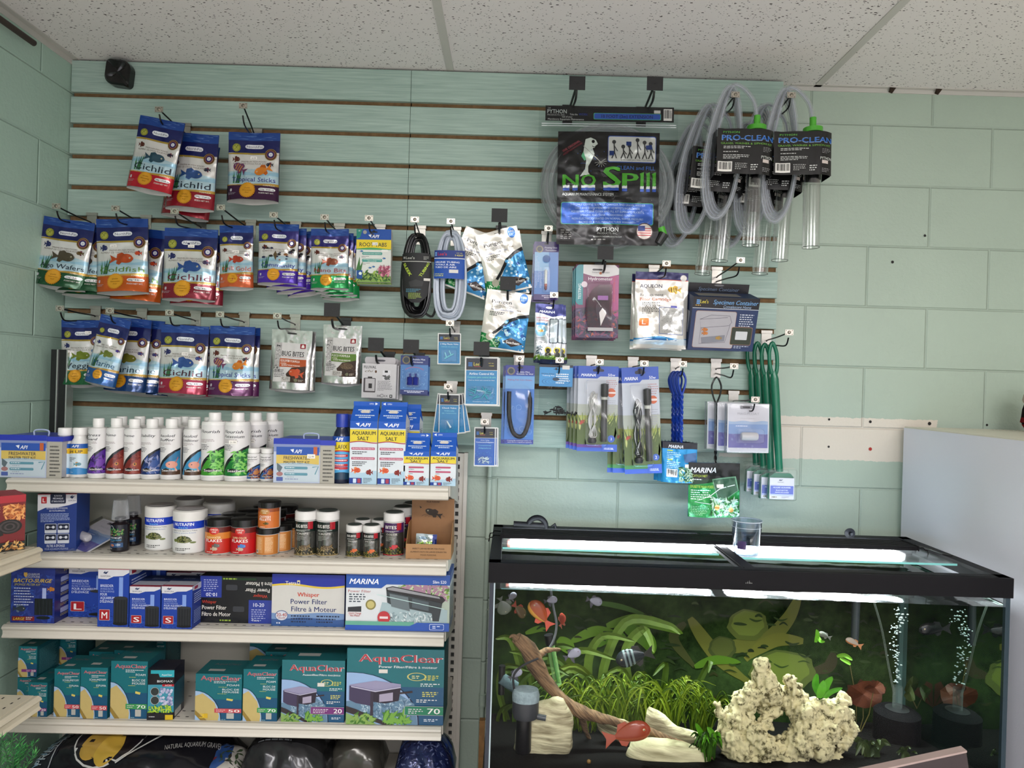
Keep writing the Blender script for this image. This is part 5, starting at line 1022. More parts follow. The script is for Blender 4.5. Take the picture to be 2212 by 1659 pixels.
# ---- the big bag of tubing
YB = -.19
t = empty('tubing_bag'); s_ = SC(YB); Wb, Hb = 300/s_, 302/s_
tag(t, 'large clear zip bag holding coiled tubing behind a black printed sheet', 'bag'); put(t, 1314, 236, YB, 1)
g = G(); r = random.Random(12)
for k in range(9):
    R = Wb*.47-.0055*k; zz = -Hb*.56; cx = r.uniform(-.003, .003); g.tube([(cx+R*math.cos(i*.1309)*1.0, -.012-.006*(k % 3)+.004*math.sin(i*.3+k), zz+R*.93*math.sin(i*.1309)) for i in range(48)], .0068, M('b4b8b8', 'hose'), 8, closed=True)
    if k % 3 == 0: g.tube([(cx+R*math.cos(i*.1309)*1.0, -.012-.006*(k % 3), zz+R*.93*math.sin(i*.1309)) for i in range(48)], .0028, M('8c9290', 'gloss'), 6, closed=True)
g.build('coiled_tubing', t, True)
c = Cv(.222/.228*222/s_, 240/s_, 'foil'); c.base('151414'); c.t(.13, .13, .022, 'THE ORIGINAL', '9c3c48', 1, w=.2, rot=-33); c.t(.145, .155, .016, 'ACCEPT NO IMITATIONS!', '9c3c48', 0, w=.22, rot=-33)
c.rr(.49, .035, .965, .27, .02, '2c4c9c'); c.rr(.495, .042, .96, .263, .018, 'c8c8c2')
for x, hh in ((.55, .14), (.64, .1), (.7, .11), (.78, .16), (.85, .14), (.91, .13)):
    c.ell(x, .23-hh, .02, '3a3a3a', n=10); c.line([(x, .24-hh), (x+.005, .18), (x-.02, .235)], .012, '3a3a3a'); c.line([(x+.005, .18), (x+.025, .235)], .01, '3a3a3a'); c.line([(x, .26-hh), (x+.035, .27-hh*.7)], .008, '3a3a3a')
c.rect(.505, .17, .55, .21, '1c3470'); c.rect(.67, .085, .72, .12, '1c3470'); c.poly([(.86, .12), (.92, .11), (.93, .15), (.87, .155)], '1c3470'); c.t(.78, .245, .014, 'Is this scene just a little TOO familiar?', '303030', 0, w=.32)
c.poly([(.27, .07), (.32, .055), (.37, .075), (.39, .11), (.36, .145), (.34, .15), (.36, .2), (.33, .26), (.3, .31), (.3, .36), (.33, .4), (.27, .385), (.22, .4), (.27, .33), (.28, .26), (.25, .19), (.26, .12)], 'cfd6cc'); c.ell(.345, .09, .016, '101010'); c.arc(.355, .12, .02, 0, 150, .006, '101010'); c.poly([(.25, .18), (.23, .22), (.26, .26), (.28, .25)], '5ca87c'); c.line([(.25, .13), (.42, .27)], .007, 'a8a8a0')
for k in range(8): c.line([(.42, .27), (.42+.06*math.cos(k*.5-.6), .27+.05*math.sin(k*.5-.6))], .004, 'a8a8a0')
for k in range(14): c.ell(rnd.uniform(.18, .46), rnd.uniform(.15, .38), .004, '3c64b0', n=6)
c.t(.77, .315, .035, 'CLEAN and FILL', '3c68b4', 0, w=.38)
def nospill(x, s_, w_, h, y, b):
    # green letters whose feet stand in white and blue water
    c.t(x, y, h, s_, '4ca42c', 2, w=w_)
nospill(.125, 'N', .15, .11, .43, 0); nospill(.3, 'O', .14, .11, .43, 0); nospill(.525, 'S', .16, .19, .395, 0); nospill(.71, 'P', .15, .13, .42, 0); [c.poly([(a-.022, .365), (a+.018, .35), (a+.018, .49), (a-.014, .49), (a-.014, .385)], '4ca42c') for a in (.83, .89, .95)]
for a, b_ in ((.055, .12), (.15, .2), (.235, .37), (.45, .6), (.635, .685), (.814, .85), (.874, .91), (.934, .97)):
    c.wave(a, b_, .476, .003, .50, 'd8dcd8', 0, 2, 12); c.wave(a, b_, .50, .003, .525, '2c50a8', 0, 2, 12)
c.t(.05, .555, .025, 'AQUARIUM MAINTENANCE SYSTEM', 'd8d8d4', 1, w=.5, al='l')
c.rr(.04, .625, .95, .82, .02, '4ca878'); c.rr(.045, .63, .945, .815, .018, '2c5cb8')
for k, (tx, ww) in enumerate((('THE ONLY COMPLETE WATER CHANGER AND GRAVEL WASHER', .74), ('USED AND RECOMMENDED BY HOBBYISTS WORLDWIDE.', .64), ('AQUARIUM TO SINK CLEAN AND FILL KIT ELIMINATES BUCKETS,', .72), ('SIPHONS AND TANK TEARDOWNS FOREVER!', .54), ('NON-ELECTRIC/OPERATES ON NORMAL WATER PRESSURE!', .7), ('BACKED BY A FULL MANUFACTURER WARRANTY.', .56))): c.t(.5, .645+.031*k, .02, tx, 'a8c0e0', 0, w=ww)
c.t(.5, .865, .04, 'PYTHON', 'c8ccc8', 0, w=.21); c.t(.5, .9, .018, 'PRODUCTS, INC.', 'a8aca8', 0, w=.2); c.t(.5, .93, .015, 'WWW.PYTHONPRODUCTS.COM', 'a8aca8', 0, w=.28); c.fine(.34, .95, .66, 1, .02, '8c8c88', .5); c.fine(.04, .87, .16, 5, .018, '8c8c88', .35)
c.ell(.865, .875, .085, '3c2c2c'); c.ell(.865, .875, .075, 'b8b0a8')
for k in range(4): c.rect(.80, .845+.02*k, .93, .853+.02*k, '9c2c34')
c.rect(.80, .825, .87, .87, '24346c')
ff = lambda a, b: Vector(((a-.5)*c.W, -.034-.004*math.sin(a*3.1)+noise.noise(Vector((a*3, b*3, 5)))*.004*b*2, -b*c.H))
o = c.build('printed_sheet', t, ff, 10, 10, eps=.0004, extra=G().box(-c.W*.49, c.W*.49, -.029, -.028, -c.H*.99, -.002, M('141414', 'paper'))); o.location = (-.001, 0, -58/s_)
c = Cv(276/s_, 32/s_, 'gloss'); c.base('141414'); c.t(.02, .15, .1, 'Let', 'c8c8c4', 0, w=.02, al='l'); c.t(.015, .38, .28, 'PYTHON', 'c8ccc8', 0, w=.15, al='l'); c.t(.015, .62, .11, 'PRODUCTS, INC.', 'a8a8a4', 0, w=.14, al='l'); c.t(.19, .57, .12, 'Take the', 'c8c8c4', 0, w=.06, al='l'); c.t(.26, .56, .16, 'WORK', '2c3c8c', 0, w=.07, al='l'); c.t(.17, .74, .11, 'out of your', 'c8c8c4', 0, w=.08); c.t(.16, .9, .12, 'Mandatory Aquarium Maintenance', 'c8c8c4', 0, w=.28)
c.rr(.375, .45, .9, .88, .01, '4ca878'); c.rr(.38, .48, .895, .85, .01, '2c50a8'); c.t(.635, .665, .22, '10 FOOT (3m) EXTENSION', '141c3c', 1, w=.4); c.rect(.845, .22, .895, .42, 'd0ccc4'); c.barcode(.92, .12, .985, .9)
o = c.build('header_label', t, org='top', extra=G().box(-c.W/2, c.W/2, .0003, .002, -c.H, 0, M('141414', 'paper'))); o.location = (.003, -.012, .004)
bc = Cv(Wb, Hb); bc.base(M('eef0f0', 'clearbag'))
o = bc.build('clear_bag', t, lambda a, b: Vector(((a-.5)*Wb, -.010-.036*max(0, math.sin(math.pi*min(1, b*.98+.01)))**.4*(1-abs(2*a-1)**4)+noise.noise(Vector((a*6, b*6, 2)))*.004, -b*Hb)), 14, 14)
g = G().tube([(-Wb*.48, -.02, -Hb*.125), (Wb*.48, -.02, -Hb*.125)], .0012, M('d8dcdc', 'gloss'), 6).tube([(-Wb*.48, -.02, -Hb*.14), (Wb*.48, -.02, -Hb*.14)], .0012, M('d8dcdc', 'gloss'), 6); g.build('zip_strip', t)
z = -Hb*.9; G().tube([(Wb*.38, -.03, z+.02), (Wb*.40, -.03, z-.003)], .011, M('4ca42c', 'plastic'), 12).build('green_collar', t); G().tube([(Wb*.36, -.03, z-.03), (Wb*.4, -.03, z+.0)], [.013, .016], M('1a1a1a', 'plastic'), 12).build('hose_fitting', t)
# ---- siphon kits
def siphon(size, px, py, y, tilt, yaw, label, lw=120, lh=96):
    """origin at the peg under the loop top"""
    s = SC(y); t = empty('siphon_kit'); w = lw/s; g = G(); tm = M('bcc0c4', 'hose'); core = M('a0a4ac', 'gloss'); r0 = .0072
    def ov(cx, a, zt, zb, yy, sk): return [Vector((cx+a*math.sin(2*math.pi*i/36)*(.72+.28*(1-math.cos(2*math.pi*i/36))/2)+sk*(1-math.cos(2*math.pi*i/36))/2, yy+.01*math.sin(2*math.pi*i/36), (zt+zb)/2+(zt-zb)/2*math.cos(2*math.pi*i/36))) for i in range(36)]
    H = size
    for k in range(4):
        L = ov(-.008+.004*k, .062-.004*k, .012-.004*k, -H+.012*k, -.006+.017*k, -.03+.006*k); g.tube(L, r0, tm, 9, closed=True)
        g.tube(L, r0*.3, core, 5, closed=True)
    top = smooth_pts([Vector((-.04, .0, -.12)), Vector((-.01, -.004, .0)), Vector((.02, -.004, .012)), Vector((.06, -.006, -.03)), Vector((.073, -.008, -.09))], 7); g.tube(top, r0, tm, 9); g.tube(top, r0*.42, core, 5)
    g.build('hose_loops', t, True)
    cz = -.092; G().lathe([(.0095, 0), (.0095, .016), (.0105, .018), (.026, -.012+.034)][0:1]+[(.0095, .03)], M('4ca42c', 'plastic'), 16, ax=(.073, -.008)).lathe([(.028, -.016), (.028, -.002), (.012, .002)], M('4ca42c', 'plastic'), 22, ax=(.073, -.008)).build('green_cap', t, True).location = (0, 0, cz-.012)
    R = .0245; L_ = H+.055 if size < .3 else H+.075
    G().lathe([(R, cz-.03), (R, -L_)], M('eef0ee', 'cleartube'), 24, ax=(.073, -.008), cap=False).build('gravel_tube', t, True)
    G().tube([(.073+R*math.cos(i*.2618), -.008+R*math.sin(i*.2618), -L_) for i in range(24)], .0008, M('4a504c', 'gloss'), 5, closed=True).build('tube_mouth_rim', t, True)
    c = Cv(w, lh/s, 'gloss'); c.base('111111'); c.t(.1, .08, .045, 'PYTHON', '58a83c', 0, w=.28, al='l'); c.t(.08, .2, .125, 'PRO-CLEAN', 'a8c0e0', 2, w=.9, al='l'); c.t(.085, .2, .11, 'PRO-CLEAN', '2c64b0', 2, w=.89, al='l'); c.t(.07, .325, .045, 'GRAVEL WASHER & SIPHON KIT', '6ca43c', 0, w=.9, al='l')
    c.fine(.12, .385, .65, 2, .035, 'b8b8b4', .45, 1); c.fine(.12, .5, .55, 1, .035, 'b8b8b4', .5, 2); c.fine(.12, .575, .65, 3, .035, 'b8b8b4', .45, 3); c.barcode(.03, .73, .28, .95); c.fine(.33, .76, .54, 4, .04, 'a8a8a4', .4, 4); c.fine(.6, .78, .74, 3, .05, 'c8c8c4', .45, 5); c.t(.88, .62, .07, 'PYTHON', 'c8ccc4', 0, w=.22); c.rect(.8, .665, .92, .74, 'c8bcb4'); c.fine(.8, .4, .97, 4, .03, '808080', .4); c.fine(.8, .85, .97, 3, .035, '909090', .4)
    f = lambda q, b: Vector(((q-.5)*w, -.03-.016*math.sin(math.pi*q)-(.012*max(0, math.cos((q-.82)*7))), -b*c.H))
    bw = G(); bw.box(-w*.48, w*.48, .03, .032, -c.H, 0, M('131313', 'gloss')).box(-w/2, -w/2+.001, -.028, .03, -c.H, 0, M('131313', 'gloss')).box(w/2-.001, w/2, -.028, .03, -c.H, 0, M('131313', 'gloss'))
    o = c.build('sleeve_label', t, f, 16, 1, eps=.0004, extra=bw); o.location = (.032, 0, -.128); tag(t, label, 'siphon', 'packaged siphon kits'); put(t, px, py, y, tilt, yaw); return t
t = siphon(.385, 1584, 196, -.26, 3, 0, 'left siphon kit with green cap and black sleeve label, frontmost')
t3 = again(t, 'siphon kit behind the left one, its label showing at the left', -34, .07, 24, 3); again(t, 'rearmost left siphon kit, low label visible through the loops', -52, .14, 46, 4)
t = siphon(.385, 1702, 202, -.26, 1, 0, 'right siphon kit over the bare block wall with its long clear tube hanging lowest', 124, 92)
again(t, 'siphon kit behind the right one, tube mouth at its left', -30, .07, 18, 3); again(t, 'rearmost right siphon kit', -50, .14, 40, 4)
# ================================================================ GOODS ON THE SHELVES
def on(k, px, back=.02, y=None):
    """point on shelf k under photo column px; back = metres behind the shelf edge"""
    y = SHY+back if y is None else y
    x = W(px, 1100 if k < 3 else 1400, y).x
    for _ in range(2):
        z = SZ[k]+.01*(x-SHC); v = IH/2+(CZ-z)*SC(y); x = W(px, v+(px-1106)*ROLL, y).x
    return Vector((x, y, SZ[k]+.01*(x-SHC)+.0006))
def carton(k, px0, px1, hpx, D, front, side, label, back=.01, yaw=0, top=None, group=None, cat='box', name='carton', topcv=None, sidecv=None, y=None, fin='paper', z=0):
    """box on shelf k between photo columns px0 and px1 (front face), hpx tall"""
    yy = (SHY+back) if y is None else y; s = SC(yy); p = on(k, (px0+px1)/2, y=yy); w = (px1-px0)/s; h = hpx/s; c = front(w, h)
    g = G().box(-w/2, w/2, .0003, D, 0, h-.0003, M(side, fin)); 
    o = c.build(name, None, org='bot', extra=g)
    if topcv: q = topcv(w, D); q.build('top_print', o, lambda a, b: Vector(((a-.5)*w, D*(1-b), h)))
    elif top: G().add([(-w/2, .0003, h), (w/2, .0003, h), (w/2, D, h), (-w/2, D, h)], [(0, 1, 2, 3)], M(top, fin)).build('top_print', o)
    if sidecv: q = sidecv(D, h); q.build('side_print', o, lambda a, b: Vector((w/2+.0003, a*D, (1-b)*h)))
    tag(o, label, cat, group); o.location = p+Vector((0, 0, z)); o.rotation_euler = (0, -.01, math.radians(yaw)); return o
def cyl_map(R, z1, H, span=2.6, cx=0): return lambda a, b: Vector((R*math.sin((a-.5)*span), -R*math.cos((a-.5)*span), z1-b*H))
def bottle(k, pxc, wpx, hpx, label, cat, cv, body='dcdad6', cap='e2e0dc', prof=None, capw=.62, caph=.16, neck=.08, back=.03, group=None, name='bottle', lab=(.02, .72), span=2.7, capfin='plastic', bfin='plastic', oval=1, z=0, ribs=0, y=None):
    yy = SHY+back if y is None else y; s = SC(yy); R = wpx/s/2; h = hpx/s; yc = yy+R
    p = on(k, pxc, y=yc); t = empty(name, p+Vector((0, 0, z)), (0, -.01, 0)); hb = h*(1-caph); hn = hb-h*neck
    P = prof(R, hb, hn) if prof else [(R*.93, 0), (R, .004), (R, hn), (R*.93, hn+h*neck*.35), (R*capw*.86, hb-.002), (R*capw*.86, hb)]
    G().lathe(P, M(body, bfin), 32).build('body', t, True)
    cr = R*capw; g = G().lathe([(cr, 0), (cr*1.0, h*caph*.9), (cr*.93, h*caph)], M(cap, capfin), 32)
    g.build('cap', t, True).location = (0, 0, hb)
    H = h*(lab[1]-lab[0]); c = cv(R*span, H); f = cyl_map(R+.0004, h*lab[1], H, span); c.build('label', t, f, 14, 1, eps=.00018)
    tag(t, label, cat, group); return t
# test kits
def testkit(w, h):
    c = Cv(w, h, 'gloss'); c.base('b4bcd0', 'gloss'); c.rect(0, 0, 1, .14, '2434a4'); c.rect(0, .13, 1, .3, '7c88b4'); c.rect(.06, .19, .98, .37, '2c50a4'); c.t(.53, .285, .09, 'API', 'e4e8f0', 2, 1, w=.16); c.poly([(.36, .25), (.44, .235), (.425, .32)], 'e4e8f0'); c.rect(.86, .18, .94, .36, 'b85c34')
    c.rect(.06, .37, .98, .58, 'd0b45c'); c.wave(.06, .98, .56, .02, .62, 'a8b8c0', 2.4, .8); c.rect(.06, .6, .98, .97, 'b8c4cc'); c.t(.5, .435, .08, 'FRESHWATER', '243044', 1, w=.56); c.t(.5, .53, .06, 'MASTER TEST KIT', '243044', 1, w=.56); c.rr(.24, .63, .74, .69, .02, '5c8c9c'); c.rr(.24, .77, .74, .83, .02, '5c8c9c'); c.fine(.27, .645, .72, 1, .03, 'd0dce0', .6); c.fine(.27, .785, .72, 1, .03, 'd0dce0', .6); c.fine(.3, .72, .65, 1, .02, '48545c'); c.fine(.3, .86, .65, 1, .02, '48545c')
    c.poly([(.08, .55), (.2, .65), (.14, .78), (.08, .7)], '5c6870'); c.ell(.14, .8, .07, 'a07070', ry=.05); c.rr(.07, .87, .21, .96, .01, '4c5c9c'); c.fine(.26, .9, .9, 1, .03, '8890b0', .7); c.line([(.84, .64), (.97, .62), (.9, .8)], .02, '5c8c9c'); return c
def kit(px0, px1, hpx, label, back=.012):
    yy = SHY+back; s = SC(yy); w = (px1-px0)/s; h = hpx/s; D = .15
    t = empty('test_kit', on(1, (px0+px1)/2, back), (0, -.01, 0)); wf = w*.76
    c = testkit(wf, h); o = c.build('printed_card', t, org='bot'); o.location = (-w/2+wf/2, -.0008, 0)
    G().box(-w/2+.002, w/2-.002, .002, D, .002, h*.86, M('b0b0b4', 'gloss')).build('clear_case', t)
    cc = Cv(w-wf, h*.84, 'print'); cc.base('a8a498'); cc.fine(.2, .1, .9, 9, .1, '50504c', .4, 3); cc.build('instruction_strip', t, org='bot').location = (wf/2, 0, 0)
    G().box(-w/2-.001, w/2+.002, 0, D+.002, h*.86, h*.97, M('2c38a8', 'plastic')).build('lid', t)
    hd = .018; G().tube(smooth_pts([(-.02, .03, 0), (-.018, .03, hd*.9), (.018, .03, hd*.9), (.02, .03, 0)], 6), .0022, M('a8b4d0', 'gloss'), 8).build('carry_handle', t, True).location = (w*.06, 0, h*.96)
    tag(t, label, 'test kit', 'clear boxed test kits'); return t
kit(-4, 133, 92, 'test kit box with blue lid at the far left end of the top shelf'); t = kit(590, 722, 96, 'test kit box with blue lid and price sticker beside the small bottles'); sticker(t, .02, .075, -.0022, '52.99', .022, .012)
again(t, 'second test kit box directly behind the right one, only its lid handle showing', 60, .16, 12)
# pH bottles
def phl(txt):
    def f(w, h): c = Cv(w, h, 'gloss'); c.base('c4d4dc'); c.rect(0, 0, 1, .15, '1c54a4'); c.t(.5, .075, .09, 'API', 'e8ecf0', 2, 1, w=.3); c.rect(0, .15, 1, .35, 'd8b02c'); c.wave(0, 1, .33, .02, .4, 'c4d4dc', 2, .8); c.t(.48, .25, .1, txt, '20242c', 1, w=.6); c.fine(.15, .45, .6, 3, .05, '48545c', .5); c.wave(0, 1, .8, .03, 1, '3c84bc', 1, 1); c.fish(.6, .66, .3, '4c8490', fin='b8843c'); c.fine(.3, .92, .6, 1, .03, 'd0e0ec'); return c
    return f
shp = lambda R, hb, hn: [(R*.95, 0), (R, .003), (R, hb*.66), (R*.96, hb*.76), (R*.8, hb*.88), (R*.66, hb*.93), (R*.64, hb)]
ph = bottle(1, 139, 36, 106, 'small white pH bottle lowering acidity, left of its twin, reading DOWN', 'bottle', phl('pH DOWN'), prof=shp, capw=.76, caph=.15, lab=(.06, .68), group='small white pH bottles')
ph2 = bottle(1, 172, 38, 107, 'small white bottle reading pH UP beside the purple-labelled bottle', 'bottle', phl('pH UP↑' if 0 else 'pH UP'), prof=shp, capw=.76, caph=.15, lab=(.06, .68), group='small white pH bottles')
again(ph, 'small white pH bottle behind the left one', 16, .06, 1); again(ph2, 'small white pH bottle behind the right one, its cap showing', 18, .06, 1)
def seal(title, c1, c2, tcol='1c1c24', art='', two=''):
    def f(w, h):
        c = Cv(w, h, 'gloss'); c.base('d6d4d2'); c.t(.16, .12, .06, title, tcol, 1, 1, w=min(.62, .1*len(title)), al='l')
        if two: c.t(.16, .21, .06, two, tcol, 1, 1, w=min(.66, .1*len(two)), al='l')
        c.fine(.16, .27, .7, 3, .025, '8c7c7c', .4, 2); c.fine(.16, .37, .5, 4, .03, '404048', .5, 3)
        c.poly([(1, .42), (.8, .47), (.6, .56), (.4, .68), (.22, .84), (.14, .96), (1, .96)], c1); c.poly([(1, .6), (.7, .66), (.5, .8), (.5, .94), (1, .94)], c2); c.poly([(1, .38), (.78, .43), (.55, .52), (.33, .66), (.18, .8), (.1, .96), (.15, .96), (.24, .84), (.42, .68), (.62, .56), (.8, .47), (1, .425)], '14161c')
        r = random.Random(len(title)+5)
        if art == 'leaf': c.leaves(.5, .5, .95, .92, 30, ('4ca03c', '1c5c28', '7cc05c'), .12, 4)
        elif art == 'axo': c.rect(.3, .86, 1, .96, '4c3424'); c.ell(.68, .74, .2, 'd0907c', ry=.075); c.ell(.6, .73, .02, '281c1c', n=8); c.line([(.8, .7), (.9, .58)], .03, 'b05c5c'); c.line([(.78, .8), (.86, .88)], .05, 'd0907c')
        elif art == 'eye': c.ell(.7, .74, .07, 'b87c34', n=16); c.ell(.7, .74, .03, '20100c', n=10); c.leaves(.5, .55, .95, .9, 12, (c2, c1), .12, 3)
        else: c.leaves(.45, .56, .95, .92, 20, (c2, '8c90b0' if art == 'fib' else '2c1454'), .14, 5)
        c.poly([(.3, .86), (.5, .815), (.72, .86), (.5, .905)], '18181a'); c.t(.6, .86, .05, 'Seachem', 'e4e0dc', 1, w=.5); c.rect(0, .96, 1, 1, 'd6d4d2'); return c
    return f
ang = lambda R, hb, hn: [(R*.95, 0), (R, .004), (R, hn*.98), (R*.93, hn+(hb-hn)*.3), (R*.6, hb-.006), (R*.56, hb-.005), (R*.56, hb)]
SB = dict(prof=ang, capw=.58, caph=.115, neck=.07, lab=(.05, .82), group='large white conditioner bottles')
L1 = [(211, 39, 129, 'Stress', 'Guard', '4c2484', '6c3c9c', '', 'purple artwork, leftmost of the large bottles'), (250, 40, 130, 'Prime', '', '6c2420', '8c3c30', 'eye', 'dark red artwork, left one of the red pair'), (289, 40, 129, 'Prime', '', '6c2420', '8c3c30', 'eye', 'dark red artwork, right one of the red pair'), (327, 42, 130, 'Stability', '', '1c3060', '34508c', 'fib', 'dark blue fibre artwork'), (369, 44, 131, 'Axolotl', 'Buffer', '2c6c94', '3c8cb0', 'axo', 'pink salamander artwork, left of its pair'), (417, 42, 131, 'Axolotl', 'Conditioner', '3c84ac', '5ca0c0', 'axo', 'pink salamander artwork, right of its pair')]
bs = [bottle(1, a[0], a[1], a[2], 'large white bottle with '+a[8], 'bottle', seal(a[3], a[5], a[6], art=a[7], two=a[4]), back=.022, **SB) for a in L1]
SB2 = dict(SB); SB2.update(capw=.48, caph=.11, neck=.03)
b7 = bottle(1, 462, 54, 147, 'tallest white bottle with bright green leaf artwork', 'bottle', seal('Flourish', '3c8c2c', '54a83c', art='leaf'), back=.015, **SB2); b8 = bottle(1, 512, 54, 148, 'tall white bottle with dark green fern artwork and a price sticker', 'bottle', seal('Flourish', '146c2c', '1c8438', art='leaf', two='Potassium'), back=.012, **SB2)
sticker(b8, 0, .11, -.0355, '21.99', .022, .01)
for b_, dx, la in ((bs[0], 19, 'behind the purple one'), (bs[1], 20, 'behind the left dark red one'), (bs[2], 22, 'behind the right dark red one'), (bs[3], 24, 'behind the blue one'), (bs[4], 24, 'behind the left salamander one'), (bs[5], 10, 'behind the right salamander one')): again(b_, 'large white bottle '+la, dx, .075, -2)
again(bs[2], 'large white bottle in the back row behind the blue one', 55, .15, -2)
again(b8, 'tall green-art bottle right behind the dark green fern one', 16, .08, 2); again(b8, 'tall green-art bottle furthest back, right of the fern one', 32, .16, 4)
sm = lambda w, h: seal('Neutral', '2c5c94', 'b0703c', two='Regulator', art='')(w, h)
n1_ = bottle(1, 547, 31, 70, 'small white bottle with a diagonal fish picture, left of its pair', 'bottle', sm, capw=.86, caph=.14, neck=.03, lab=(.04, .84), group='small white regulator bottles'); n2_ = bottle(1, 577, 30, 70, 'small white bottle with a diagonal fish picture, right of its pair', 'bottle', sm, capw=.86, caph=.14, neck=.03, lab=(.04, .84), group='small white regulator bottles'); again(n1_, 'small white regulator bottle behind, its cap showing between the pair', 10, .04, 2)
def mela(w, h): c = Cv(w, h, 'gloss'); c.base('4c9ccc'); c.rect(0, 0, 1, .13, '1c4ca0'); c.t(.45, .065, .085, 'API', 'e8ecf0', 2, 1, w=.35); c.rect(0, .13, 1, .36, 'd8c02c'); c.wave(0, 1, .34, .02, .4, 'b82c2c', 2, .8); c.wave(0, 1, .37, .02, 1, '4c9ccc', 2, .8); c.t(.45, .24, .1, 'MELAFIX', '181c28', 1, w=.7); [c.rr(.2, a, .85, a+.06, .05, 'b8343c') for a in (.42, .53, .64, .71)]; c.fine(.25, .44, .8, 4, .105, 'e8d8d8', .2); c.wave(0, 1, .85, .02, 1, '14344c', 1, 1); return c
t = bottle(1, 737, 39, 150, 'dark bottle with tall blue cap and yellow and blue label beside the salt cartons', 'bottle', mela, body='141c34', cap='1c3498', prof=lambda R, hb, hn: [(R*.95, 0), (R, .004), (R, hb*.8), (R*.85, hb*.9), (R*.62, hb*.97), (R*.6, hb)], capw=.7, caph=.19, neck=.1, lab=(.06, .68), bfin='gloss', back=.015); again(t, 'dark blue-capped bottle behind, partly hidden by the tall salt carton', 10, .07, 3)
# salt cartons
def salt(px0, px1, hpx, label, tall, back=.012, al='r'):
    yy = SHY+back; s = SC(yy); w = (px1-px0)/s; h = hpx/s; D = w*1.0; hb = h*(.765 if tall else .66); 
    t = empty('salt_carton', on(1, (px0+px1)/2, back), (0, -.01, 0))
    k = .66/.765 if not tall else 1
    c = Cv(w, hb, 'paper'); c.base('cfd6da'); c.wave(0, 1, .8, .02, 1, 'a8c4d4', 0, .7)
    c.rect(0, 0, 1, .11 if tall else .14, '1c54b0'); ya = .055 if tall else .07
    c.t(.55, ya, .06 if tall else .08, 'API', 'e8ecf4', 2, 1, w=.4); c.poly([(.2, ya-.022), (.345, ya-.03), (.32, ya+.025)], 'e8ecf4'); y0 = .13 if tall else .15; c.rect(0, y0-.008, 1, y0, '8cb4d8'); c.rect(0, y0, 1, y0+.2, 'd8c438'); c.wave(0, 1, y0+.195, .012, y0+.225, 'a0304c', 2.6, .9); c.wave(0, 1, y0+.21, .012, y0+.27, 'cfd6da', 2.6, .9)
    c.t(.5, y0+.055, .06 if tall else .07, 'AQUARIUM', '181c28', 2, w=.86); c.t(.48, y0+.14, .06 if tall else .07, 'SALT', '181c28', 2, w=.42)
    if tall:
        for a, tx in ((.435, 'PROMOTES FISH HEALTH'), (.59, 'STIMULE LA SANTÉ DES POISSONS')): c.rr(.06, a-.02, .92, a+.02, .03, 'b04c68'); c.t(.49, a, .022, tx, 'f0e0e4', 1, w=.78)
        c.fine(.1, .48, .7, 2, .028, '303038', .5); c.fine(.1, .64, .7, 3, .028, '303038', .5)
    else:
        for a in (.47, .6): c.rr(.2, a-.025, .8, a+.025, .03, 'b04c68')
        c.fine(.2, .52, .7, 1, .028, '303038', .5); c.fine(.2, .65, .6, 1, .03, '303038', .5)
    c.fish(.24, .78, .34, 'c8502c', flip=0, hgt=.5, fin='d88c5c'); c.fish(.74, .81, .26, '7c241c', flip=1, hgt=.6); c.rect(.0, .9, .46, .99, '1c3c8c'); c.rr(.14, .91, .26, .98, .02, 'c8d8e8'); c.rr(.3, .91, .42, .98, .02, 'a03c50'); c.fine(.52, .9, .85, 4, .022, '303038', .45)
    b = Cv(D, hb, 'paper'); b.base('d8d8d4'); b.fine(.1, .1, .9, 30, .028, '5c6068', .35, 4)
    o = c.build('printed_body', t, org='bot', extra=G().box(-w/2, w/2, .0003, D, 0, hb, M('d4d6d6', 'paper'))); b.build('side_print', o, lambda a, q: Vector((w/2+.0003, a*D, (1-q)*hb)))
    # gable: sloping blue panel, fin on top
    sh = h-hb-.012; tp = h; zr = hb+sh; g = G(); bl = M('1c54b0', 'paper')
    g.add([(-w/2, 0, hb), (w/2, 0, hb), (w/2-.002, D*.46, zr), (-w/2+.002, D*.46, zr)], [(0, 1, 2, 3)], bl); g.add([(-w/2, D, hb), (w/2, D, hb), (w/2-.002, D*.54, zr), (-w/2+.002, D*.54, zr)], [(0, 1, 2, 3)], bl)
    g.add([(w/2, 0, hb), (w/2, D, hb), (w/2-.012, D*.5, zr-.004)], [(0, 1, 2)], M('d8d6d0', 'paper')); g.add([(-w/2, 0, hb), (-w/2, D, hb), (-w/2+.012, D*.5, zr-.004)], [(0, 1, 2)], M('d8d6d0', 'paper')); g.box(-w/2+.001, w/2-.001, D*.46, D*.54, zr, tp, bl); g.build('gable_top', t)
    q = Cv(w, sh, 'paper'); q.fine(.2, .25, .8, 2, .12, 'c8d8ec', .5, 3, 'c'); q.fine(.1, .6, .9, 2, .12, 'c8d8ec', .5, 4, 'c'); q.rect(.35, .3, .65, .48, 'cfc8bc'); q.build('gable_print', t, lambda a, u: Vector(((a-.5)*w, D*.46*(1-u)-.0006, hb+sh*(1-u)+.0003)))
    q = Cv(w, tp-zr, 'paper'); q.t(.68 if al == 'r' else .32, .5, .35, 'OPEN', 'd8e4f4', 1, w=.16); x = .82 if al == 'r' else .12; s_ = 1 if al == 'r' else -1; q.poly([(x, .2), (x, .8), (x+.1*s_, .5)] if al == 'r' else [(x+.05, .2), (x+.05, .8), (x-.05, .5)], 'e8f0f8'); q.build('open_mark', t, org='bot').location = (0, D*.46-.0006, zr)
    tag(t, label, 'carton', 'tall salt cartons' if tall else 'short salt cartons'); return t
salt(754, 813, 178, 'tall blue and yellow salt carton, left one of the front pair', 1); a_ = salt(815, 874, 178, 'tall blue and yellow salt carton, right one of the front pair', 1, al='l')
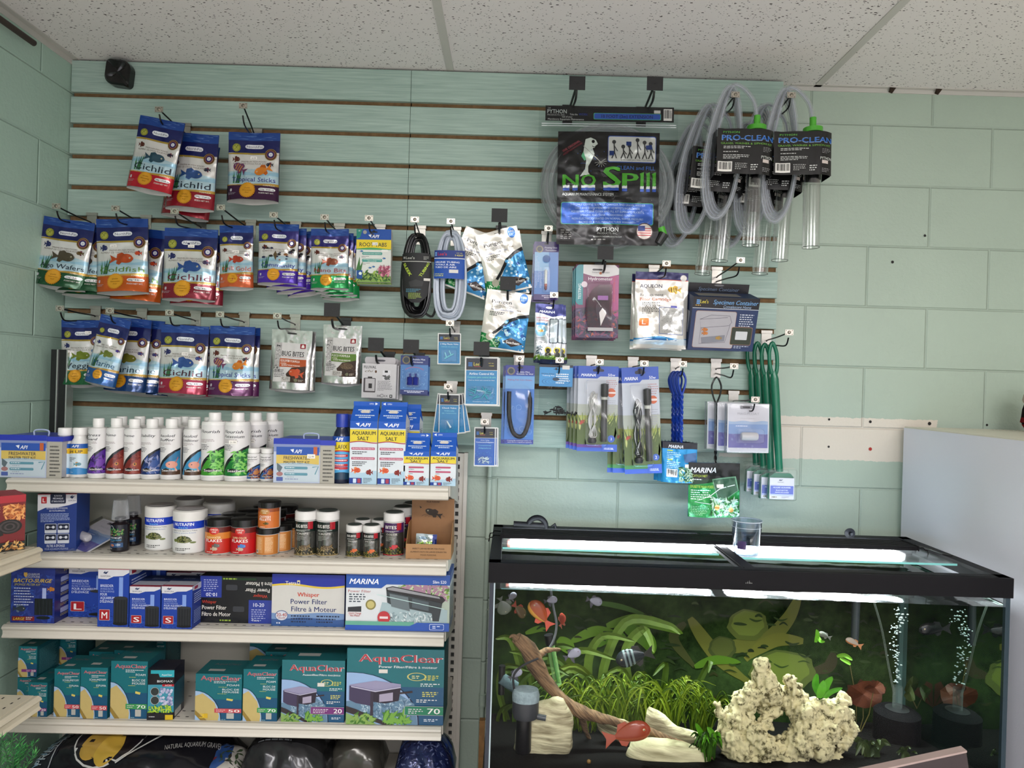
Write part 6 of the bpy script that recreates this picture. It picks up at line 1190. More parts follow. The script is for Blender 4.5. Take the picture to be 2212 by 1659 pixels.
again(a_, 'tall salt carton behind the right tall one, showing at its right', 22, .08, 6); salt(871, 926, 111, 'short salt carton, left one of the pair at the right end', 0); salt(929, 984, 113, 'short salt carton at the right end of the top shelf', 0, al='l')
# ---- second shelf
def jar(pxc, wpx, hpx, label, cv, cap='161616', body='d8d6d2', caph=.2, group=None, back=.03, k=2, lab=(.03, .77), capw=1.03, z=0, capfin='gloss', name='food_jar', y=None, top=None):
    t = bottle(k, pxc, wpx, hpx, label, 'jar', cv, body=body, cap=cap, capw=capw, caph=caph, neck=.02, back=back, group=group, lab=lab, name=name, capfin=capfin, z=z, y=y)
    if top: R = t.children[0]; s = SC(t.location.y); h = hpx/s; G().lathe([(wpx/s/2*capw*.82, h+.0003), (wpx/s/2*capw*.8, h+.0008)], M(top, 'print'), 24).build('lid_print', t)
    return t
def nutra(w, h): c = Cv(w, h, 'gloss'); c.base('d4d4d0'); c.rect(0, 0, 1, .25, '1c3cb0'); c.t(.5, .1, .1, 'NUTRAFIN', 'e8ecf4', 2, w=.46); c.t(.5, .2, .06, 'basix', '78b8e8', 1, w=.22); c.t(.5, .3, .045, 'Floating Turtle Gammarus Pellets', '303840', 0, w=.62); c.t(.5, .37, .04, 'Aliments en granulés flottants', '3c64a0', 0, w=.56); c.ell(.5, .58, .17, '40482c', ry=.11); c.ell(.5, .62, .2, '5c6434', ry=.07); c.leaves(.38, .5, .62, .66, 14, ('2c3420', '7c7c4c'), .06, 3); c.ell(.3, .62, .05, '68743c', ry=.05); c.ell(.72, .68, .07, '68743c', ry=.03); c.fine(.3, .86, .7, 2, .05, '303030', .5); return c
a_ = jar(346, 62, 94, 'white turtle food tub with blue band, left one of the front pair', nutra, cap='d8d6d0', caph=.24, group='white turtle food tubs', capfin='plastic', back=.06, top='a8a4a4'); b_ = jar(410, 69, 92, 'white turtle food tub with blue band, right one of the front pair', nutra, cap='d8d6d0', caph=.24, group='white turtle food tubs', capfin='plastic', back=.03, top='a8a4a4')
again(a_, 'white turtle food tub behind the left one, only its lid showing', 24, .11, -2); again(b_, 'white turtle food tub behind the right one, only its lid showing', 28, .11, -2)
def flakes(c1, c2, tx, col):
    def f(w, h): c = Cv(w, h, 'gloss'); c.base(c1); c.rect(0, 0, 1, .2, '5c1c18'); c.rect(0, .2, 1, .45, c2); c.ell(.5, .13, .14, 'c02c28', ry=.14); c.t(.5, .08, .07, 'OMEGA', 'e8dcd0', 2, w=.2); c.t(.5, .17, .07, 'ONE', 'e8dcd0', 2, w=.12); c.t(.48, .38, .08, tx, 'e8dca8', 1, w=.4); c.t(.48, .5, .12, 'FLAKES', 'ece4dc', 2, w=.46); c.fish(.55, .7, .22, col, hgt=.4); c.fish(.5, .82, .2, 'b8a890', hgt=.4, eye=0); c.fine(.28, .93, .75, 1, .05, 'e8d8d0', .5); return c
    return f
f1 = jar(473, 58, 76, 'red jar of freshwater flakes with black lid beside the turtle tubs', flakes('b8281c', 'c8782c', 'FRESHWATER', '5c5c58'), group='black lidded flake and pellet jars', caph=.21, back=.03); f2 = jar(528, 58, 76, 'bright red flake jar with blue fish, right of the orange-red one', flakes('b4141c', 'a81c1c', 'SUPER COLOR', '3c74b8'), group='black lidded flake and pellet jars', caph=.21, back=.03)
def pel(w, h): c = Cv(w, h, 'gloss'); c.base('c0682c'); c.rect(0, 0, 1, .18, '8c4420'); c.ell(.45, .16, .17, 'b07c3c', ry=.15); c.t(.45, .12, .08, 'OMEGA', 'e8dcc0', 2, w=.22); c.t(.45, .22, .08, 'ONE', 'e8dcc0', 2, w=.13); c.t(.45, .42, .12, 'CATFISH', 'ece4dc', 2, w=.4); c.t(.45, .56, .12, 'PELLETS', 'ece4dc', 2, w=.42); c.fish(.5, .77, .2, '50481c', hgt=.35); c.fine(.28, .93, .75, 1, .05, 'e8d8d0', .5); return c
def pel2(w, h): c = Cv(w, h, 'gloss'); c.base('b87434'); c.rect(.2, .08, .46, .92, 'c88c54'); c.rect(.52, .08, .8, .92, 'c88c54'); c.fine(.22, .12, .44, 12, .06, 'e0c8a0', .4); c.fine(.54, .12, .78, 12, .06, 'e0c8a0', .4, 3); c.barcode(.2, .75, .3, .92); return c
p2_ = jar(578, 49, 57, 'orange pellet jar turned to its back label, under the stacked one', pel2, group='black lidded flake and pellet jars', caph=.2, back=.03); hz = 57/SC(p2_.location.y)
p1_ = jar(580, 47, 57, 'orange catfish pellet jar stacked on top of another jar', pel, group='black lidded flake and pellet jars', caph=.22, back=.03, z=hz)
for k, (dx, dy) in enumerate(((18, .04), (26, .08), (36, .12), (46, .17), (58, .21))): again(p2_, 'orange pellet jar in the receding row right of the stacked jar, %s' % ('nearest', 'second', 'third', 'fourth', 'last')[k], dx, dy, -1-k)
for k, (o_, dx, dy) in enumerate(((f1, 16, .06), (f1, 34, .12), (f1, 54, .18), (f2, 14, .06), (f2, 30, .12), (f2, 44, .18))): again(o_, 'black lidded flake jar %s in the back rows behind the %s jar' % (('nearest', 'second', 'furthest')[k % 3], ('orange-red', 'bright red')[k//3]), dx, dy, -1-(k % 3)*2)
def bbj(c1, tx, acc, fishc, title='BUG BITES'):
    def f(w, h): c = Cv(w, h, 'gloss'); c.base(c1); c.rect(0, .3, 1, .96, '6c6c68', 'silver'); c.rect(.66, .0, .84, .22, '9c1c28'); c.t(.45, .13, .1, title, 'e4e0d8', 2, w=.42); c.fine(.22, .24, .8, 2, .03, 'c8c8c0', .4); c.t(.48, .35, .055, tx, 'c8c4bc', 1, w=.4); c.fine(.26, .42, .6, 4, .04, 'a8a8a0', .3, 2)
    # picture
    def g(w, h):
        c = f(w, h); c.rect(0, .8, 1, 1, '2c2c20'); c.leaves(.2, .76, .85, .98, 24, ('6c5c3c', '20180f', 'a89468') if fishc == 'pleco' else ('48581c', '2c3818', '8c7c3c'), .06, 3)
        if fishc == 'pleco': c.ell(.52, .76, .16, '5c4c34', ry=.07); c.poly([(.55, .74), (.75, .66), (.72, .76)], '6c5838'); c.leaves(.4, .7, .64, .82, 12, ('241c14', 'a08c64'), .04, 5)
        else: c.fish(.56, .74, .3, fishc, hgt=.4, rot=-15)
        c.rect(0, .97, 1, 1, acc); return c
    def f2(w, h): c = Cv(w, h, 'gloss'); c.base(c1); c.rect(0, .3, 1, .96, '6c6c68', 'silver'); c.rect(.66, .0, .84, .22, '9c1c28'); c.t(.43, .13, .1, title, 'e4e0d8', 2, w=.42); c.fine(.22, .24, .8, 2, .03, 'c8c8c0', .4); c.t(.48, .35, .055, tx, 'c8c4bc', 1, w=.4); c.fine(.26, .42, .6, 4, .04, 'a8a8a0', .3, 2); return c
    def final(w, h):
        nonlocal f; f = f2; return g(w, h)
    return final
JW = dict(cap='dad8d4', caph=.19, capfin='plastic', capw=1.02, lab=(.02, .78), top='3c4440')
jar(660, 47, 96, 'tall white-capped jar with speckled catfish picture, left of its pair', bbj('14201c', 'CRISPS', '8c7a50', 'pleco'), group='white capped insect food jars', back=.03, **JW); jar(707, 49, 96, 'tall white-capped jar with speckled catfish picture, right of its pair', bbj('14201c', 'CRISPS', '8c7a50', 'pleco'), group='white capped insect food jars', back=.03, **JW)
a_ = jar(765, 36, 68, 'small white-capped jar with orange fish, left of its pair', bbj('181c1c', 'SPIRULINA', '8c7a50', 'c8602c'), group='small white capped jars', back=.03, **JW); b_ = jar(802, 38, 69, 'small white-capped jar with orange fish, right of its pair', bbj('181c1c', 'SPIRULINA', '8c7a50', 'c8602c'), group='small white capped jars', back=.025, **JW)
again(a_, 'small white-capped jar behind the left small one', 8, .06, -3); again(b_, 'small white-capped jar behind the right small one', 10, .06, -3)
c_ = jar(850, 45, 92, 'tall white-capped jar with purple top and red fish beside the cardboard box', bbj('3c1c4c', 'COLOR', 'a01c2c', 'b82c34', 'BITES'), group='white capped insect food jars', back=.05, **JW); again(c_, 'tall purple-topped jar directly behind, beside the cardboard box', 10, .08, -2); again(c_, 'tall purple-topped jar furthest back beside the cardboard box', 24, .15, -2)
# liquid bottles with clear cups
def ml(w, h): c = Cv(w, h, 'gloss'); c.base('181a24'); c.ring(.3, .12, .1, .15, 'c8ccc8'); c.leaves(.2, .15, .8, .4, 26, ('2c5c34', '9c7c5c', '3c8c3c'), .08, 2); c.t(.48, .5, .07, 'MICROBE-LIFT', 'd0d8e0', 2, w=.52); c.t(.48, .59, .06, 'SPECIAL BLEND', '4c9cc8', 1, w=.5); c.fine(.2, .65, .75, 1, .03, 'a8b0b8', .5); c.rect(.15, .7, .8, .88, '2c4c74'); c.fish(.35, .8, .2, 'b06c4c'); c.fish(.6, .78, .2, '8c9cac'); c.fine(.15, .92, .6, 1, .04, 'c8ccd0', .6); return c
def liq(pxc, wpx, hpx, label, back):
    t = bottle(2, pxc, wpx, hpx*.66, label, 'bottle', ml, body='1c1418', cap='161418', capw=.6, caph=.12, neck=.12, back=back, group='dark bottles with clear dosing cups', lab=(.05, .8), bfin='gloss')
    s = SC(SHY+back); R = wpx/s/2; h = hpx/s; G().lathe([(R*.96, h*.62), (R*.78, h*.985), (R*.72, h)], M('d4d8dc', 'hose'), 24).build('dosing_cup', t, True); return t
liq(259, 37, 111, 'dark bottle with a clear dosing cup, front one', .035); liq(287, 33, 108, 'dark bottle with a clear dosing cup, standing behind the front one', .11)
# lying magnet cleaner
o = copy_tree([q for q in C.objects if q.name.startswith('magnet_cleaner_pack') and q.parent is None][0]); del o['group']; tag(o, 'grey magnet cleaner pack lying flat on the second shelf beside the blue box', 'pack'); p = on(2, 200, .1); o.location = p+Vector((.03, .07, .055)); o.rotation_euler = (math.radians(-68), math.radians(6), math.radians(-28))
# cardboard display box
k_ = 'a07850'; t = empty('cardboard_display_box', on(2, 925, .03), (0, -.01, 0)); s = SC(SHY+.03); w = 98/s; D = .1; h = 118/s; f = .45
def cf(w, h): c = Cv(w, h, 'paper'); c.base(k_); c.t(.5, .3, .1, 'INSECT LARVAE RECIPE FISH FOOD', '2c1c10', 1, w=.7); c.t(.5, .52, .1, 'ALIMENTS FAITS DE LARVES D\'INSECTES', '2c1c10', 1, w=.8); c.t(.5, .73, .1, 'POUR POISSONS', '2c1c10', 1, w=.34); return c
hf = h*.27; cf(w, hf).build('printed_front', t, org='bot', extra=G().box(-w/2, w/2, .0003, .002, 0, hf, M(k_, 'paper')))
g = G(); kb = M('946c44', 'paper')
for sx in (-1, 1): g.add([(sx*w/2, .002, 0), (sx*w/2, D, 0), (sx*w/2, D, h*.6), (sx*w/2, D*.5, h*.6), (sx*w/2, .002, hf), (sx*(w/2-.0015), .002, 0), (sx*(w/2-.0015), D, 0), (sx*(w/2-.0015), D, h*.6), (sx*(w/2-.0015), D*.5, h*.6), (sx*(w/2-.0015), .002, hf)], [(0, 1, 2, 3, 4), (5, 9, 8, 7, 6), (0, 5, 6, 1), (3, 8, 9, 4), (2, 7, 8, 3)], kb)
g.box(-w/2, w/2, .002, D, 0, .002, kb).build('box_sides', t)
def cb(w, h): c = Cv(w, h, 'paper'); c.base('8c6440'); c.t(.5, .06, .04, 'POUR POISSONS', '2c1c10', 1, w=.3); c.fish(.52, .28, .42, '30241a', hgt=.32, flip=1, rot=20); c.poly([(.18, .14), (.24, .17), (.2, .19)], '30241a'); [c.arc(.5, .36, .12+.08*q, 200, 350, .006, '30241a', ry=.03+.02*q) for q in range(3)]; return c
cb(w*.98, h).build('printed_lid', t, org='bot', extra=G().box(-w*.49, w*.49, .0003, .002, 0, h, kb)).location = (0, D, 0)
tag(t, 'open brown cardboard display box with a fish drawing at the right end', 'box')
c = Cv(.06, .055, 'foil'); c.base('b8c0b8'); c.rect(0, 0, 1, .3, '9ca8a8'); c.leaves(.05, .4, .95, .75, 30, ('6c9c2c', 'a8c84c', '3c6c24'), .1, 3); c.rect(0, .78, 1, 1, '2c5c94'); c.ell(.35, .22, .2, '6c8494', ry=.08); c.rect(.8, 0, 1, 1, '1c2c6c'); f_ = pouch_map(.06, .055, .014, 9)
o = c.build('treat_packet', None, f_, 8, 8, extra=G().box(-.03, .03, .001, .002, -.055, 0, M('8c9490', 'gloss'))); tag(o, 'small green and silver packet standing in the cardboard display box', 'packet'); o.location = t.location+Vector((-.012, .05, .002+.0575)); o.rotation_euler = (-.12, .03, 0); 
# sponge filter box turned at an angle
def fe(w, h):
    c = Cv(w, h, 'paper'); c.base('1c3474'); c.poly([(0, 0), (1, 0), (1, .16), (.8, .2), (.5, .24), (.2, .24), (0, .3)], 'c4c4c8'); c.rect(0, 0, 1, .012, '8c2434'); c.rr(.09, .05, .23, .165, .01, '9c1c24'); c.t(.16, .108, .07, 'L', 'e0dcd8', 1); c.rr(.32, 0, .72, .17, .03, '141c34')
    for y_, tx, ww in ((.035, 'FILTRATION', .2), (.08, 'MÉCANIQUE', .26), (.13, 'ET BIOLOGIQUE', .32)): c.t(.52, y_, .03, tx, 'd0d4dc', 1, w=ww)
    c.poly([(.82, .06), (.9, .02), (.88, .05), (.95, .04), (.88, .09)], '1c3054'); c.t(.88, .12, .028, 'SEAPORA', '3c3c50', 0, w=.2); c.t(.5, .25, .028, 'LES SOINS DE VOS POISSONS,', 'c8ccd8', 1, w=.54); c.t(.5, .295, .028, 'EN TOUTE SIMPLICITÉ', 'c8ccd8', 1, w=.4); c.fine(.08, .345, .92, 6, .026, '9ca8c8', .4, 3)
    for a, b_ in ((.19, .52), (.52, .52), (.19, .7), (.52, .7)): c.rr(a, b_, a+.3, b_+.165, .02, 'c0c4cc'); c.rr(a+.01, b_+.008, a+.29, b_+.11, .015, '141c34'); c.ell(a+.08, b_+.06, .04, 'c8ccd4', n=8); c.ell(a+.22, b_+.06, .04, 'c8ccd4', n=8); c.line([(a+.08, b_+.06), (a+.22, b_+.06)], .01, 'c8ccd4')
    c.t(.48, .905, .045, 'FILTRE À ÉPONGE', 'd0d4dc', 1, w=.46); c.t(.5, .96, .035, 'POUR AQUARIUM D\'ÉLEVAGE', 'a8b0c8', 0, w=.6); return c
def sd(cols):
    def f(w, h): c = Cv(w, h, 'paper'); c.base(cols[0]); c.poly([(0, 0), (1, 0), (1, .2), (.5, .12), (0, .22)], 'c4c4c8'); c.rect(0, .7, 1, 1, cols[1]); return c
    return f
o = carton(2, 84, 160, 124, .1, fe, '1c3c84', 'blue and white sponge filter box turned at an angle, second shelf, left end', back=.035, yaw=0, top='2c2c38', name='sponge_filter_box'); s_ = SC(SHY+.05)
o.rotation_euler = (0, -.01, math.radians(12))
def sdl(w, h): c = Cv(w, h, 'paper'); c.base('2458a8'); c.rect(0, 0, 1, .2, 'c4c4c8'); c.rect(0, .66, 1, 1, '24404c'); return c
q = sdl(.1, 124/SC(SHY+.035)); wq = 76/SC(SHY+.035); q.build('side_print', o, lambda a, b: Vector((-wq/2-.0003, .1*(1-a), (1-b)*q.H)))
# red heater box on the side shelf
def ch(w, h):
    c = Cv(w, h, 'gloss'); c.base('6c1418'); c.rect(0, 0, 1, .13, 'a0202c'); c.t(.35, .1, .035, '40W', 'c89030', 1, w=.3); c.rect(0, .15, .55, .58, '30100f'); c.t(.3, .21, .045, 'CERAMIC', 'd8a838', 2, w=.5); c.t(.3, .265, .045, 'HEATER', 'd8a838', 2, w=.5); c.fine(.05, .32, .5, 5, .04, 'd0b8b0', .35); c.ell(.8, .28, .2, 'a85c2c', ry=.12); c.leaves(.62, .18, .98, .45, 26, ('c8783c', '7c3c1c', 'd89858'), .08, 2)
    for q in range(5): c.ell(.72, .56, .22-.04*q, ('181414', '3c3434')[q % 2], ry=.13-.023*q)
    c.line([(.6, .66), (.3, .74), (.14, .8)], .1, '141010'); c.ell(.14, .8, .05, 'c8c4c0'); c.rect(0, .84, 1, 1, '14100c'); c.t(.25, .92, .05, 'EXO TERRA', '9cb42c', 2, w=.42); c.leaves(.55, .85, .98, .98, 14, ('8c5c2c', 'c89c5c'), .08, 3); c.rr(.06, .6, .46, .72, .01, 'c89030'); c.rr(.075, .605, .445, .714, .01, '7c1c18'); c.t(.26, .635, .03, 'INFRARED', 'd8a838', 1, w=.3); c.t(.26, .68, .035, 'HEAT', 'd8a838', 1, w=.24); return c
y_ = -.615; s = SC(y_); p = W(53, 1184, y_); w_ = .118; h_ = 118/s; th = math.radians(48)
c = ch(w_, h_); o = c.build('ceramic_heater_box', None, org='bot', extra=G().box(-w_/2, w_/2, .0003, .1, 0, h_, M('8c1c20', 'paper'))); tag(o, 'red and black ceramic heater box on the side shelf, cut off at the left edge', 'box'); o.rotation_euler = (0, 0, th); o.location = (p.x-w_/2*math.cos(th), y_-w_/2*math.sin(th), 1.1538)
# ---- third shelf
def seap(size, h2):
    def f(w, h):
        c = Cv(w, h, 'paper'); c.base('1c3c94'); c.poly([(0, 0), (1, 0), (1, .06), (.8, .12), (.5, .13), (.3, .18), (0, .17)], 'c8c8cc'); c.rect(0, 0, 1, .01, '8c2434'); c.poly([(.16, .07), (.24, .03), (.22, .06), (.34, .04), (.26, .09)], '1c3054'); c.t(.24, .125, .03, 'SEAPORA', '3c3c50', 0, w=.32)
        y0 = .29 if h2 else .31; c.t(.08, y0, .045, 'BREEDER', 'c8d0e4', 1, w=.42, al='l'); c.t(.08, y0+.055, .03, 'SPONGE FILTER', '98a8d0', 0, w=.42, al='l'); c.t(.08, y0+.1, .03, 'FILTRE À ÉPONGE', '98a8d0', 0, w=.45, al='l')
        for i, tx in enumerate(('POUR', 'AQUARIUM', 'D\'ÉLEVAGE') if size == 'M' else ('POUR AQUARIUM', 'D\'ÉLEVAGE')): c.t(.08, y0+.15+.06*i, .045, tx, 'd0d8e8', 1, w={'POUR': .22, 'AQUARIUM': .46, 'D\'ÉLEVAGE': .42, 'POUR AQUARIUM': .6}[tx], al='l')
        c.leaves(0, .75, 1, 1, 60, ('2c54ac', '16307c'), .05, 2); c.rr(.06, .7, .40, .89, .02, 'b8a4a8'); c.rr(.07, .707, .39, .883, .02, '9c1c24'); c.t(.23, .795, .12, size, 'e4e0dc', 1 if size == 'M' else 2, w=.18)
        ty = .14 if h2 else .2; c.rect(.68, ty, .81, .5, '7894d0'); c.poly([(.52, .5), (.97, .5), (.97, .93), (.52, .93)] if size != 'L' else [(.72, .5), (1, .5), (1, .95), (.72, .95)], '1c1e22'); c.ell(.745, .5, .22, '2c2e32', ry=.03); c.ell(.745, .94, .24, '101214', ry=.03); [c.rect(.54+.09*q, .52, .56+.09*q, .92, '2c3034') for q in range(5)] if size != 'L' else None; return c
    return f
def seat(w, d): c = Cv(w, d, 'paper'); c.base('1c2c50'); c.rect(0, .9, 1, 1, '8c2434'); c.rect(0, .55, 1, .9, 'a4a8b4'); c.t(.5, .3, .12, 'SEAPORA', '8c94b4', 0, w=.4); return c
def seas(d, h): c = Cv(d, h, 'paper'); c.base('1c3480'); c.poly([(0, 0), (1, 0), (1, .1), (.4, .15), (0, .1)], 'b8bcc4'); c.rr(.1, .03, .3, .1, .02, '8c2434'); c.fine(.1, .2, .95, 5, .05, 'a8b4d0', .4, 2); c.fine(.1, .6, .95, 8, .04, '8494c0', .4, 4); return c
def bacto(w, h):
    c = Cv(w, h, 'gloss'); c.base('24307c'); c.leaves(0, .1, 1, 1, 40, ('2c48a0', '2c3c8c'), .14, 4); c.t(.5, .11, .04, 'AQUARIUM', 'c8ccd8', 1, w=.3); c.t(.5, .155, .04, 'SOLUTIONS', 'c8ccd8', 1, w=.32); c.poly([(.3, .08), (.38, .08), (.38, .13), (.34, .17), (.3, .13)], 'c8a04c'); c.t(.5, .225, .07, 'BACTO-SURGE', 'd8b838', 2, 1, w=.88); c.t(.38, .3, .04, 'SPONGE FILTER KIT', 'b8b04c', 1, 1, w=.6); c.fine(.08, .36, .55, 7, .05, 'c0c8e0', .35, 3)
    c.rect(.72, .36, .81, .55, 'a8b4e0'); c.rect(.55, .55, .96, .85, '16181e'); [c.rect(.58+.08*q, .57, .595+.08*q, .85, '282c34') for q in range(5)]; c.ell(.75, .9, .16, '101218', ry=.03); c.fish(.92, .38, .18, 'b8742c'); c.fish(.2, .74, .3, '2c3444', fin='5c6c84'); c.rect(.04, .88, .55, .96, '7c1c24'); c.t(.2, .92, .05, 'LARGE', 'd8b838', 2, 1, w=.26); c.fine(.36, .89, .52, 2, .03, 'd0c8c8', .5); return c
def bside(d, h): c = Cv(d, h, 'gloss'); c.base('1c2460'); [c.rr(.25, .2+.19*q, .8, .29+.19*q, .03, '8c94b8') for q in range(4)]; [c.fine(.25, .31+.19*q, .8, 2, .025, 'a89c4c', .4, q) for q in range(4)]; c.t(.65, .09, .05, 'PARTS', 'b8a84c', 1, w=.5); return c
carton(3, 22, 117, 119, .1, bacto, '1c2460', 'dark blue sponge filter kit box with yellow lettering at the left end', back=.012, top='16182c', sidecv=bside, name='filter_kit_box')
oL = carton(3, 147, 235, 113, .11, seap('L', 0), '1c3480', 'large breeder filter box with a red L square, set back on the third shelf', back=.07, topcv=seat, name='breeder_filter_box', group='blue breeder filter boxes')
oM = carton(3, 210, 277, 125, .12, seap('M', 1), '1c3480', 'tall narrow breeder filter box with a red M square', back=-.005, topcv=seat, sidecv=seas, name='breeder_filter_box', group='blue breeder filter boxes')
o1 = carton(3, 279, 345, 90, .11, seap('S', 0), '1c3480', 'small breeder filter box with a red S square, left of its pair', back=-.008, topcv=seat, sidecv=seas, name='breeder_filter_box', group='blue breeder filter boxes')
o2 = carton(3, 348, 414, 92, .11, seap('S', 0), '1c3480', 'small breeder filter box with a red S square, beside the black box', back=-.010, topcv=seat, sidecv=seas, name='breeder_filter_box', group='blue breeder filter boxes')
again(oM, 'tall breeder filter box directly behind the M box', 30, .13, -2); again(o1, 'small breeder filter box behind the left S box, taller stack in shade', 30, .13, -4); again(o2, 'small breeder filter box behind the right S box', 18, .13, -4)
again(o1, 'small breeder filter box furthest back behind the S boxes', 48, .24, -10)
def whis(w, h):
    c = Cv(w, h, 'gloss'); c.base('15161c'); c.rect(0, 0, .3, .46, '28388c'); c.rect(.68, .5, 1, 1, '28388c'); c.rect(.3, .03, .78, .08, '14301c'); c.fine(.32, .04, .76, 1, .05, '8ca83c', .6)
    for x, y, r in ((.25, 0, 0), (0, 0, 180)):
        pass
    c.t(.03, .55, .07, 'Whisper', 'b83c2c', 1, w=.2, al='l'); c.t(.03, .67, .09, 'Power Filter', 'd8d4cc', 1, w=.34, al='l'); c.t(.03, .81, .09, 'Filtro de Motor', 'd8d4cc', 1, w=.4, al='l'); c.t(.82, .6, .08, '10-20', 'd8dce8', 1, w=.15); c.fine(.72, .7, .94, 6, .045, 'a8b0d0', .35, 2)
    c.t(.83, .16, .09, 'Filtre à Moteur', 'd8d4cc', 1, w=.4, rot=180); c.t(.8, .30, .09, 'Power Filter', 'd8d4cc', 1, w=.34, rot=180); c.t(.84, .42, .07, 'Whisper', 'b83c2c', 1, w=.2, rot=180); c.t(.16, .4, .08, '10-20', 'd8dce8', 1, w=.15, rot=180); c.fine(.05, .08, .26, 6, .045, 'a8b0d0', .35, 5)
    c.rr(.36, .18, .52, .3, .02, '34363c'); c.rr(.46, .64, .62, .76, .02, '34363c'); c.fine(.28, .93, .66, 1, .05, '8ca83c', .6); c.t(.78, .93, .05, 'Tetra', 'c8ccd8', 0, w=.1); return c
def wtop(w, d): c = Cv(w, d, 'gloss'); c.base('1a1a1e'); c.t(.5, .5, .12, 'Power Filter', '4c4840', 1, w=.5, rot=180); return c
carton(3, 431, 586, 101, .14, whis, '15161c', 'black and blue power filter box printed both ways up, beside the small breeder boxes', back=.045, topcv=wtop, name='power_filter_box')
def tetra(w, h):
    c = Cv(w, h, 'gloss'); c.base('c4c2bc'); c.wave(0, 1, .75, .02, 1, '6c88b0', 0, 1); c.wave(0, 1, .85, .02, 1, '2c5088', 1, 1.3); c.rect(0, 0, 1, .25, '1c2890'); c.wave(0, 1, .205, .03, .29, 'd0b43c', 3.3, 1); c.wave(0, 1, .24, .03, .3, 'c4c2bc', 3.3, 1); c.t(.26, .165, .07, 'Tetra', 'e0dcd0', 1, w=.15); c.rr(.345, .115, .385, .2, .005, 'd0c8a0'); c.ell(.365, .16, .013, '1c2890')
    c.t(.5, .385, .085, 'Whisper', 'b83820', 2, w=.3); c.t(.51, .52, .1, 'Power Filter', '202c60', 1, w=.5); c.t(.58, .665, .1, 'Filtre à Moteur', '202c60', 1, w=.62); c.ell(.14, .8, .09, '24407c', ry=.1); c.ell(.14, .8, .082, 'c4c8d0', ry=.09); c.t(.14, .78, .07, '20-40', 'a03424', 1, w=.14); c.t(.14, .84, .035, 'GALLON', 'a03424', 1, w=.1); c.fine(.27, .79, .57, 3, .055, '14203c', .45, 2); c.fine(.62, .79, .96, 3, .055, '14203c', .45, 5); c.fine(.07, .93, .2, 1, .05, 'd0d4dc', .5); return c
carton(3, 586, 743, 112, .15, tetra, '1c2470', 'blue and cream power filter box with a yellow wave band', back=.03, topcv=wtop, name='power_filter_box')
def marina(w, h):
    c = Cv(w, h, 'gloss'); c.base('ccd0d2'); c.rect(.5, .2, 1, .86, 'a8b4a4'); c.leaves(.55, .17, .98, .42, 60, ('7c9c3c', '4c7428', 'b8c49c', 'a0788c'), .06, 5); c.poly([(.35, .5), (.98, .62), (.98, .86), (.3, .86)], '9cb0b4'); c.leaves(.4, .68, .85, .84, 40, ('ccd4d4', '7c9094'), .03, 6)
    c.poly([(0, 0), (1, 0), (1, .18), (.39, .18), (.34, .25), (0, .25)], '1c4c9c'); c.t(.17, .13, .1, 'MARINA', 'e8ecf4', 2, 1, w=.28); c.t(.9, .12, .055, 'Slim S20', 'e8ecf4', 1, w=.13); c.t(.02, .31, .05, 'Power Filter', '9c3430', 0, w=.22, al='l'); c.fine(.03, .36, .22, 4, .042, '404854', .5, 2)
    c.poly([(.385, .24), (.45, .21), (.93, .38), (.96, .44), (.93, .5), (.39, .3)], '1a1a1e'); c.poly([(.40, .245), (.45, .225), (.9, .385), (.91, .42), (.4, .275)], '8c8c90'); c.poly([(.39, .3), (.93, .5), (.9, .82), (.84, .82), (.83, .68), (.45, .55), (.4, .5)], '2c3438'); c.poly([(.42, .34), (.6, .4), (.62, .65), (.44, .57)], '606c70'); c.poly([(.64, .42), (.8, .48), (.8, .64), (.64, .58)], '48545a'); c.line([(.3, .36), (.95, .6)], .006, 'c0dcd8')
    c.poly([(.02, .6), (.15, .58), (.15, .68), (.02, .7)], '282a30'); c.rr(.02, .68, .15, .76, .01, 'ccc8c8'); c.t(.09, .705, .035, 'Quick Change', 'a02c34', 1, w=.12); c.t(.09, .745, .035, 'No Mess!', 'a02c34', 1, w=.09); c.ell(.24, .55, .05, '7c7440', n=24); c.ell(.24, .55, .036, 'b8ac6c'); c.ell(.37, .77, .062, 'b02c34'); c.rect(.33, .75, .41, .79, 'd8c8c8'); c.rect(0, .84, .66, .92, '5c9c88'); c.poly([(0, .91), (.62, .91), (.69, .85), (1, .85), (1, 1), (0, 1)], '1c4ca4'); c.rr(.81, .87, .95, .975, .01, 'c8d4e8'); c.rr(.814, .878, .946, .967, .01, '1c4ca4'); c.fine(.84, .9, .92, 2, .03, 'c8d4e8', .5); return c
def mside(d, h): c = Cv(d, h, 'gloss'); c.base('b8bcc0'); c.rect(0, 0, 1, .15, '1c4c9c'); c.rect(0, .87, 1, 1, '1c4ca4'); c.fine(.1, .25, .9, 14, .04, '5c646c', .35, 2); return c
carton(3, 746, 970, 121, .13, marina, '1c4484', 'wide blue and white power filter box with a clear filter picture at the right end', back=.012, sidecv=mside, name='power_filter_box', top='1c3c74')
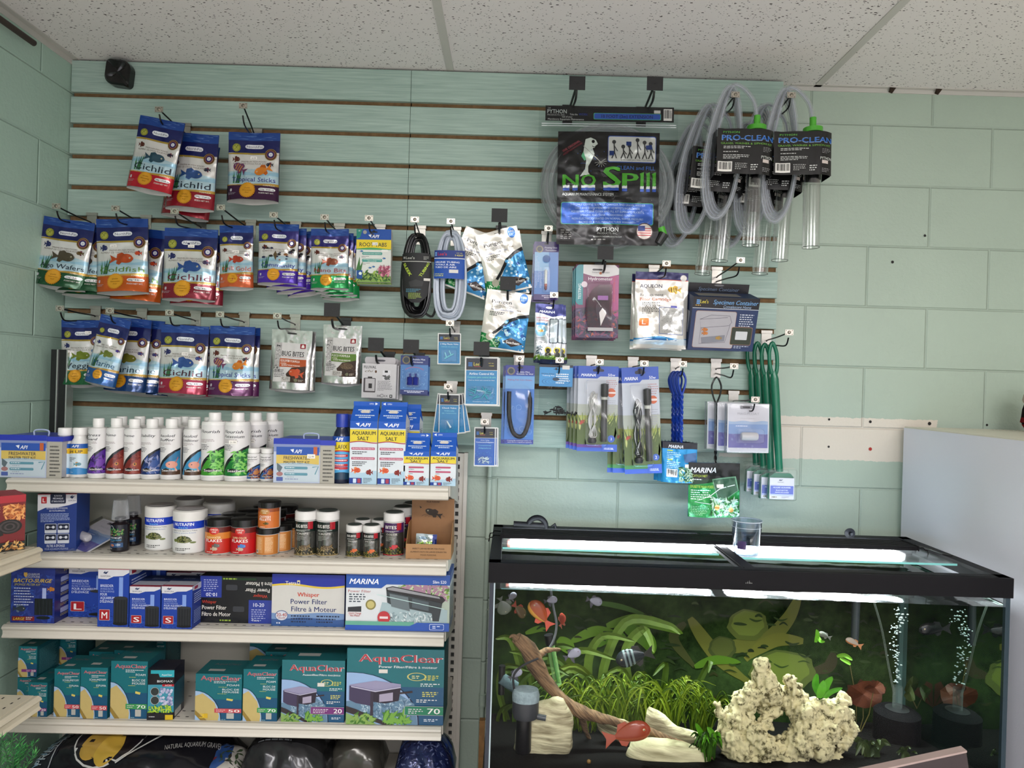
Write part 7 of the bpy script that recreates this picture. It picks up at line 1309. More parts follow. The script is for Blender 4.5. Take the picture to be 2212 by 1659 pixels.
# ---- fourth shelf
TE = '14686c'
def ac(kind, num, numc, small=0):
    def f(w, h):
        c = Cv(w, h, 'paper'); c.base('14646c'); c.rect(0, .55, 1, 1, '184c6c'); A = w/h
        c.t(.54, .085, .085*min(1.2, A*1.3), 'AquaClear', 'c8c4c8', 2, w=.86); c.t(.54, .085, .085*min(1.2, A*1.3), 'AquaClear', 'b04c54', 1, w=.855); c.fine(.4, .15, .93, 2, .03, 'd0d4d4', .4, 3)
        if kind == 'foam': c.t(.94, .235, .04, 'FOAM', 'd8dcdc', 0, w=.26, al='r'); c.fine(.5, .275, .93, 1, .02, 'a8b05c', .5); c.t(.94, .33, .04, 'BLOC DE', 'd8dcdc', 0, w=.36, al='r'); c.t(.94, .385, .04, 'MOUSSE', 'd8dcdc', 0, w=.36, al='r'); c.fine(.48, .42, .93, 1, .02, 'a8b05c', .5)
        else: c.t(.94, .235, .04, 'SCHAUMSTOFF', 'd8dcdc', 0, w=.62, al='r'); c.fine(.4, .27, .93, 1, .02, 'a8b05c', .5); c.t(.94, .35, .04, 'ESPUMA', 'd8dcdc', 0, w=.36, al='r'); c.fine(.48, .385, .93, 1, .02, 'a8b05c', .5)
        q = [(0, .34 if kind != 'foam' else .36)]+[(.55*math.sin(math.radians(a)), 1-.63*math.cos(math.radians(a))) for a in range(0, 91, 10)]+[(0, 1)]
        c.poly([(a*1.03, b if b == 1 else b-.008) for a, b in q], '10203c'); c.poly(q, '94b0cc'); c.poly([(0, .48), (.16, .42), (.42, .62), (.52, .9), (.5, 1), (.26, 1), (0, .78)], 'b8a468'); c.poly([(0, .78), (.26, 1), (.12, 1), (0, .88)], '8c7434')
        c.rect(.42 if num != '20' else .2, .74, 1, .83, numc); c.t(.84, .785, .06, num, 'e4e4e0', 1, w=.24); c.fine(.46, .765, .68, 2, .03, 'd8c8c8', .35, 2); c.poly([(.68, .52), (.82, .54), (.8, .58), (.67, .56)], 'c8b85c'); c.rr(.68, .84, .84, .96, .01, 'a8a8a0'); c.fine(.5, .97, .9, 1, .02, '8cb0b8', .6); return c
    return f
def act(w, d): c = Cv(w, d, 'paper'); c.base('14585c'); c.t(.5, .3, .14, 'AquaClear', '5c5c60', 1, w=.6); c.rect(.2, .66, .55, .8, '9c9c98'); return c
def acs(d, h): c = Cv(d, h, 'paper'); c.base('104c54'); c.fine(.1, .14, .92, 24, .034, '5c8c90', .28, 3); return c
def acbox(a, b, h, kind, num, nc, label, back=.012, D=.1, z=0, name='foam_insert_box'): return carton(4, a, b, h, D, ac(kind, num, nc), TE, label, back=back, topcv=act, sidecv=acs, name=name, group='teal foam insert boxes', z=z)
o = acbox(60, 101, 74, 'foam', '20', '7c3474', 'small teal foam box with a purple 20 stripe, partly behind the side shelf end', .012); 
o20 = acbox(37, 77, 66, 'foam', '20', '7c3474', 'small teal foam box with purple stripe at the far left, bottom of the left stack', .06); z20 = 66/SC(o20.location.y)
again(o20, 'small teal foam box topmost at the far left, standing on another one', 0, .0, -68, 0)
again(o20, 'small teal foam box behind the left stack, upper one', 34, .11, -63, 0); again(o20, 'small teal foam box behind the left stack, lower one', 34, .11, 4, 0)
o = acbox(116, 172, 103, 's', '50', 'b84850', 'teal foam box with a red 50 stripe, left one of the front pair', .016); o_ = acbox(173, 231, 110, 's', '50', 'b84850', 'teal foam box with a red 50 stripe, right one of the front pair', .008)
again(o, 'teal foam box right behind the left 50 box', 24, .11, -6); again(o, 'teal foam box furthest back behind the left 50 box', 42, .215, -12)
again(o_, 'teal foam box right behind the right 50 box', 24, .11, -6); again(o_, 'teal foam box furthest back behind the right 50 box', 44, .215, -12)
acbox(238, 317, 124, 'foam', '70', '3c8c50', 'teal foam box with a green 70 stripe beside the ceramic media box', .012)
def bio(w, h): c = Cv(w, h, 'gloss'); c.base('14141c'); c.poly([(.1, .02), (1, .02), (1, .16), (.45, .16), (.4, .09), (.1, .09)], '2c9ca8'); c.t(.72, .11, .035, 'AquaClear', 'd8e8e8', 1, w=.4); c.t(.65, .24, .045, 'BIOMAX', 'd8dcdc', 1, w=.6); c.rect(0, .31, 1, .86, '3c8ca0'); c.rect(.55, .30, 1, .345, 'a81c2c'); c.t(.78, .322, .03, 'AC60', 'e8dcdc', 1, w=.26); r = random.Random(2); [c.ell(r.uniform(.45, .95), r.uniform(.38, .72), .055, r.choice(('a8acc8', '7c80a8', 'c0c4d8')), n=10) for _ in range(50)]; [c.ell(.28, y, .17, '2c3434') for y in (.44, .62)]; [c.ring(.28, y, .17, .1, 'a8b0b0') for y in (.44, .62)]; c.leaves(.03, .72, .95, .86, 40, ('2c7c3c', '7cac2c', 'b0c83c'), .09, 3); c.rect(0, .86, 1, 1, '14141c'); c.rect(.7, .9, 1, 1, 'c8a81c'); c.fine(.08, .93, .6, 1, .03, 'c8c8c8', .5); return c
carton(4, 319, 374, 108, .07, bio, '14141c', 'black and turquoise box of white ceramic filter media', back=.012, top='1c1c28', sidecv=lambda d, h: (lambda c: (c.base('181a28'), c.rect(0, .3, 1, .85, '1c4c5c'), c.rect(.1, .85, .7, .97, 'a8a8a0'), c)[-1])(Cv(d, h, 'gloss')), name='filter_media_box', yaw=3)
def three(w, h): c = ac('foam', '50', 'b84850')(w, h); c.t(.15, .9, .1, '3', 'd8b42c', 2, w=.1); c.rect(.2, .85, .28, .95, 'c8a428'); return c
o = carton(4, 421, 521, 100, .1, three, TE, 'wide teal three-pack foam box with a yellow 3 in its corner', back=.012, topcv=act, name='foam_insert_box', group='teal foam insert boxes')
o2 = again(o, 'wide teal foam box set far back, its lettering in shade above the others', 62, .19, -44)
o = acbox(524, 598, 112, 'foam', '70', '3c8c50', 'teal foam box with a green 70 stripe beside the two big filter boxes', .012); again(o, 'teal foam box right behind the second 70 box', 18, .11, -6)
def acf(num, nc, sub, big):
    def f(w, h):
        c = Cv(w, h, 'gloss'); c.base('14646c'); c.rect(0, .5, 1, 1, '184c70'); c.t(.55, .12, .105, 'AquaClear', 'd0ccd0', 3, w=.86); c.t(.55, .12, .105, 'AquaClear', 'a83840', 1, w=.855); c.t(.93, .235, .032, sub, 'dce0e0', 1, w=.6, al='r')
        q = [(0, .32)]+[(.06+.68*math.sin(math.radians(a)), 1-.68*math.cos(math.radians(a))) for a in range(0, 91, 9)]+[(0, 1)]
        c.poly([(min(a*1.02, 1), b if b == 1 else b-.006) for a, b in q], '10203c'); c.poly(q, '8ca8cc'); r = random.Random(4)
        c.poly([(0, .78), (.3, .95), (.6, 1), (.74, 1), (.7, .72), (.55, .6), (0, .7)], '5c7c94'); c.leaves(.15, .66, .66, .92, 90, ('a8c0cc', '48647c', '7c94a8'), .03, 6); c.poly([(0, .76), (.1, .8), (.4, .96), (.5, 1), (.38, 1), (0, .84)], '2c2428'); c.poly([(0, .85), (.3, 1), (0, 1)], '7c9c5c'); c.leaves(.02, .88, .3, .99, 20, ('3c6c24', '7c9c4c'), .06, 3); c.leaves(.4, .84, .64, .97, 24, ('3c7024', '6c9c3c'), .07, 5); c.line([(.44, .6), (.68, .56)], .02, '2c2024')
        c.poly([(.03, .48), (.3, .42), (.56, .46), (.56, .52), (.3, .56), (.06, .53)], '8c88a4'); c.poly([(.03, .49), (.28, .55), (.28, .76), (.1, .72), (.03, .68)], '3c3450'); c.poly([(.28, .56), (.56, .51), (.54, .68), (.4, .72), (.28, .7)], '241c2c'); c.poly([(.34, .6), (.48, .57), (.48, .68), (.34, .7)], '9c94a8'); c.rect(.25, .55, .28, .88, '302838'); c.line([(.05, .5), (.3, .56), (.56, .5)], .01, 'b8b4c8')
        c.ring(.72, .36, .1, .16, 'b8b46c', ry=.055); c.fine(.67, .345, .77, 2, .025, 'c8c88c', .5); c.fine(.8, .34, .97, 3, .025, 'c8c45c', .5, 2); c.fine(.76, .45, .97, 2, .025, 'd0d4d4', .5, 3); c.fine(.78, .56, .97, 3, .025, 'c8c45c', .5, 2); c.fine(.72, .66, .97, 2, .025, 'd0d4d4', .5, 4)
        x = .47 if num == '20' else .6; c.rect(x, .745, 1, .865, 'a8a8a8'); c.rect(x+.005, .75, 1, .86, nc); c.t(.9, .805, .075, num, 'e4e4e0', 1, w=.13); c.fine(x+.04, .78, .8, 3, .025, 'd8d0d8', .4, 3); c.fine(.8, .92, .96, 2, .02, 'c8d0d8', .5); c.rect(.33 if num == '70' else .57, .27 if num == '70' else .36, .42 if num == '70' else .68, .32 if num == '70' else .42, 'cfcac0'); return c
    return f
carton(4, 607, 743, 133, .15, acf('20', '6c2c6c', 'Aussenfilter/Filtro mecánico', 0), TE, 'teal power filter box with a purple 20 stripe, left of the biggest box', back=.014, topcv=act, name='power_filter_box', sidecv=acs)
carton(4, 747, 957, 163, .13, acf('70', '1c7454', 'Power Filter/Filtre à moteur', 1), TE, 'biggest teal power filter box with a green 70 stripe at the right end', back=.008, name='power_filter_box', sidecv=acs, top='14585c')
# ---- bags on the base shelf
def sack(x0, x1, z0, z1, y0, y1, mat, name, label, cv=None, seed=1, slump=.25, rotz=0):
    n, m = 22, 12; vs = []; W_ = x1-x0; H_ = z1-z0; D = y1-y0
    def P(u, v):  # u around 0..1, v along x 0..1
        a = 2*math.pi*u; e = (1-abs(2*v-1)**3)**.5 if abs(2*v-1) < 1 else 0; e = max(e, .12); ns = noise.noise(Vector((math.cos(a)*1.5+seed, math.sin(a)*1.5, v*4)))*.12+noise.noise(Vector((math.cos(a)*4+seed, math.sin(a)*4, v*11)))*.05
        return Vector((x0+W_*v, (y0+y1)/2-D/2*math.cos(a)*(abs(math.cos(a))**-.25 if abs(math.cos(a)) > .02 else 1)*(.6+.4*e)*(1+ns), z0+H_/2*(1+ (math.sin(a))*e*(1+ns*(1 if math.sin(a) > 0 else 0))) ))
    g = G(); g.add([P(j/n, i/m) for i in range(m+1) for j in range(n)], [(i*n+j, i*n+(j+1) % n, (i+1)*n+(j+1) % n, (i+1)*n+j) for i in range(m) for j in range(n)]+[tuple(range(n))[::-1], tuple(range(m*n, m*n+n))], M(mat, 'foil'))
    t = empty(name); tag(t, label, 'bag'); g.build('filled_sack', t, True)
    if cv: cv.build('printed_panel', t, lambda a, b: P(.03+.36*(1-b), a)+Vector((0, -.006, .004)), 14, 10, eps=.0004)
    return t
c = Cv(.5, .26, 'foil'); c.base('14141a'); c.rect(0, 0, .17, 1, '1c1e28'); c.t(.06, .5, .28, 'SPECTRASTONE', '8cb0c8', 2, w=.55, rot=-72); c.t(.13, .5, .1, 'PREMIUM', 'a8b4bc', 1, w=.3, rot=-72); c.line([(.17, .02), (.15, .5), (.17, .98)], .006, 'a8acb0'); c.ell(.4, .4, .17, 'c8c8c4', ry=.44); c.ell(.4, .4, .163, '1a161c', ry=.42); c.ell(.35, .58, .06, 'a8883c', ry=.18); c.ell(.43, .62, .055, 'b8983c', ry=.2); c.ell(.41, .3, .13, '2c2034', ry=.15); c.ell(.5, .32, .035, '8c8460', ry=.12); c.line([(.5, .78), (.62, .5), (.74, .3)], .008, 'c8c8c4'); c.t(.82, .5, .06, 'NATURAL AQUARIUM GRAVEL', '9c9c98', 0, w=.26, rot=-20)
sack(W(50, 1600, -.45).x, W(478, 1600, -.45).x, .39, .585, -.50, -.2, '15151a', 'gravel_sack', 'black gravel sack with a yellow stone picture lying at the left of the lowest shelf', c, 3)
c = Cv(.15, .2, 'foil'); c.base('a8a49c'); c.poly([(.2, .2), (.6, .1), (.75, .5), (.4, .9), (.1, .7)], '2c4c84'); c.ell(.4, .5, .1, '702c34'); c.leaves(.55, .3, .95, .8, 14, ('2c2c28', '3c4c34'), .1, 2); c.line([(.0, .12), (.5, .05), (1, .2)], .02, '2c3c5c')
sack(W(405, 1600, -.42).x, W(530, 1600, -.42).x, .392, .545, -.46, -.3, '98948c', 'sand_bag', 'pale bag with a blue printed picture between the black sacks', c, 5)
c = Cv(.2, .22, 'foil'); c.base('141416'); c.t(.5, .22, .09, 'PREMIUM', '5c6468', 2, w=.5); c.t(.5, .36, .08, 'AQUARIUM SAND', '5c6468', 2, w=.66); c.fine(.2, .46, .8, 3, .05, '6c7074', .35); c.rect(0, .6, 1, 1, '2a2a2c')
sack(W(515, 1600, -.42).x, W(708, 1600, -.42).x, .392, .597, -.45, -.24, '161618', 'sand_bag', 'black premium sand bag standing slumped in the middle of the lowest shelf', c, 7)
sack(W(700, 1620, -.36).x, W(825, 1620, -.36).x, .392, .56, -.36, -.2, '3c3a34', 'gravel_sack', 'dim olive-grey sack in shade right of the black sand bag', None, 8)
c = Cv(.14, .2, 'foil'); c.base('1c2448'); c.rect(0, 0, 1, .3, '24262c'); c.poly([(0, .3), (.3, .38), (.7, .38), (1, .3), (1, .5), (.8, .45), (.2, .45), (0, .5)], '2c4484'); c.leaves(.1, .5, .9, .95, 80, ('2c3460', '14183c', '5c6488'), .05, 4)
sack(W(848, 1600, -.44).x, W(980, 1600, -.44).x, .392, .597, -.46, -.25, '1c2850', 'gravel_sack', 'blue glass gravel bag at the right end of the lowest shelf', c, 9)
# plastic plant at the lower left
t = empty('artificial_plant', (0, 0, 0)); g = G(); r = random.Random(11)
for k in range(9):
    b0 = W(-30+r.uniform(0, 70), 1720, -.75); e0 = W(r.uniform(0, 80) if k else 76, 1575+abs(r.gauss(0, 26))+(k > 0)*18, -.75+r.uniform(-.04, .04)); P = [b0.lerp(e0, i/14) for i in range(15)]; g.tube([Vector((-1.31, -.75, .46))]+P, .0015, M('24502c', 'leaf'), 5)
    for p in P[2:]:
        for q in range(7):
            a = r.uniform(0, 6.28); d_ = Vector((math.cos(a), math.sin(a)*.7, .75)).normalized()*r.uniform(.012, .022); g.add([p, p+d_*.5+Vector((.001, 0, 0)), p+d_, p+d_*.5-Vector((.001, 0, 0))], [(0, 1, 2, 3)], M(r.choice(('2c7c3c', '1c5c30', '4c9c4c')), 'leaf'))
g.build('fronds', t); G().lathe([(.04, .4206), (.055, .48), (.05, .48)], M('2c2a28', 'plastic'), 20, ax=(-1.31, -.75)).build('pot', t, True); tag(t, 'feathery green artificial plant at the lower left corner', 'plant')
# ================================================================ AQUARIUM
TX0, TX1, TYF, TYB = -.038, 1.198, -.694, -.243; RZ0, RZ1, WZ, BZ = 1.128, 1.175, 1.108, .60
BK = M('141315', 'matte')
def T(px, py, d): return W(px, py, d-CD)
t = empty('aquarium', ((TX0+TX1)/2, (TYF+TYB)/2, BZ)); tag(t, 'large planted glass aquarium with a black rim beside the white cabinet', 'aquarium')
def tk(o): o.location = -Vector(t.location); return o
e = .02
g = G().box(TX0-.004, TX1+.004, TYF-.006, TYF+.004, RZ0, RZ1, BK).box(TX0-.004, TX1+.004, TYF, TYF+e+.01, RZ1-.006, RZ1, BK).box(TX0-.004, TX1+.004, TYB-e-.01, TYB+.006, RZ0, RZ1, BK)
g.box(TX0-.004, TX0+.024, TYF, TYB, RZ1-.03, RZ1, BK).box(TX1-.026, TX1+.004, TYF, TYB, RZ1-.03, RZ1, BK)
tk(g.build('top_rim', t)); tk(G().box(.562, .60, TYF+.02, TYB-.02, RZ1-.008, RZ1-.001, BK).box(.568, .572, TYF+.02, TYB-.02, RZ1-.001, RZ1+.001, BK).build('centre_brace', t))
GL = M('f6f7f7', 'glass')
tk(G().add([(TX0, TYF, BZ), (TX1, TYF, BZ), (TX1, TYF, RZ0+.002), (TX0, TYF, RZ0+.002)], [(0, 1, 2, 3)], GL).build('front_pane', t))
mm, N, L, b = nodes('side_glass_inner'); b.inputs['Base Color'].default_value = (.012, .03, .025, 1); b.inputs['Roughness'].default_value = .02; b.inputs['Metallic'].default_value = 0
gl = N.new('ShaderNodeBsdfGlossy'); gl.inputs[0].default_value = (.62, .72, .68, 1); gl.inputs[1].default_value = .02; mx = N.new('ShaderNodeMixShader'); mx.inputs[0].default_value = .72; L.new(b.outputs[0], mx.inputs[1]); L.new(gl.outputs[0], mx.inputs[2]); L.new(mx.outputs[0], N['Material Output'].inputs[0])
tk(G().box(TX1-.006, TX1, TYF+.001, TYB, BZ, WZ, mm).box(TX1-.006, TX1, TYF+.001, TYB, WZ, RZ0, GL).build('side_pane', t)); tk(G().box(TX0, TX0+.006, TYF+.001, TYB, BZ, WZ, mm).box(TX0, TX0+.006, TYF+.001, TYB, WZ, RZ0, GL).build('side_pane', t))
for a in ((TX1-.0105, TX1+.0005, TYF-.001, TYF+.008, '2c3c44'), (TX0-.0005, TX0+.010, TYF-.001, TYF+.008, '1c2430'), (TX0+.0095, TX0+.0125, TYF-.0012, TYF+.006, 'a8b8bc'), (TX1-.018, TX1-.006, TYB-.014, TYB-.003, '5c7c78')): tk(G().box(a[0], a[1], a[2], a[3], BZ, RZ0 if a[2] < -.5 else WZ, M(a[4], 'gloss')).build('silicone_seam', t))
tk(G().box(TX0, TX1, TYF, TYB, BZ-.03, BZ, BK).box(TX0-.004, TX1+.004, TYF-.006, TYF+.002, BZ-.03, BZ+.015, BK).build('bottom_rim', t))
# lids
for x0, x1, y0 in ((TX0+.026, .56, T(1300, 1196, 1.885).y), (.602, TX1-.03, T(1800, 1213, 1.85).y)):
    o = G().box(x0, x1, y0, TYB-.06, RZ1-.011, RZ1-.007, M('f0f6f4', 'lid')).build('glass_lid', t); tk(o)
    tk(G().box(x0, x1, y0-.002, y0, RZ1-.0115, RZ1-.0065, M('8cd8d4', 'gloss')).build('lid_edge', o)) if 0 else tk(G().box(x0, x1, y0-.002, y0, RZ1-.0115, RZ1-.0065, M('8cd8d4', 'gloss')).build('lid_edge', t))
tk(G().tube([(1.0, -.695-.006, 1.15)]*2, .001, BK).build('x', t)) if 0 else None
# water
n1, n2 = 90, 30; g = G(); vs = []
for j in range(n2+1):
    for i in range(n1+1):
        x = TX0+.007+(TX1-TX0-.014)*i/n1; y = TYF+.003+(TYB-TYF-.006)*j/n2; k = min(1, max(0, (x-.25)*1.6)); vs.append((x, y, WZ+.0007*k*noise.noise(Vector((x*16, y*36, 3)))+.00025*k*noise.noise(Vector((x*50, y*90, 7)))-.006*(x-.58)))
g.add(vs, [(j*(n1+1)+i, j*(n1+1)+i+1, (j+1)*(n1+1)+i+1, (j+1)*(n1+1)+i) for j in range(n2) for i in range(n1)], M('eef0e8', 'water')); o = g.build('water_surface', t, fix=False); tk(o); o.data.polygons.foreach_set('use_smooth', [True]*len(o.data.polygons)); o['kind'] = 'stuff'
# substrate
g = G(); vs = []
for j in range(25):
    for i in range(61):
        x = TX0+.006+(TX1-TX0-.012)*i/60; y = TYF+.002+(TYB-TYF-.004)*j/24; vs.append((x, y, .685-.075*j/24+.008*noise.noise(Vector((x*6, y*6, 1)))))
g.add(vs, [(j*61+i, j*61+i+1, (j+1)*61+i+1, (j+1)*61+i) for j in range(24) for i in range(60)], M('0d0c0b', 'rough')); o = g.build('black_gravel', t); tk(o); o['kind'] = 'stuff'
def gz(x, y): return .685-.075*(y-TYF)/(TYB-TYF)
# printed backdrop of plants and stones on the rear pane
bx0, bx1, bz0, bz1, by = TX0+.006, TX1-.006, BZ+.002, WZ+.012, TYB-.004; c = Cv(bx1-bx0, bz1-bz0)
mb, N, L, b = nodes('backdrop_print'); b.inputs['Roughness'].default_value = .8; b.inputs['Specular IOR Level'].default_value = .05; tc = N.new('ShaderNodeTexCoord'); n_ = N.new('ShaderNodeTexNoise'); n_.inputs['Scale'].default_value = 26; n_.inputs['Detail'].default_value = 8; n_.inputs['Roughness'].default_value = .75; L.new(tc.outputs['Object'], n_.inputs[0]); n2_ = N.new('ShaderNodeTexNoise'); n2_.inputs['Scale'].default_value = 4.5; L.new(tc.outputs['Object'], n2_.inputs[0])
cr = N.new('ShaderNodeValToRGB'); cr.color_ramp.elements[0].position = .38; cr.color_ramp.elements[0].color = (.0018, .004, .0025, 1); cr.color_ramp.elements[1].position = .72; cr.color_ramp.elements[1].color = (.045, .085, .022, 1); L.new(math_(N, L, 'MULTIPLY_ADD', n_.outputs[0], .55, math_(N, L, 'MULTIPLY', n2_.outputs[0], .47)), cr.inputs[0]); L.new(cr.outputs[0], b.inputs['Base Color'])
c.base(mb)
def Q(px, py): p = W(px, py, by); return ((p.x-bx0)/(bx1-bx0), (bz1-p.z)/(bz1-bz0))
def stroke(pts, w, col, tip=.05):
    P = [Vector((x, y, 0)) for x, y in pts]; P = smooth_pts(P, 6); n = len(P); a = []; b_ = []
    for i, p in enumerate(P):
        d = (P[min(i+1, n-1)]-P[max(i-1, 0)]).normalized(); q = Vector((-d.y, d.x, 0))*w/2*max(tip, abs(math.sin(math.pi*(.08+.92*i/(n-1))))**.7); a.append(Q(*(p+q).xy)); b_.append(Q(*(p-q).xy))
    m = len(a); c._add(a+b_, [(i, i+1, m+i+1, m+i) for i in range(m-1)], col)
for pts, w, col in (([(1725, 1290), (1700, 1340), (1650, 1385), (1560, 1400), (1535, 1412)], 34, '646628'), ([(1735, 1385), (1680, 1382), (1640, 1400), (1610, 1425)], 30, '6a6a28'), ([(1490, 1335), (1520, 1380), (1560, 1430), (1620, 1475)], 30, '626426'), ([(1480, 1345), (1455, 1380), (1500, 1440)], 22, '383c18'), ([(1800, 1410), (1790, 1440), (1750, 1450)], 26, '33301a')): stroke(pts, w, col, .4)
def stone(cx, cy, rx, ry, c1, c2, rot=0):
    for k, cc in ((1, c1), (.8, c2)):
        c.poly([Q(cx+rx*k*math.cos(i*.3)*(1+.06*math.sin(i*2.1)), cy-ry*(1-k)*.5+ry*k*math.sin(i*.3)*(1+.05*math.cos(i*1.7))) for i in range(21)], cc)
stone(1615, 1350, 44, 34, '545e24', '68742e'); stone(1690, 1450, 72, 46, '4c5824', '606e2a'); stone(1560, 1400, 30, 26, '3c461e', '4c5424')
for pts, w in (([(1310, 1352), (1370, 1338), (1430, 1350), (1475, 1368)], 26), ([(1350, 1355), (1395, 1380), (1412, 1412)], 34), ([(1235, 1385), (1290, 1362), (1350, 1378)], 22), ([(1290, 1395), (1330, 1370), (1355, 1385)], 20), ([(1205, 1380), (1225, 1395), (1235, 1412)], 30), ([(1135, 1368), (1165, 1358), (1180, 1362)], 14), ([(1500, 1440), (1545, 1425), (1600, 1430)], 20), ([(1280, 1300), (1340, 1310), (1400, 1330)], 12)): stroke(pts, w, rnd.choice(('4c7018', '5c7c1e', '40621e')))
r = random.Random(21)
for k in range(130): x = r.uniform(1090, 1960); y = r.uniform(1290, 1520); a = r.uniform(-1.2, 1.2); l = r.uniform(12, 34); stroke([(x, y), (x+l*.5, y-l*.25*a), (x+l, y+l*.1)], r.uniform(3, 7), r.choice(('22340f', '1a2a0e', '2c4014', '15220c', '2a3010')))
for k in range(5): a = -1.2+k*.5; c.poly([Q(1870, 1525), Q(1870+50*math.sin(a-.2), 1525-52*math.cos(a-.2)), Q(1870+62*math.sin(a), 1525-60*math.cos(a)), Q(1870+50*math.sin(a+.2), 1525-52*math.cos(a+.2))], '4c2814')
tk(c.build('printed_backdrop', t, lambda a, b_: Vector((bx0+(bx1-bx0)*a, by, bz1-(bz1-bz0)*b_)), extra=G().box(bx0, bx1, by+.001, by+.004, bz0, bz1, M('0a0c0a', 'plastic'))))
# rim dust mark, brand mark on the rim
o = G(); q = W(1617, 1257, TYF-.0065)
for k, (a, h_) in enumerate(((-.006, .003), (-.002, .006), (.002, .008), (.005, .004), (.008, .003))): o.add([(q.x+a-.001, TYF-.0063, q.z-.004), (q.x+a+.001, TYF-.0063, q.z-.004), (q.x+a, TYF-.0063, q.z-.004+h_)], [(0, 1, 2)], M('8c8c88', 'print'))
tk(o.build('rim_emblem', t))
# stand
tag(G().box(TX0, TX1, TYF+.005, TYB, 0, BZ-.031, M('1a1817', 'plastic')).box(TX0-.01, TX1+.01, TYF-.01, TYB, BZ-.06, BZ-.031, M('1a1817', 'plastic')).build('aquarium_stand'), 'black stand under the aquarium', 'stand')
p = T(1041, 1550, 2.1); q = T(1036, 1661, 2.1); o = G().box(q.x-.004, q.x+.012, q.y-.02, q.y, .0, p.z, M('7c5c3c', 'rough')).build('wooden_board'); tag(o, 'narrow strip of brown wooden board leaning behind the left end of the aquarium', 'board')
# led bar
LX0, LX1 = -.015, 1.12; ly0, ly1 = T(1100, 1163, 1.945).y, T(1100, 1148, 2.03).y
t2 = empty('led_light_bar', ((LX0+LX1)/2, ly0, 1.19)); tag(t2, 'long black ribbed LED light bar lying across the aquarium', 'light')
def tk2(o): o.location = -Vector(t2.location); return o
g = G().box(LX0, LX1, ly0, ly1, 1.1785, 1.186, BK)
for k in range(6): y = ly0+.004+k*(ly1-ly0-.008)/5; g.box(LX0, LX1, y-.0035, y+.0035, 1.186, 1.1892, BK)
tk2(g.build('housing', t2)); tk2(G().box(LX0-.004, LX0, ly0-.001, ly1+.001, 1.177, 1.191, BK).box(LX1, LX1+.004, ly0-.001, ly1+.001, 1.177, 1.191, BK).build('end_cap', t2)); 
g = G(); r = random.Random(1)
for k in range(70):
    x = LX0+.02+k*.0158
    for y in (ly0+.025, ly0+.05): g.box(x-.004, x+.004, y-.004, y+.004, 1.1775, 1.1784, M('f0f4ff' if (k*3) % 7 else 'ff8c7c', 'glow'))
tk2(g.build('led_diodes', t2))
for sx, x in ((-1, LX0), (1, LX1)):
    g = G()
    for y in (ly0+.012, ly1-.015): g.tube([(x, y, 1.183), (x+sx*.022, y, 1.184), (x+sx*.026, y, 1.178), (x+sx*.034, y-.0, 1.1765), (x+sx*.036, y, 1.168 if sx > 0 else 1.166)], .0016, M('1a1a1a', 'metal'), 6)
    tk2(g.build('wire_leg', t2, True))
a = T(1990, 1165, 1.97); tk2(G().tube(smooth_pts([(LX1, ly0+.03, 1.187), (LX1+.03, ly0+.02, 1.184), (LX1+.055, ly0-.02, 1.178), (LX1+.07, ly0-.04, 1.176)], 6), .003, M('121212', 'rubber'), 8).build('power_cord', t2, True))
l_ = area('added_lid_scatter_light', (.55, ly1+.004, 1.187), (math.radians(118), 0, 0), 1.1, .012, 1.15, (.3, .64, 1))  # added lamp standing in for LED light the lid scatters onto the wall
# cup
q = T(1611, 1200, 1.885); cz = RZ1-.0068; s = SC(1.885-CD); t3 = empty('plastic_cup', (q.x, q.y, cz)); tag(t3, 'clear plastic cup with a purple label standing on the aquarium lid', 'cup')
G().lathe([(.030, 0), (.031, .001), (.038, .07), (.0385, .088), (.0395, .089), (.0395, .092), (.038, .092), (.0375, .072), (.0295, .002), (.0, .002)], M('dce4ec', 'cleartube'), 36, cap=False).build('cup_body', t3, True)
G().tube([(.039*math.cos(i*.1963), .039*math.sin(i*.1963), .09) for i in range(32)], .0012, M('c8d0dc', 'gloss'), 6, closed=True).tube([(.0382*math.cos(i*.1963), .0382*math.sin(i*.1963), .074) for i in range(32)], .0006, M('c0c8d4', 'gloss'), 5, closed=True).tube([(.030*math.cos(i*.1963), .030*math.sin(i*.1963), .0015) for i in range(32)], .0009, M('c8d0dc', 'gloss'), 5, closed=True).build('cup_rim', t3, True)
G().add([(-.0315*math.cos(a_)*(1+.1*h), -.0315*math.sin(a_)*(1+.1*h), .018+h*.022) for h in (0, 1) for a_ in (.5, .75, 1.0, 1.25)], [(0, 1, 5, 4), (1, 2, 6, 5), (2, 3, 7, 6)], M('7c5c8c', 'paper')).build('cup_label', t3)
# hose and foam on the back rim
q = T(1160, 1141, 2.12); t4 = empty('black_hose', (q.x, q.y, RZ1)); tag(t4, 'black hose arched over the back rim at the left end of the aquarium', 'hose')
G().tube([(.026*math.cos(a_*.26), 0, .004+.026*math.sin(a_*.26)) for a_ in range(-1, 13)], .0085, M('0e0d0f', 'matte'), 12).build('hose_arc', t4, True); G().tube([(-.07, .0, .009), (.022, .0, .006)], .009, M('121112', 'matte'), 10).build('foam_sleeve', t4, True)
G().tube([(.045, 0, .004), (.052, 0, .012), (.056, 0, .0)], .005, M('0e0d0f', 'matte'), 8).build('hose_clip', t4, True)
q = T(1835, 1152, 2.1); o = G().lathe([(.004, -.006), (.014, -.002), (.0155, .003), (.006, .006), (.004, .014)], M('0f0e10', 'matte'), 20).build('suction_cup', None, True); o.rotation_euler = (math.pi/2, 0, 0); o.location = (q.x, q.y, RZ1+.0155); tag(o, 'round black suction cup standing behind the light bar', 'suction cup')
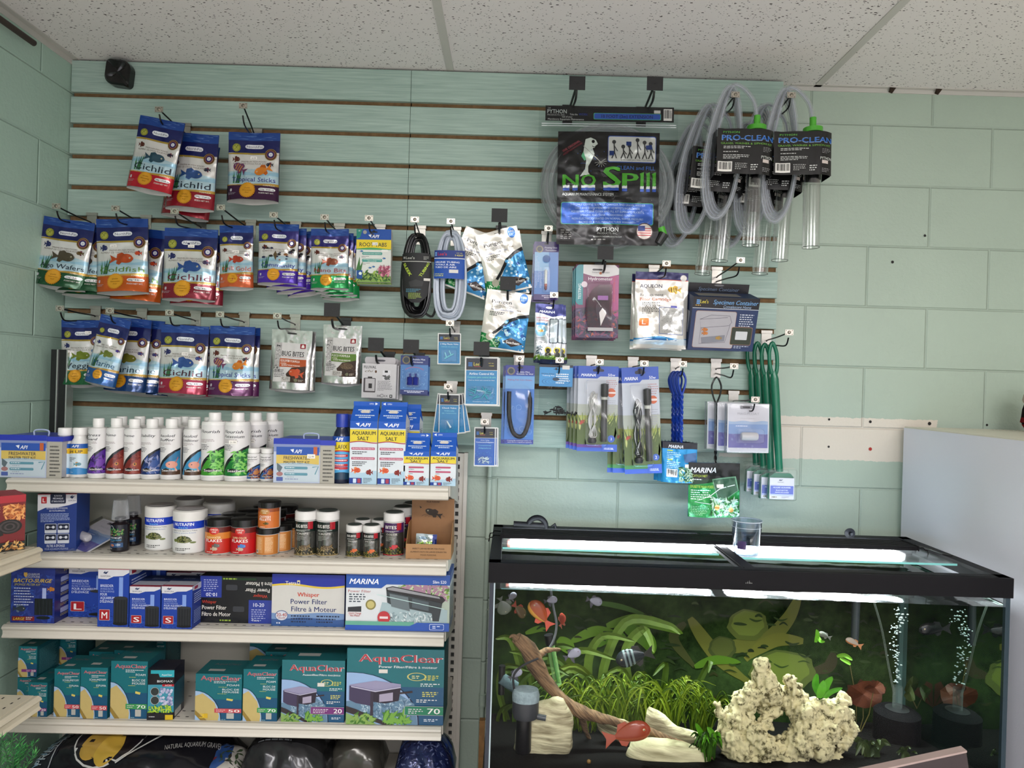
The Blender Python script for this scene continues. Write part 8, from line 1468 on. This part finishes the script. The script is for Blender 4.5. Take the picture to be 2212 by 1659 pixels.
# ---- inside: hardscape
def strata(name, c1, c2, sc, rotz=.12):
    m, N, L, b = nodes(name); tc = N.new('ShaderNodeTexCoord'); mp = N.new('ShaderNodeMapping'); mp.vector_type = 'TEXTURE'; mp.inputs['Rotation'].default_value = (.1, rotz, .1); mp.inputs['Scale'].default_value = (1, 1, .14); L.new(tc.outputs['Object'], mp.inputs[0]); n_ = N.new('ShaderNodeTexNoise'); n_.inputs['Scale'].default_value = sc; n_.inputs['Detail'].default_value = 6; L.new(mp.outputs[0], n_.inputs[0]); cr = N.new('ShaderNodeValToRGB'); cr.color_ramp.elements[0].position = .34; cr.color_ramp.elements[1].position = .62; cr.color_ramp.elements[0].color = (*lin(c1), 1); cr.color_ramp.elements[1].color = (*lin(c2), 1); L.new(n_.outputs[0], cr.inputs[0]); L.new(cr.outputs[0], b.inputs['Base Color']); b.inputs['Roughness'].default_value = .85; bp = N.new('ShaderNodeBump'); bp.inputs['Strength'].default_value = .9; bp.inputs['Distance'].default_value = .006; L.new(n_.outputs[0], bp.inputs['Height']); L.new(bp.outputs[0], b.inputs['Normal']); return m
def rock(pts, d, thick, label, seed, mat, name='aquarium_rock', tag_=True):
    """outline in photo pixels at distance d, swollen into a solid stone"""
    P = [T(x, y, d) for x, y in pts]; cx = sum(p.x for p in P)/len(P); cz = sum(p.z for p in P)/len(P); g = G(); n = len(P); P = smooth_pts(P, 3, True); n = len(P); vs = []; R = ((1, 0), (.97, .35), (.88, .62), (.62, .86), (.3, 1))
    rings = [(k, -y) for k, y in R[::-1]]+[(k, y) for k, y in R[1:]]
    for k, yy in rings:
        for i, p in enumerate(P):
            q = Vector((cx+(p.x-cx)*k, P[0].y+yy*thick, cz+(p.z-cz)*k)); nn = noise.noise(q*28+Vector((seed, 0, 0)))*.010+noise.noise(q*80+Vector((seed, 0, 0)))*.004; vs.append(q+(q-Vector((cx, P[0].y, cz))).normalized()*nn*(1 if k > .5 else .6))
    m = len(rings); g.add(vs, [(j*n+i, j*n+(i+1) % n, (j+1)*n+(i+1) % n, (j+1)*n+i) for j in range(m-1) for i in range(n)]+[tuple(range(n))[::-1], tuple(range((m-1)*n, m*n))], mat); o = g.build(name, None, True); tag(o, label, 'rock'); return o
RK = strata('pale_stone', '857a5c', 'd2c9a4', 14)
rock([(1112, 1615), (1125, 1560), (1150, 1525), (1185, 1512), (1215, 1512), (1236, 1545), (1238, 1590), (1230, 1625), (1180, 1640), (1135, 1648), (1110, 1640)], 1.83, .03, 'upright pale rock behind the black internal filter at the left', 1, RK)
rock([(1290, 1545), (1330, 1552), (1385, 1575), (1390, 1600), (1372, 1615), (1330, 1600), (1295, 1575)], 1.9, .02, 'dark striped flat rock partly under the driftwood', 2, strata('striped_stone', '5c5038', 'b0a684', 18, .35))
rock([(1400, 1535), (1425, 1540), (1470, 1570), (1520, 1590), (1518, 1605), (1460, 1600), (1400, 1595)], 1.9, .022, 'slanted pale rock behind the driftwood in the middle', 3, RK)
rock([(1358, 1620), (1375, 1603), (1430, 1597), (1480, 1605), (1525, 1630), (1530, 1650), (1440, 1655), (1375, 1648), (1360, 1635)], 1.8, .03, 'rounded pale rock lying in front of the driftwood', 4, strata('cream_stone', '98906c', 'd8d0a8', 9, .1))
def bigtube(name, pts, d, mat, label, cat, amp=.003, sub=7):
    g = G()
    for br in pts:
        P = smooth_pts([T(x, y, dd) for x, y, r_, dd in br], sub); R = smooth_pts([Vector((r_, 0, 0)) for x, y, r_, dd in br], sub); n0 = len(g.v); g.tube(P, [max(.001, q.x/800) for q in R], mat, 14)
        for i in range(n0, len(g.v)):
            v = Vector(g.v[i]); k = noise.noise(Vector((v.x*40, v.y*60, v.z*40)))*amp+noise.noise(v*150)*amp*.4; c_ = P[(i-n0)//14]; g.v[i] = tuple(v+(v-c_).normalized()*k)
    o = g.build(name, None, True); tag(o, label, cat); return o
DW = strata('driftwood', '4c3826', '86684a', 26, .8)
bigtube('driftwood_branch', [[(1116, 1378, 12, 1.86), (1140, 1402, 18, 1.87), (1160, 1440, 18, 1.88), (1182, 1475, 14, 1.88), (1215, 1510, 11, 1.87), (1250, 1535, 14, 1.86), (1285, 1548, 11, 1.86), (1340, 1562, 8, 1.85), (1400, 1580, 8, 1.84), (1460, 1602, 6.5, 1.82), (1512, 1622, 5, 1.8), (1540, 1640, 3, 1.8)], [(1158, 1420, 10, 1.88), (1180, 1405, 6, 1.9), (1210, 1403, 3, 1.92)], [(1125, 1385, 6, 1.86), (1108, 1374, 5, 1.85), (1100, 1378, 2, 1.84)], [(1255, 1535, 9, 1.86), (1262, 1570, 6, 1.9), (1275, 1600, 4, 1.93)]], 0, DW, 'long brown driftwood branch slanting down from the left', 'driftwood')
# the white dragon stone with its hole
B_ = [(1645, 1440, 14, 0), (1650, 1465, 22, 0), (1655, 1495, 27, .01), (1625, 1495, 18, 0), (1610, 1520, 24, 0), (1595, 1550, 30, .0), (1552, 1522, 8, -.01), (1556, 1540, 11, -.01), (1568, 1562, 18, 0), (1580, 1590, 28, -.01), (1600, 1622, 33, -.02), (1628, 1590, 24, -.03), (1648, 1620, 29, -.03), (1640, 1645, 30, -.03), (1690, 1634, 32, -.02), (1724, 1606, 25, -.03), (1715, 1640, 26, -.02), (1662, 1522, 25, .03), (1690, 1505, 20, .02), (1708, 1470, 13, 0), (1716, 1490, 16, 0), (1712, 1520, 20, .01), (1731, 1550, 20, 0), (1742, 1540, 20, -.02), (1765, 1530, 22, 0), (1745, 1580, 28, -.02), (1780, 1570, 30, -.01), (1770, 1610, 24, -.02), (1805, 1540, 24, 0), (1818, 1512, 13, 0), (1822, 1560, 22, .01), (1838, 1572, 13, 0), (1815, 1600, 22, 0), (1800, 1640, 15, -.01), (1810, 1665, 15, -.01), (1835, 1545, 12, .01), (1600, 1470+40, 16, .02), (1652, 1560, 13, -.01), (1735, 1510, 14, 0)]
bm = bmesh.new()
for x, y, r_, dy in B_:
    p = T(x, y, 1.86+dy); bmesh.ops.create_icosphere(bm, subdivisions=2, radius=r_*1.2/828, matrix=Matrix.Translation(p))
me = bpy.data.meshes.new('tmp'); bm.to_mesh(me); bm.free(); ob = bpy.data.objects.new('tmp', me); C.objects.link(ob); md = ob.modifiers.new('r', 'REMESH'); md.mode = 'VOXEL'; md.voxel_size = .0035
dg = bpy.context.evaluated_depsgraph_get(); me2 = bpy.data.meshes.new_from_object(ob.evaluated_get(dg)); bpy.data.objects.remove(ob)
hole_ = T(1688, 1563, 1.8); bm = bmesh.new(); bm.from_mesh(me2); bmesh.ops.smooth_vert(bm, verts=bm.verts, factor=.5, use_axis_x=True, use_axis_y=True, use_axis_z=True); bm.normal_update()
for v in bm.verts:
    q = v.co; k = noise.noise(q*20)*.010+abs(noise.noise(q*48))*.010+noise.noise(q*110)*.005-abs(noise.noise(Vector((q.x*80, q.y*80, q.z*14))))*.012; v.co = q+v.normal*k
bm.to_mesh(me2); bm.free(); me2.materials.clear()
mw, N, L, b = nodes('dragon_stone'); tc = N.new('ShaderNodeTexCoord'); n_ = N.new('ShaderNodeTexNoise'); n_.inputs['Scale'].default_value = 55; n_.inputs['Detail'].default_value = 7; n_.inputs['Roughness'].default_value = .7; L.new(tc.outputs['Object'], n_.inputs[0]); cr = N.new('ShaderNodeValToRGB'); cr.color_ramp.elements[0].position = .38; cr.color_ramp.elements[1].position = .49; cr.color_ramp.elements[0].color = (*lin('4c4420'), 1); cr.color_ramp.elements[1].color = (*lin('ddd2a4'), 1); L.new(n_.outputs[0], cr.inputs[0]); L.new(cr.outputs[0], b.inputs['Base Color']); b.inputs['Roughness'].default_value = .85; bp = N.new('ShaderNodeBump'); bp.inputs['Strength'].default_value = .9; bp.inputs['Distance'].default_value = .004; L.new(n_.outputs[0], bp.inputs['Height']); L.new(bp.outputs[0], b.inputs['Normal'])
me2.materials.append(mw); o = link('dragon_stone', me2, None, True); tag(o, 'big craggy cream-white rock with a round hole through it', 'rock')
h_ = G().lathe([(0, -.0), (.012, 0), (.021, .002), (.024, .008)], M('050505', 'rough'), 20)
# ---- plants in the tank
def ribbon(g, P, w, mat, tip=.1):
    P = smooth_pts(P, 5); n = len(P); vs = []
    for i, p in enumerate(P):
        d = (P[min(i+1, n-1)]-P[max(i-1, 0)]).normalized(); s_ = d.cross(Vector((0, 1, 0))); s_ = s_.normalized() if s_.length > .01 else Vector((1, 0, 0)); k = w*max(tip, abs(math.sin(math.pi*(.1+.9*i/(n-1))))**.6); vs += [p+s_*k, p+Vector((0, .002, 0)), p-s_*k]
    g.add(vs, [(3*i+a, 3*i+a+1, 3*i+a+4, 3*i+a+3) for i in range(n-1) for a in (0, 1)], mat)
def plant(name, label, blades, mats, cat='aquatic plant'):
    g = G(); r = random.Random(len(blades)*7+3)
    for pts, w in blades: ribbon(g, [T(x, y, d) for x, y, d in pts], w/800*(.4 if w > 18 else .5), M(r.choice(mats), 'leaf'))
    o = g.build(name); tag(o, label, cat); return o
LG = ('5c781a', '7a9222', '486418', '8ca232'); DG = ('3c5214', '4c6018', '5a6c1c')
r = random.Random(31)
def tuft(cx, cy, w, h, n, d0, d1, bw, spread=1.):
    out = []
    for k in range(n):
        x = cx+r.uniform(-w, w)*.35; d = r.uniform(d0, d1); sx = r.choice((-1, 1))*r.uniform(.2, 1)*w*spread*.7; hh = h*r.uniform(.55, 1); out.append(([(x, cy+r.uniform(-6, 8), d), (x+sx*.3, cy-hh*.7, d), (x+sx*.75, cy-hh, d-.01), (x+sx*1.25, cy-hh*r.uniform(.45, .95), d-.02)], bw*r.uniform(.6, 1.3)))
    return out
for cx, cy, w, h, n, lab in ((1255, 1590, 90, 130, 62, 'bright grassy plant left of the middle, behind the driftwood'), (1340, 1590, 90, 140, 74, 'bright grassy plant in the middle of the tank'), (1430, 1590, 90, 130, 66, 'bright grassy plant right of the middle, towards the white rock'), (1510, 1600, 70, 120, 44, 'bright grassy plant just left of the white rock')): plant('grass_plant', lab, tuft(cx, cy, w, h, n, 1.97, 2.09, 4.5, 1.25), LG)
plant('sword_plant', 'broad-leaved sword plant arching over the upper middle, behind the grass', [([(1290, 1560, 2.1), (1270, 1440, 2.1), (1300, 1375, 2.09), (1370, 1385, 2.07)], 26), ([(1290, 1560, 2.1), (1230, 1450, 2.1), (1255, 1405, 2.08), (1330, 1425, 2.06)], 24), ([(1340, 1560, 2.1), (1300, 1470, 2.1), (1350, 1345, 2.1), (1440, 1350, 2.09), (1470, 1370, 2.08)], 28), ([(1380, 1560, 2.1), (1350, 1420, 2.1), (1390, 1360, 2.1), (1413, 1410, 2.07)], 30), ([(1250, 1560, 2.1), (1190, 1480, 2.08), (1200, 1400, 2.07), (1245, 1402, 2.05)], 22), ([(1300, 1560, 2.1), (1300, 1500, 2.08), (1240, 1448, 2.06), (1200, 1470, 2.05)], 20)], DG)
plant('sword_plant', 'sword plant in the left rear corner behind the driftwood', [([(1110, 1590, 2.08), (1080, 1500, 2.08), (1090, 1440, 2.07), (1145, 1450, 2.05)], 20), ([(1120, 1590, 2.08), (1130, 1480, 2.08), (1105, 1385, 2.07), (1070, 1380, 2.06)], 18), ([(1130, 1590, 2.08), (1150, 1500, 2.08), (1135, 1420, 2.07), (1100, 1408, 2.05)], 14), ([(1100, 1590, 2.06), (1090, 1540, 2.06), (1120, 1520, 2.05), (1160, 1530, 2.03)], 9), ([(1110, 1590, 2.06), (1120, 1480, 2.06), (1180, 1440, 2.05), (1230, 1460, 2.03)], 14), ([(1090, 1590, 2.06), (1075, 1560, 2.06), (1085, 1530, 2.05), (1110, 1520, 2.03)], 8)], DG)
plant('sword_plant', 'pale-leaved sword plant rising behind the grass towards the backdrop stones', [([(1420+a*30, 1570, 2.1), (1400+a*34, 1500, 2.1), (1390+a*48, 1455+b, 2.09), (max(1090, 1350+a*60), 1480+b, 2.07)], 15) for a, b in ((0, 0), (1, -20), (2, 6), (3, -26), (-1, -10), (-3, -16), (-4, -34), (-6, -6))], DG+('7c8c34',))
plant('fern_plant', 'bright green crinkled fern growing on top of the white rock', [([(1775, 1508, 1.88), (1762, 1480, 1.87), (1765, 1455, 1.86)], 16), ([(1778, 1508, 1.87), (1785, 1480, 1.86), (1798, 1462, 1.85)], 17), ([(1782, 1508, 1.87), (1795, 1495, 1.86), (1820, 1486, 1.85)], 12), ([(1770, 1508, 1.86), (1775, 1490, 1.85), (1780, 1470, 1.85)], 18)], ('4c9c1c', '5cac24', '3c8418'))
plant('moss_clump', 'dark green moss with bright leaves beside the foot of the white rock', tuft(1530, 1640, 46, 60, 46, 1.78, 1.84, 5, .8)+[([(1530, 1610, 1.8), (1515, 1585, 1.8), (1503, 1562, 1.79)], 12), ([(1535, 1615, 1.8), (1540, 1590, 1.79), (1528, 1570, 1.79)], 14)], ('2c4c14', '3c6418', '243c10', '5c9c20'))
plant('fern_plant', 'small floating green leaf tuft above right of the white rock', [([(1762, 1388, 1.95), (1766, 1372, 1.94), (1764, 1360, 1.94)], 10), ([(1766, 1372, 1.95), (1772, 1384, 1.94), (1782, 1386, 1.93)], 8)], ('4c9c1c', '6cb424'))
plant('fern_plant', 'small bright leaf tuft hovering over the sunken pot at the right', [([(1808, 1418, 1.98), (1825, 1416, 1.97), (1842, 1426, 1.96)], 10), ([(1815, 1422, 1.98), (1830, 1430, 1.97), (1838, 1436, 1.96)], 8)], ('4c8c1c', '6ca424'))
plant('crypt_plant', 'low spiky brownish green plant right of the white rock', tuft(1880, 1655, 50, 60, 14, 1.85, 1.9, 12), ('3c4c24', '4c5c2c', '2c3c1c'))
plant('crypt_plant', 'low spiky plant in front of the right sponge filter', tuft(1960, 1655, 34, 44, 8, 1.85, 1.9, 10), ('3c4c24', '2c3c1c'))
def disc_leaf(name, label, L_, col, stem):
    g = G()
    for x, y, rx, ry, d in L_:
        c_ = T(x, y, d); g.add([c_]+[c_+Vector((rx/770*math.cos(a*.4), .01*math.sin(a*.8), ry/770*math.sin(a*.4)))*(1+.05*math.sin(a*2.3)) for a in range(16)], [(0, a+1, (a+1) % 16+1) for a in range(16)], M(col, 'leaf')); g.tube([c_+Vector((0, .004, 0)), c_.lerp(T(stem[0], stem[1], d), .5)+Vector((.01, 0, 0)), T(stem[0], stem[1], d)], .0014, M('5c5424', 'leaf'), 5)
    o = g.build(name); tag(o, label, 'aquatic plant')
disc_leaf('lily_plant', 'round-leaved green lily plant between the two bubble columns', [(1975, 1482, 20, 27, 2.08), (1965, 1497, 10, 18, 2.05)], '3c4c18', (1990, 1580)); disc_leaf('lily_plant', 'reddish brown fan-shaped lily leaf left of the right-hand bubbles', [(1865, 1500, 42, 30, 2.08), (1835, 1425, 0.1, .1, 2.1), (1890, 1485, 22, 14, 2.06)], '5c2c14', (1850, 1600))
# ---- equipment in the tank
q = T(1136, 1500, 1.80); s = SC(1.8-CD); t5 = empty('internal_filter', (q.x, q.y, T(1130, 1622, 1.8).z)); tag(t5, 'black internal filter pump with a pale speckled cap, front left in the tank', 'filter')
zb = lambda py: T(1136, py, 1.8).z-t5.location.z
G().lathe([(.019, 0), (.020, .003), (.0195, zb(1545))], M('0f0f12', 'plastic'), 24, ax=(-.003, 0)).build('canister', t5, True)
G().lathe([(.030, zb(1550)), (.0335, zb(1540)), (.0335, zb(1512))], M('34363a', 'plastic'), 24, sy=.75).build('motor_block', t5, True); G().lathe([(.034, zb(1513)), (.035, zb(1500)), (.031, zb(1488)), (.02, zb(1486))], M('8c9ca0', 'rough'), 24, sy=.75).build('speckled_cap', t5, True)
G().tube([(.03, -.005, zb(1545)), (.052, -.008, zb(1547))], .0075, M('3c4044', 'plastic'), 10).build('outlet', t5, True); G().tube(smooth_pts([(-.03, 0, zb(1490)), (-.032, .0, zb(1460)), (-.01, .02, zb(1445)), (.03, .04, zb(1435))], 6), .0028, M('1c1c20', 'rubber'), 8).build('cable', t5, True)
q = T(1100, 1475, 1.88); o = G().tube([(q.x-.022, q.y, q.z+.012), (q.x+.018, q.y, q.z-.012)], .015, M('5c7074', 'rough'), 16).tube([(q.x-.02, q.y, q.z-.03), (q.x-.02, q.y, q.z+.045)], .009, M('141416', 'plastic'), 10).build('pump', None, True); tag(o, 'small grey pump fixed high on the left glass inside the tank', 'pump')
a = T(1186, 1376, 2.0); b2 = T(1205, 1480, 2.0); t6 = empty('heater_tube', b2); tag(t6, 'slanted green-tinted glass heater tube behind the driftwood', 'heater'); G().tube([(0, 0, 0), (a-b2)*.85], .0115, M('a8dc8c', 'hose'), 14).build('glass_tube', t6, True); G().tube([(0, 0, .01), (a-b2)*.8], .004, M('2c6c2c', 'gloss'), 8).build('heating_core', t6, True); G().tube([(a-b2)*.84, (a-b2)*1.05], .013, M('141416', 'plastic'), 14).build('control_cap', t6, True)
q = [T(x, y, 1.93) for x, y in ((1189, 1268), (1195, 1310), (1202, 1350), (1195, 1385), (1176, 1415))]; o = G().tube(smooth_pts(q, 6), .0032, M('6c7074', 'rubber'), 8).build('air_cable', None, True); tag(o, 'grey cable hanging into the water behind the orange fish', 'cable')
q = T(1850, 1290, 2.08); q2 = T(1846, 1385, 2.08); o = G().tube([q, q2], .011, M('2c3034', 'plastic'), 14).build('intake_pipe', None, True); tag(o, 'dark vertical intake pipe near the back, left of the bubbles', 'pipe')
# sponge filter with bubbles; the side pane mirrors it
q = T(1938, 1530, 2.0); zq = q.z; t7 = empty('sponge_filter', (q.x, q.y, BZ)); tag(t7, 'black round sponge filter with a clear riser tube at the right, giving off bubbles', 'filter'); G().lathe([(.055, .01), (.06, .02), (.06, zq-BZ-.012), (.05, zq-BZ-.004), (.012, zq-BZ)], M('121214', 'rough'), 28).build('sponge', t7, True); G().lathe([(.03, zq-BZ-.005), (.031, zq-BZ), (.012, zq-BZ+.003)], M('2c2e30', 'plastic'), 20).build('collar', t7, True); G().lathe([(.0125, zq-BZ), (.0125, zq-BZ+.062)], M('98a8a4', 'hose'), 18, cap=False).build('riser_tube', t7, True)
P = [T(x, y, 2.0)-Vector(t7.location) for x, y in ((1888, 1300), (1905, 1360), (1918, 1430), (1928, 1482), (1932, 1500))]; G().tube(smooth_pts(P, 5), .003, M('98a498', 'hose'), 8).build('airline', t7, True)
def sphere(rr): bm = bmesh.new(); bmesh.ops.create_icosphere(bm, subdivisions=1, radius=rr); v = [tuple(x.co) for x in bm.verts]; f = [tuple(y.index for y in x.verts) for x in bm.faces]; bm.free(); return v, f
sv, sf = sphere(1); g = G(); r = random.Random(41)
for k in range(110):
    u = r.random(); y = 1478-u*168; x = 1936+math.sin(u*9)*7*(.3+u)+r.gauss(0, 3+5*u); p = T(x, y, 2.0+r.uniform(-.012, .012)); rr = r.uniform(.0012, .0032); g.add([(p.x+a[0]*rr*1.2, p.y+a[1]*rr, p.z+a[2]*rr*.8) for a in sv], sf, M('dcecec', 'gloss'))
o = g.build('air_bubbles', None, True); tag(o, 'column of white air bubbles rising above the right sponge filter', 'bubbles', kind='stuff')
# ---- fish
def fish3(px, py, d, Lpx, hgt, col, label, rot=0, flip=0, belly=None, finc=None, yaw=0, stripes=None, thin=.16, eyec='d8c89c', longfin=0):
    Lm = Lpx/(F/d); t = empty('fish', T(px, py, d)); g = G(); n = 14; m = 12; vs = []; fi = M(finc or col, 'gloss')
    for i in range(n+1):
        u = i/n; hh = hgt*.5*(math.sin(math.pi*min(1, u**.72*.94+.03))**.75)+.015*(1-u)+.02*u; th = thin*.5*math.sin(math.pi*min(1, u**.6*.97+.02))+.012; cz_ = .02*math.sin(math.pi*u)
        for j in range(m): a = 2*math.pi*j/m; vs.append(((.5-.74*u)*Lm, math.cos(a)*th*Lm, (math.sin(a)*hh+cz_)*Lm))
    fs = [(i*m+j, i*m+(j+1) % m, (i+1)*m+(j+1) % m, (i+1)*m+j) for i in range(n) for j in range(m)]
    for k, f in enumerate(fs): g.add([vs[q] for q in f], [(0, 1, 2, 3)], M(col if not (belly and (k % m) in (7, 8, 9, 10)) and not (stripes and (k//m) in (4, 6, 8)) else (stripes if (stripes and (k//m) in (4, 6, 8)) else belly), 'gloss'))
    bmo = g.build('body', t, fix=False); bm = bmesh.new(); bm.from_mesh(bmo.data); bmesh.ops.remove_doubles(bm, verts=bm.verts, dist=1e-6); bmesh.ops.contextual_create(bm, geom=[]) if 0 else None; bmesh.ops.recalc_face_normals(bm, faces=bm.faces); bm.to_mesh(bmo.data); bm.free(); bmo.data.polygons.foreach_set('use_smooth', [True]*len(bmo.data.polygons))
    def fin(nm, P): g = G(); y_ = .002*Lm*4; g.prism([(x*Lm, z*Lm) for x, z in P], -y_*.5, y_*.5, fi); g.build(nm, t)
    fin('tail_fin', [(-.22, .03), (-.36, .10), (-.5, .19), (-.44, .0), (-.5, -.19), (-.36, -.10), (-.22, -.03)]); fin('dorsal_fin', [(.1, hgt*.42), (.02, hgt*.66), (-.14, hgt*.6), (-.2, hgt*.2)]); fin('anal_fin', [(.02, -hgt*.4), (-.06, -hgt*(.62+longfin)), (-.16, -hgt*(.5+longfin*.6)), (-.2, -hgt*.16)])
    for s_ in (-1, 1): G().add([(.36*Lm+a[0]*.03*Lm, s_*(thin*.46*Lm)+a[1]*.02*Lm, .04*Lm+a[2]*.03*Lm) for a in sv], sf, M(eyec, 'gloss')).add([(.365*Lm+a[0]*.016*Lm, s_*(thin*.50*Lm)+a[1]*.018*Lm, .04*Lm+a[2]*.016*Lm) for a in sv], sf, M('0c0c0c', 'gloss')).build('eye', t, True)
    t.rotation_euler = (0, math.radians(rot)-ROLL, math.radians((180 if flip else 0)+yaw)); tag(t, label, 'fish'); return t
fish3(1168, 1328, 1.82, 72, .46, '94421c', 'orange fish swimming head-up at the upper left, largest of the top three', rot=-48, flip=1, belly='c08c3c', finc='b4442c')
fish3(1121, 1318, 1.9, 46, .42, '5c4c30', 'brownish fish with orange fins just left of the large orange one', rot=50, finc='8c3c28', yaw=30, flip=0)
fish3(1214, 1341, 1.92, 34, .62, 'a04434', 'small round orange-pink fish right of the grey cable', rot=-70, yaw=-55, finc='b06050')
fish3(1354, 1586, 1.76, 104, .40, '94402a', 'orange fish swimming near the bottom in front of the rocks', rot=-14, belly='a8583a', finc='a04a34')
fish3(1372, 1419, 1.95, 84, .44, '20262a', 'dark fish with pale bars in the middle of the tank', rot=18, flip=1, stripes='6c7c7c', finc='3c3c38')
fish3(2020, 1359, 1.84, 70, .36, '15191a', 'dark shadowy fish between the bubble columns at the right', rot=6, flip=1)
for x, y, d_, L_, ro, fl, lab in ((1105, 1290, 1.95, 26, -40, 0, 'small silver fish at the top left corner under the rim'), (1189, 1297, 1.9, 30, -10, 0, 'small silver fish at the top beside the cable'), (1283, 1298, 1.88, 36, 15, 0, 'small silver fish with trailing fins right of the cable, near the top'), (1236, 1414, 1.82, 40, -25, 0, 'silver fish in front of the driftwood branch tip'), (1113, 1457, 1.82, 34, -35, 0, 'silver fish just above the pump')): fish3(x, y, d_, L_, .5, '9494a2', lab, rot=ro, flip=fl, finc='3c3c44', longfin=.35, eyec='7c3c3c')
fish3(1086, 1308, 1.86, 40, .8, '5c6454', 'slender angelfish at the far left glass', rot=70, finc='4c5448', longfin=.6, thin=.1)
fish3(1845, 1389, 1.85, 40, .32, 'a89c8c', 'slim silvery fish with an orange belly, head down left', rot=-22, flip=1, belly='b06c3c', finc='b87c4c'); bpy.context.view_layer.update()
fish3(1782, 1373, 1.98, 30, .36, '787c74', 'faint silvery fish next to the floating leaf tuft', rot=-20, flip=1)
q = T(1272, 1645, 1.75); o = G().add([(q.x+a[0]*.006, q.y+a[1]*.006, q.z+a[2]*.006) for a in sv], sf, M('7c5c2c', 'gloss')).build('aquarium_snail', None, True); tag(o, 'small round brown snail on the black gravel', 'snail')
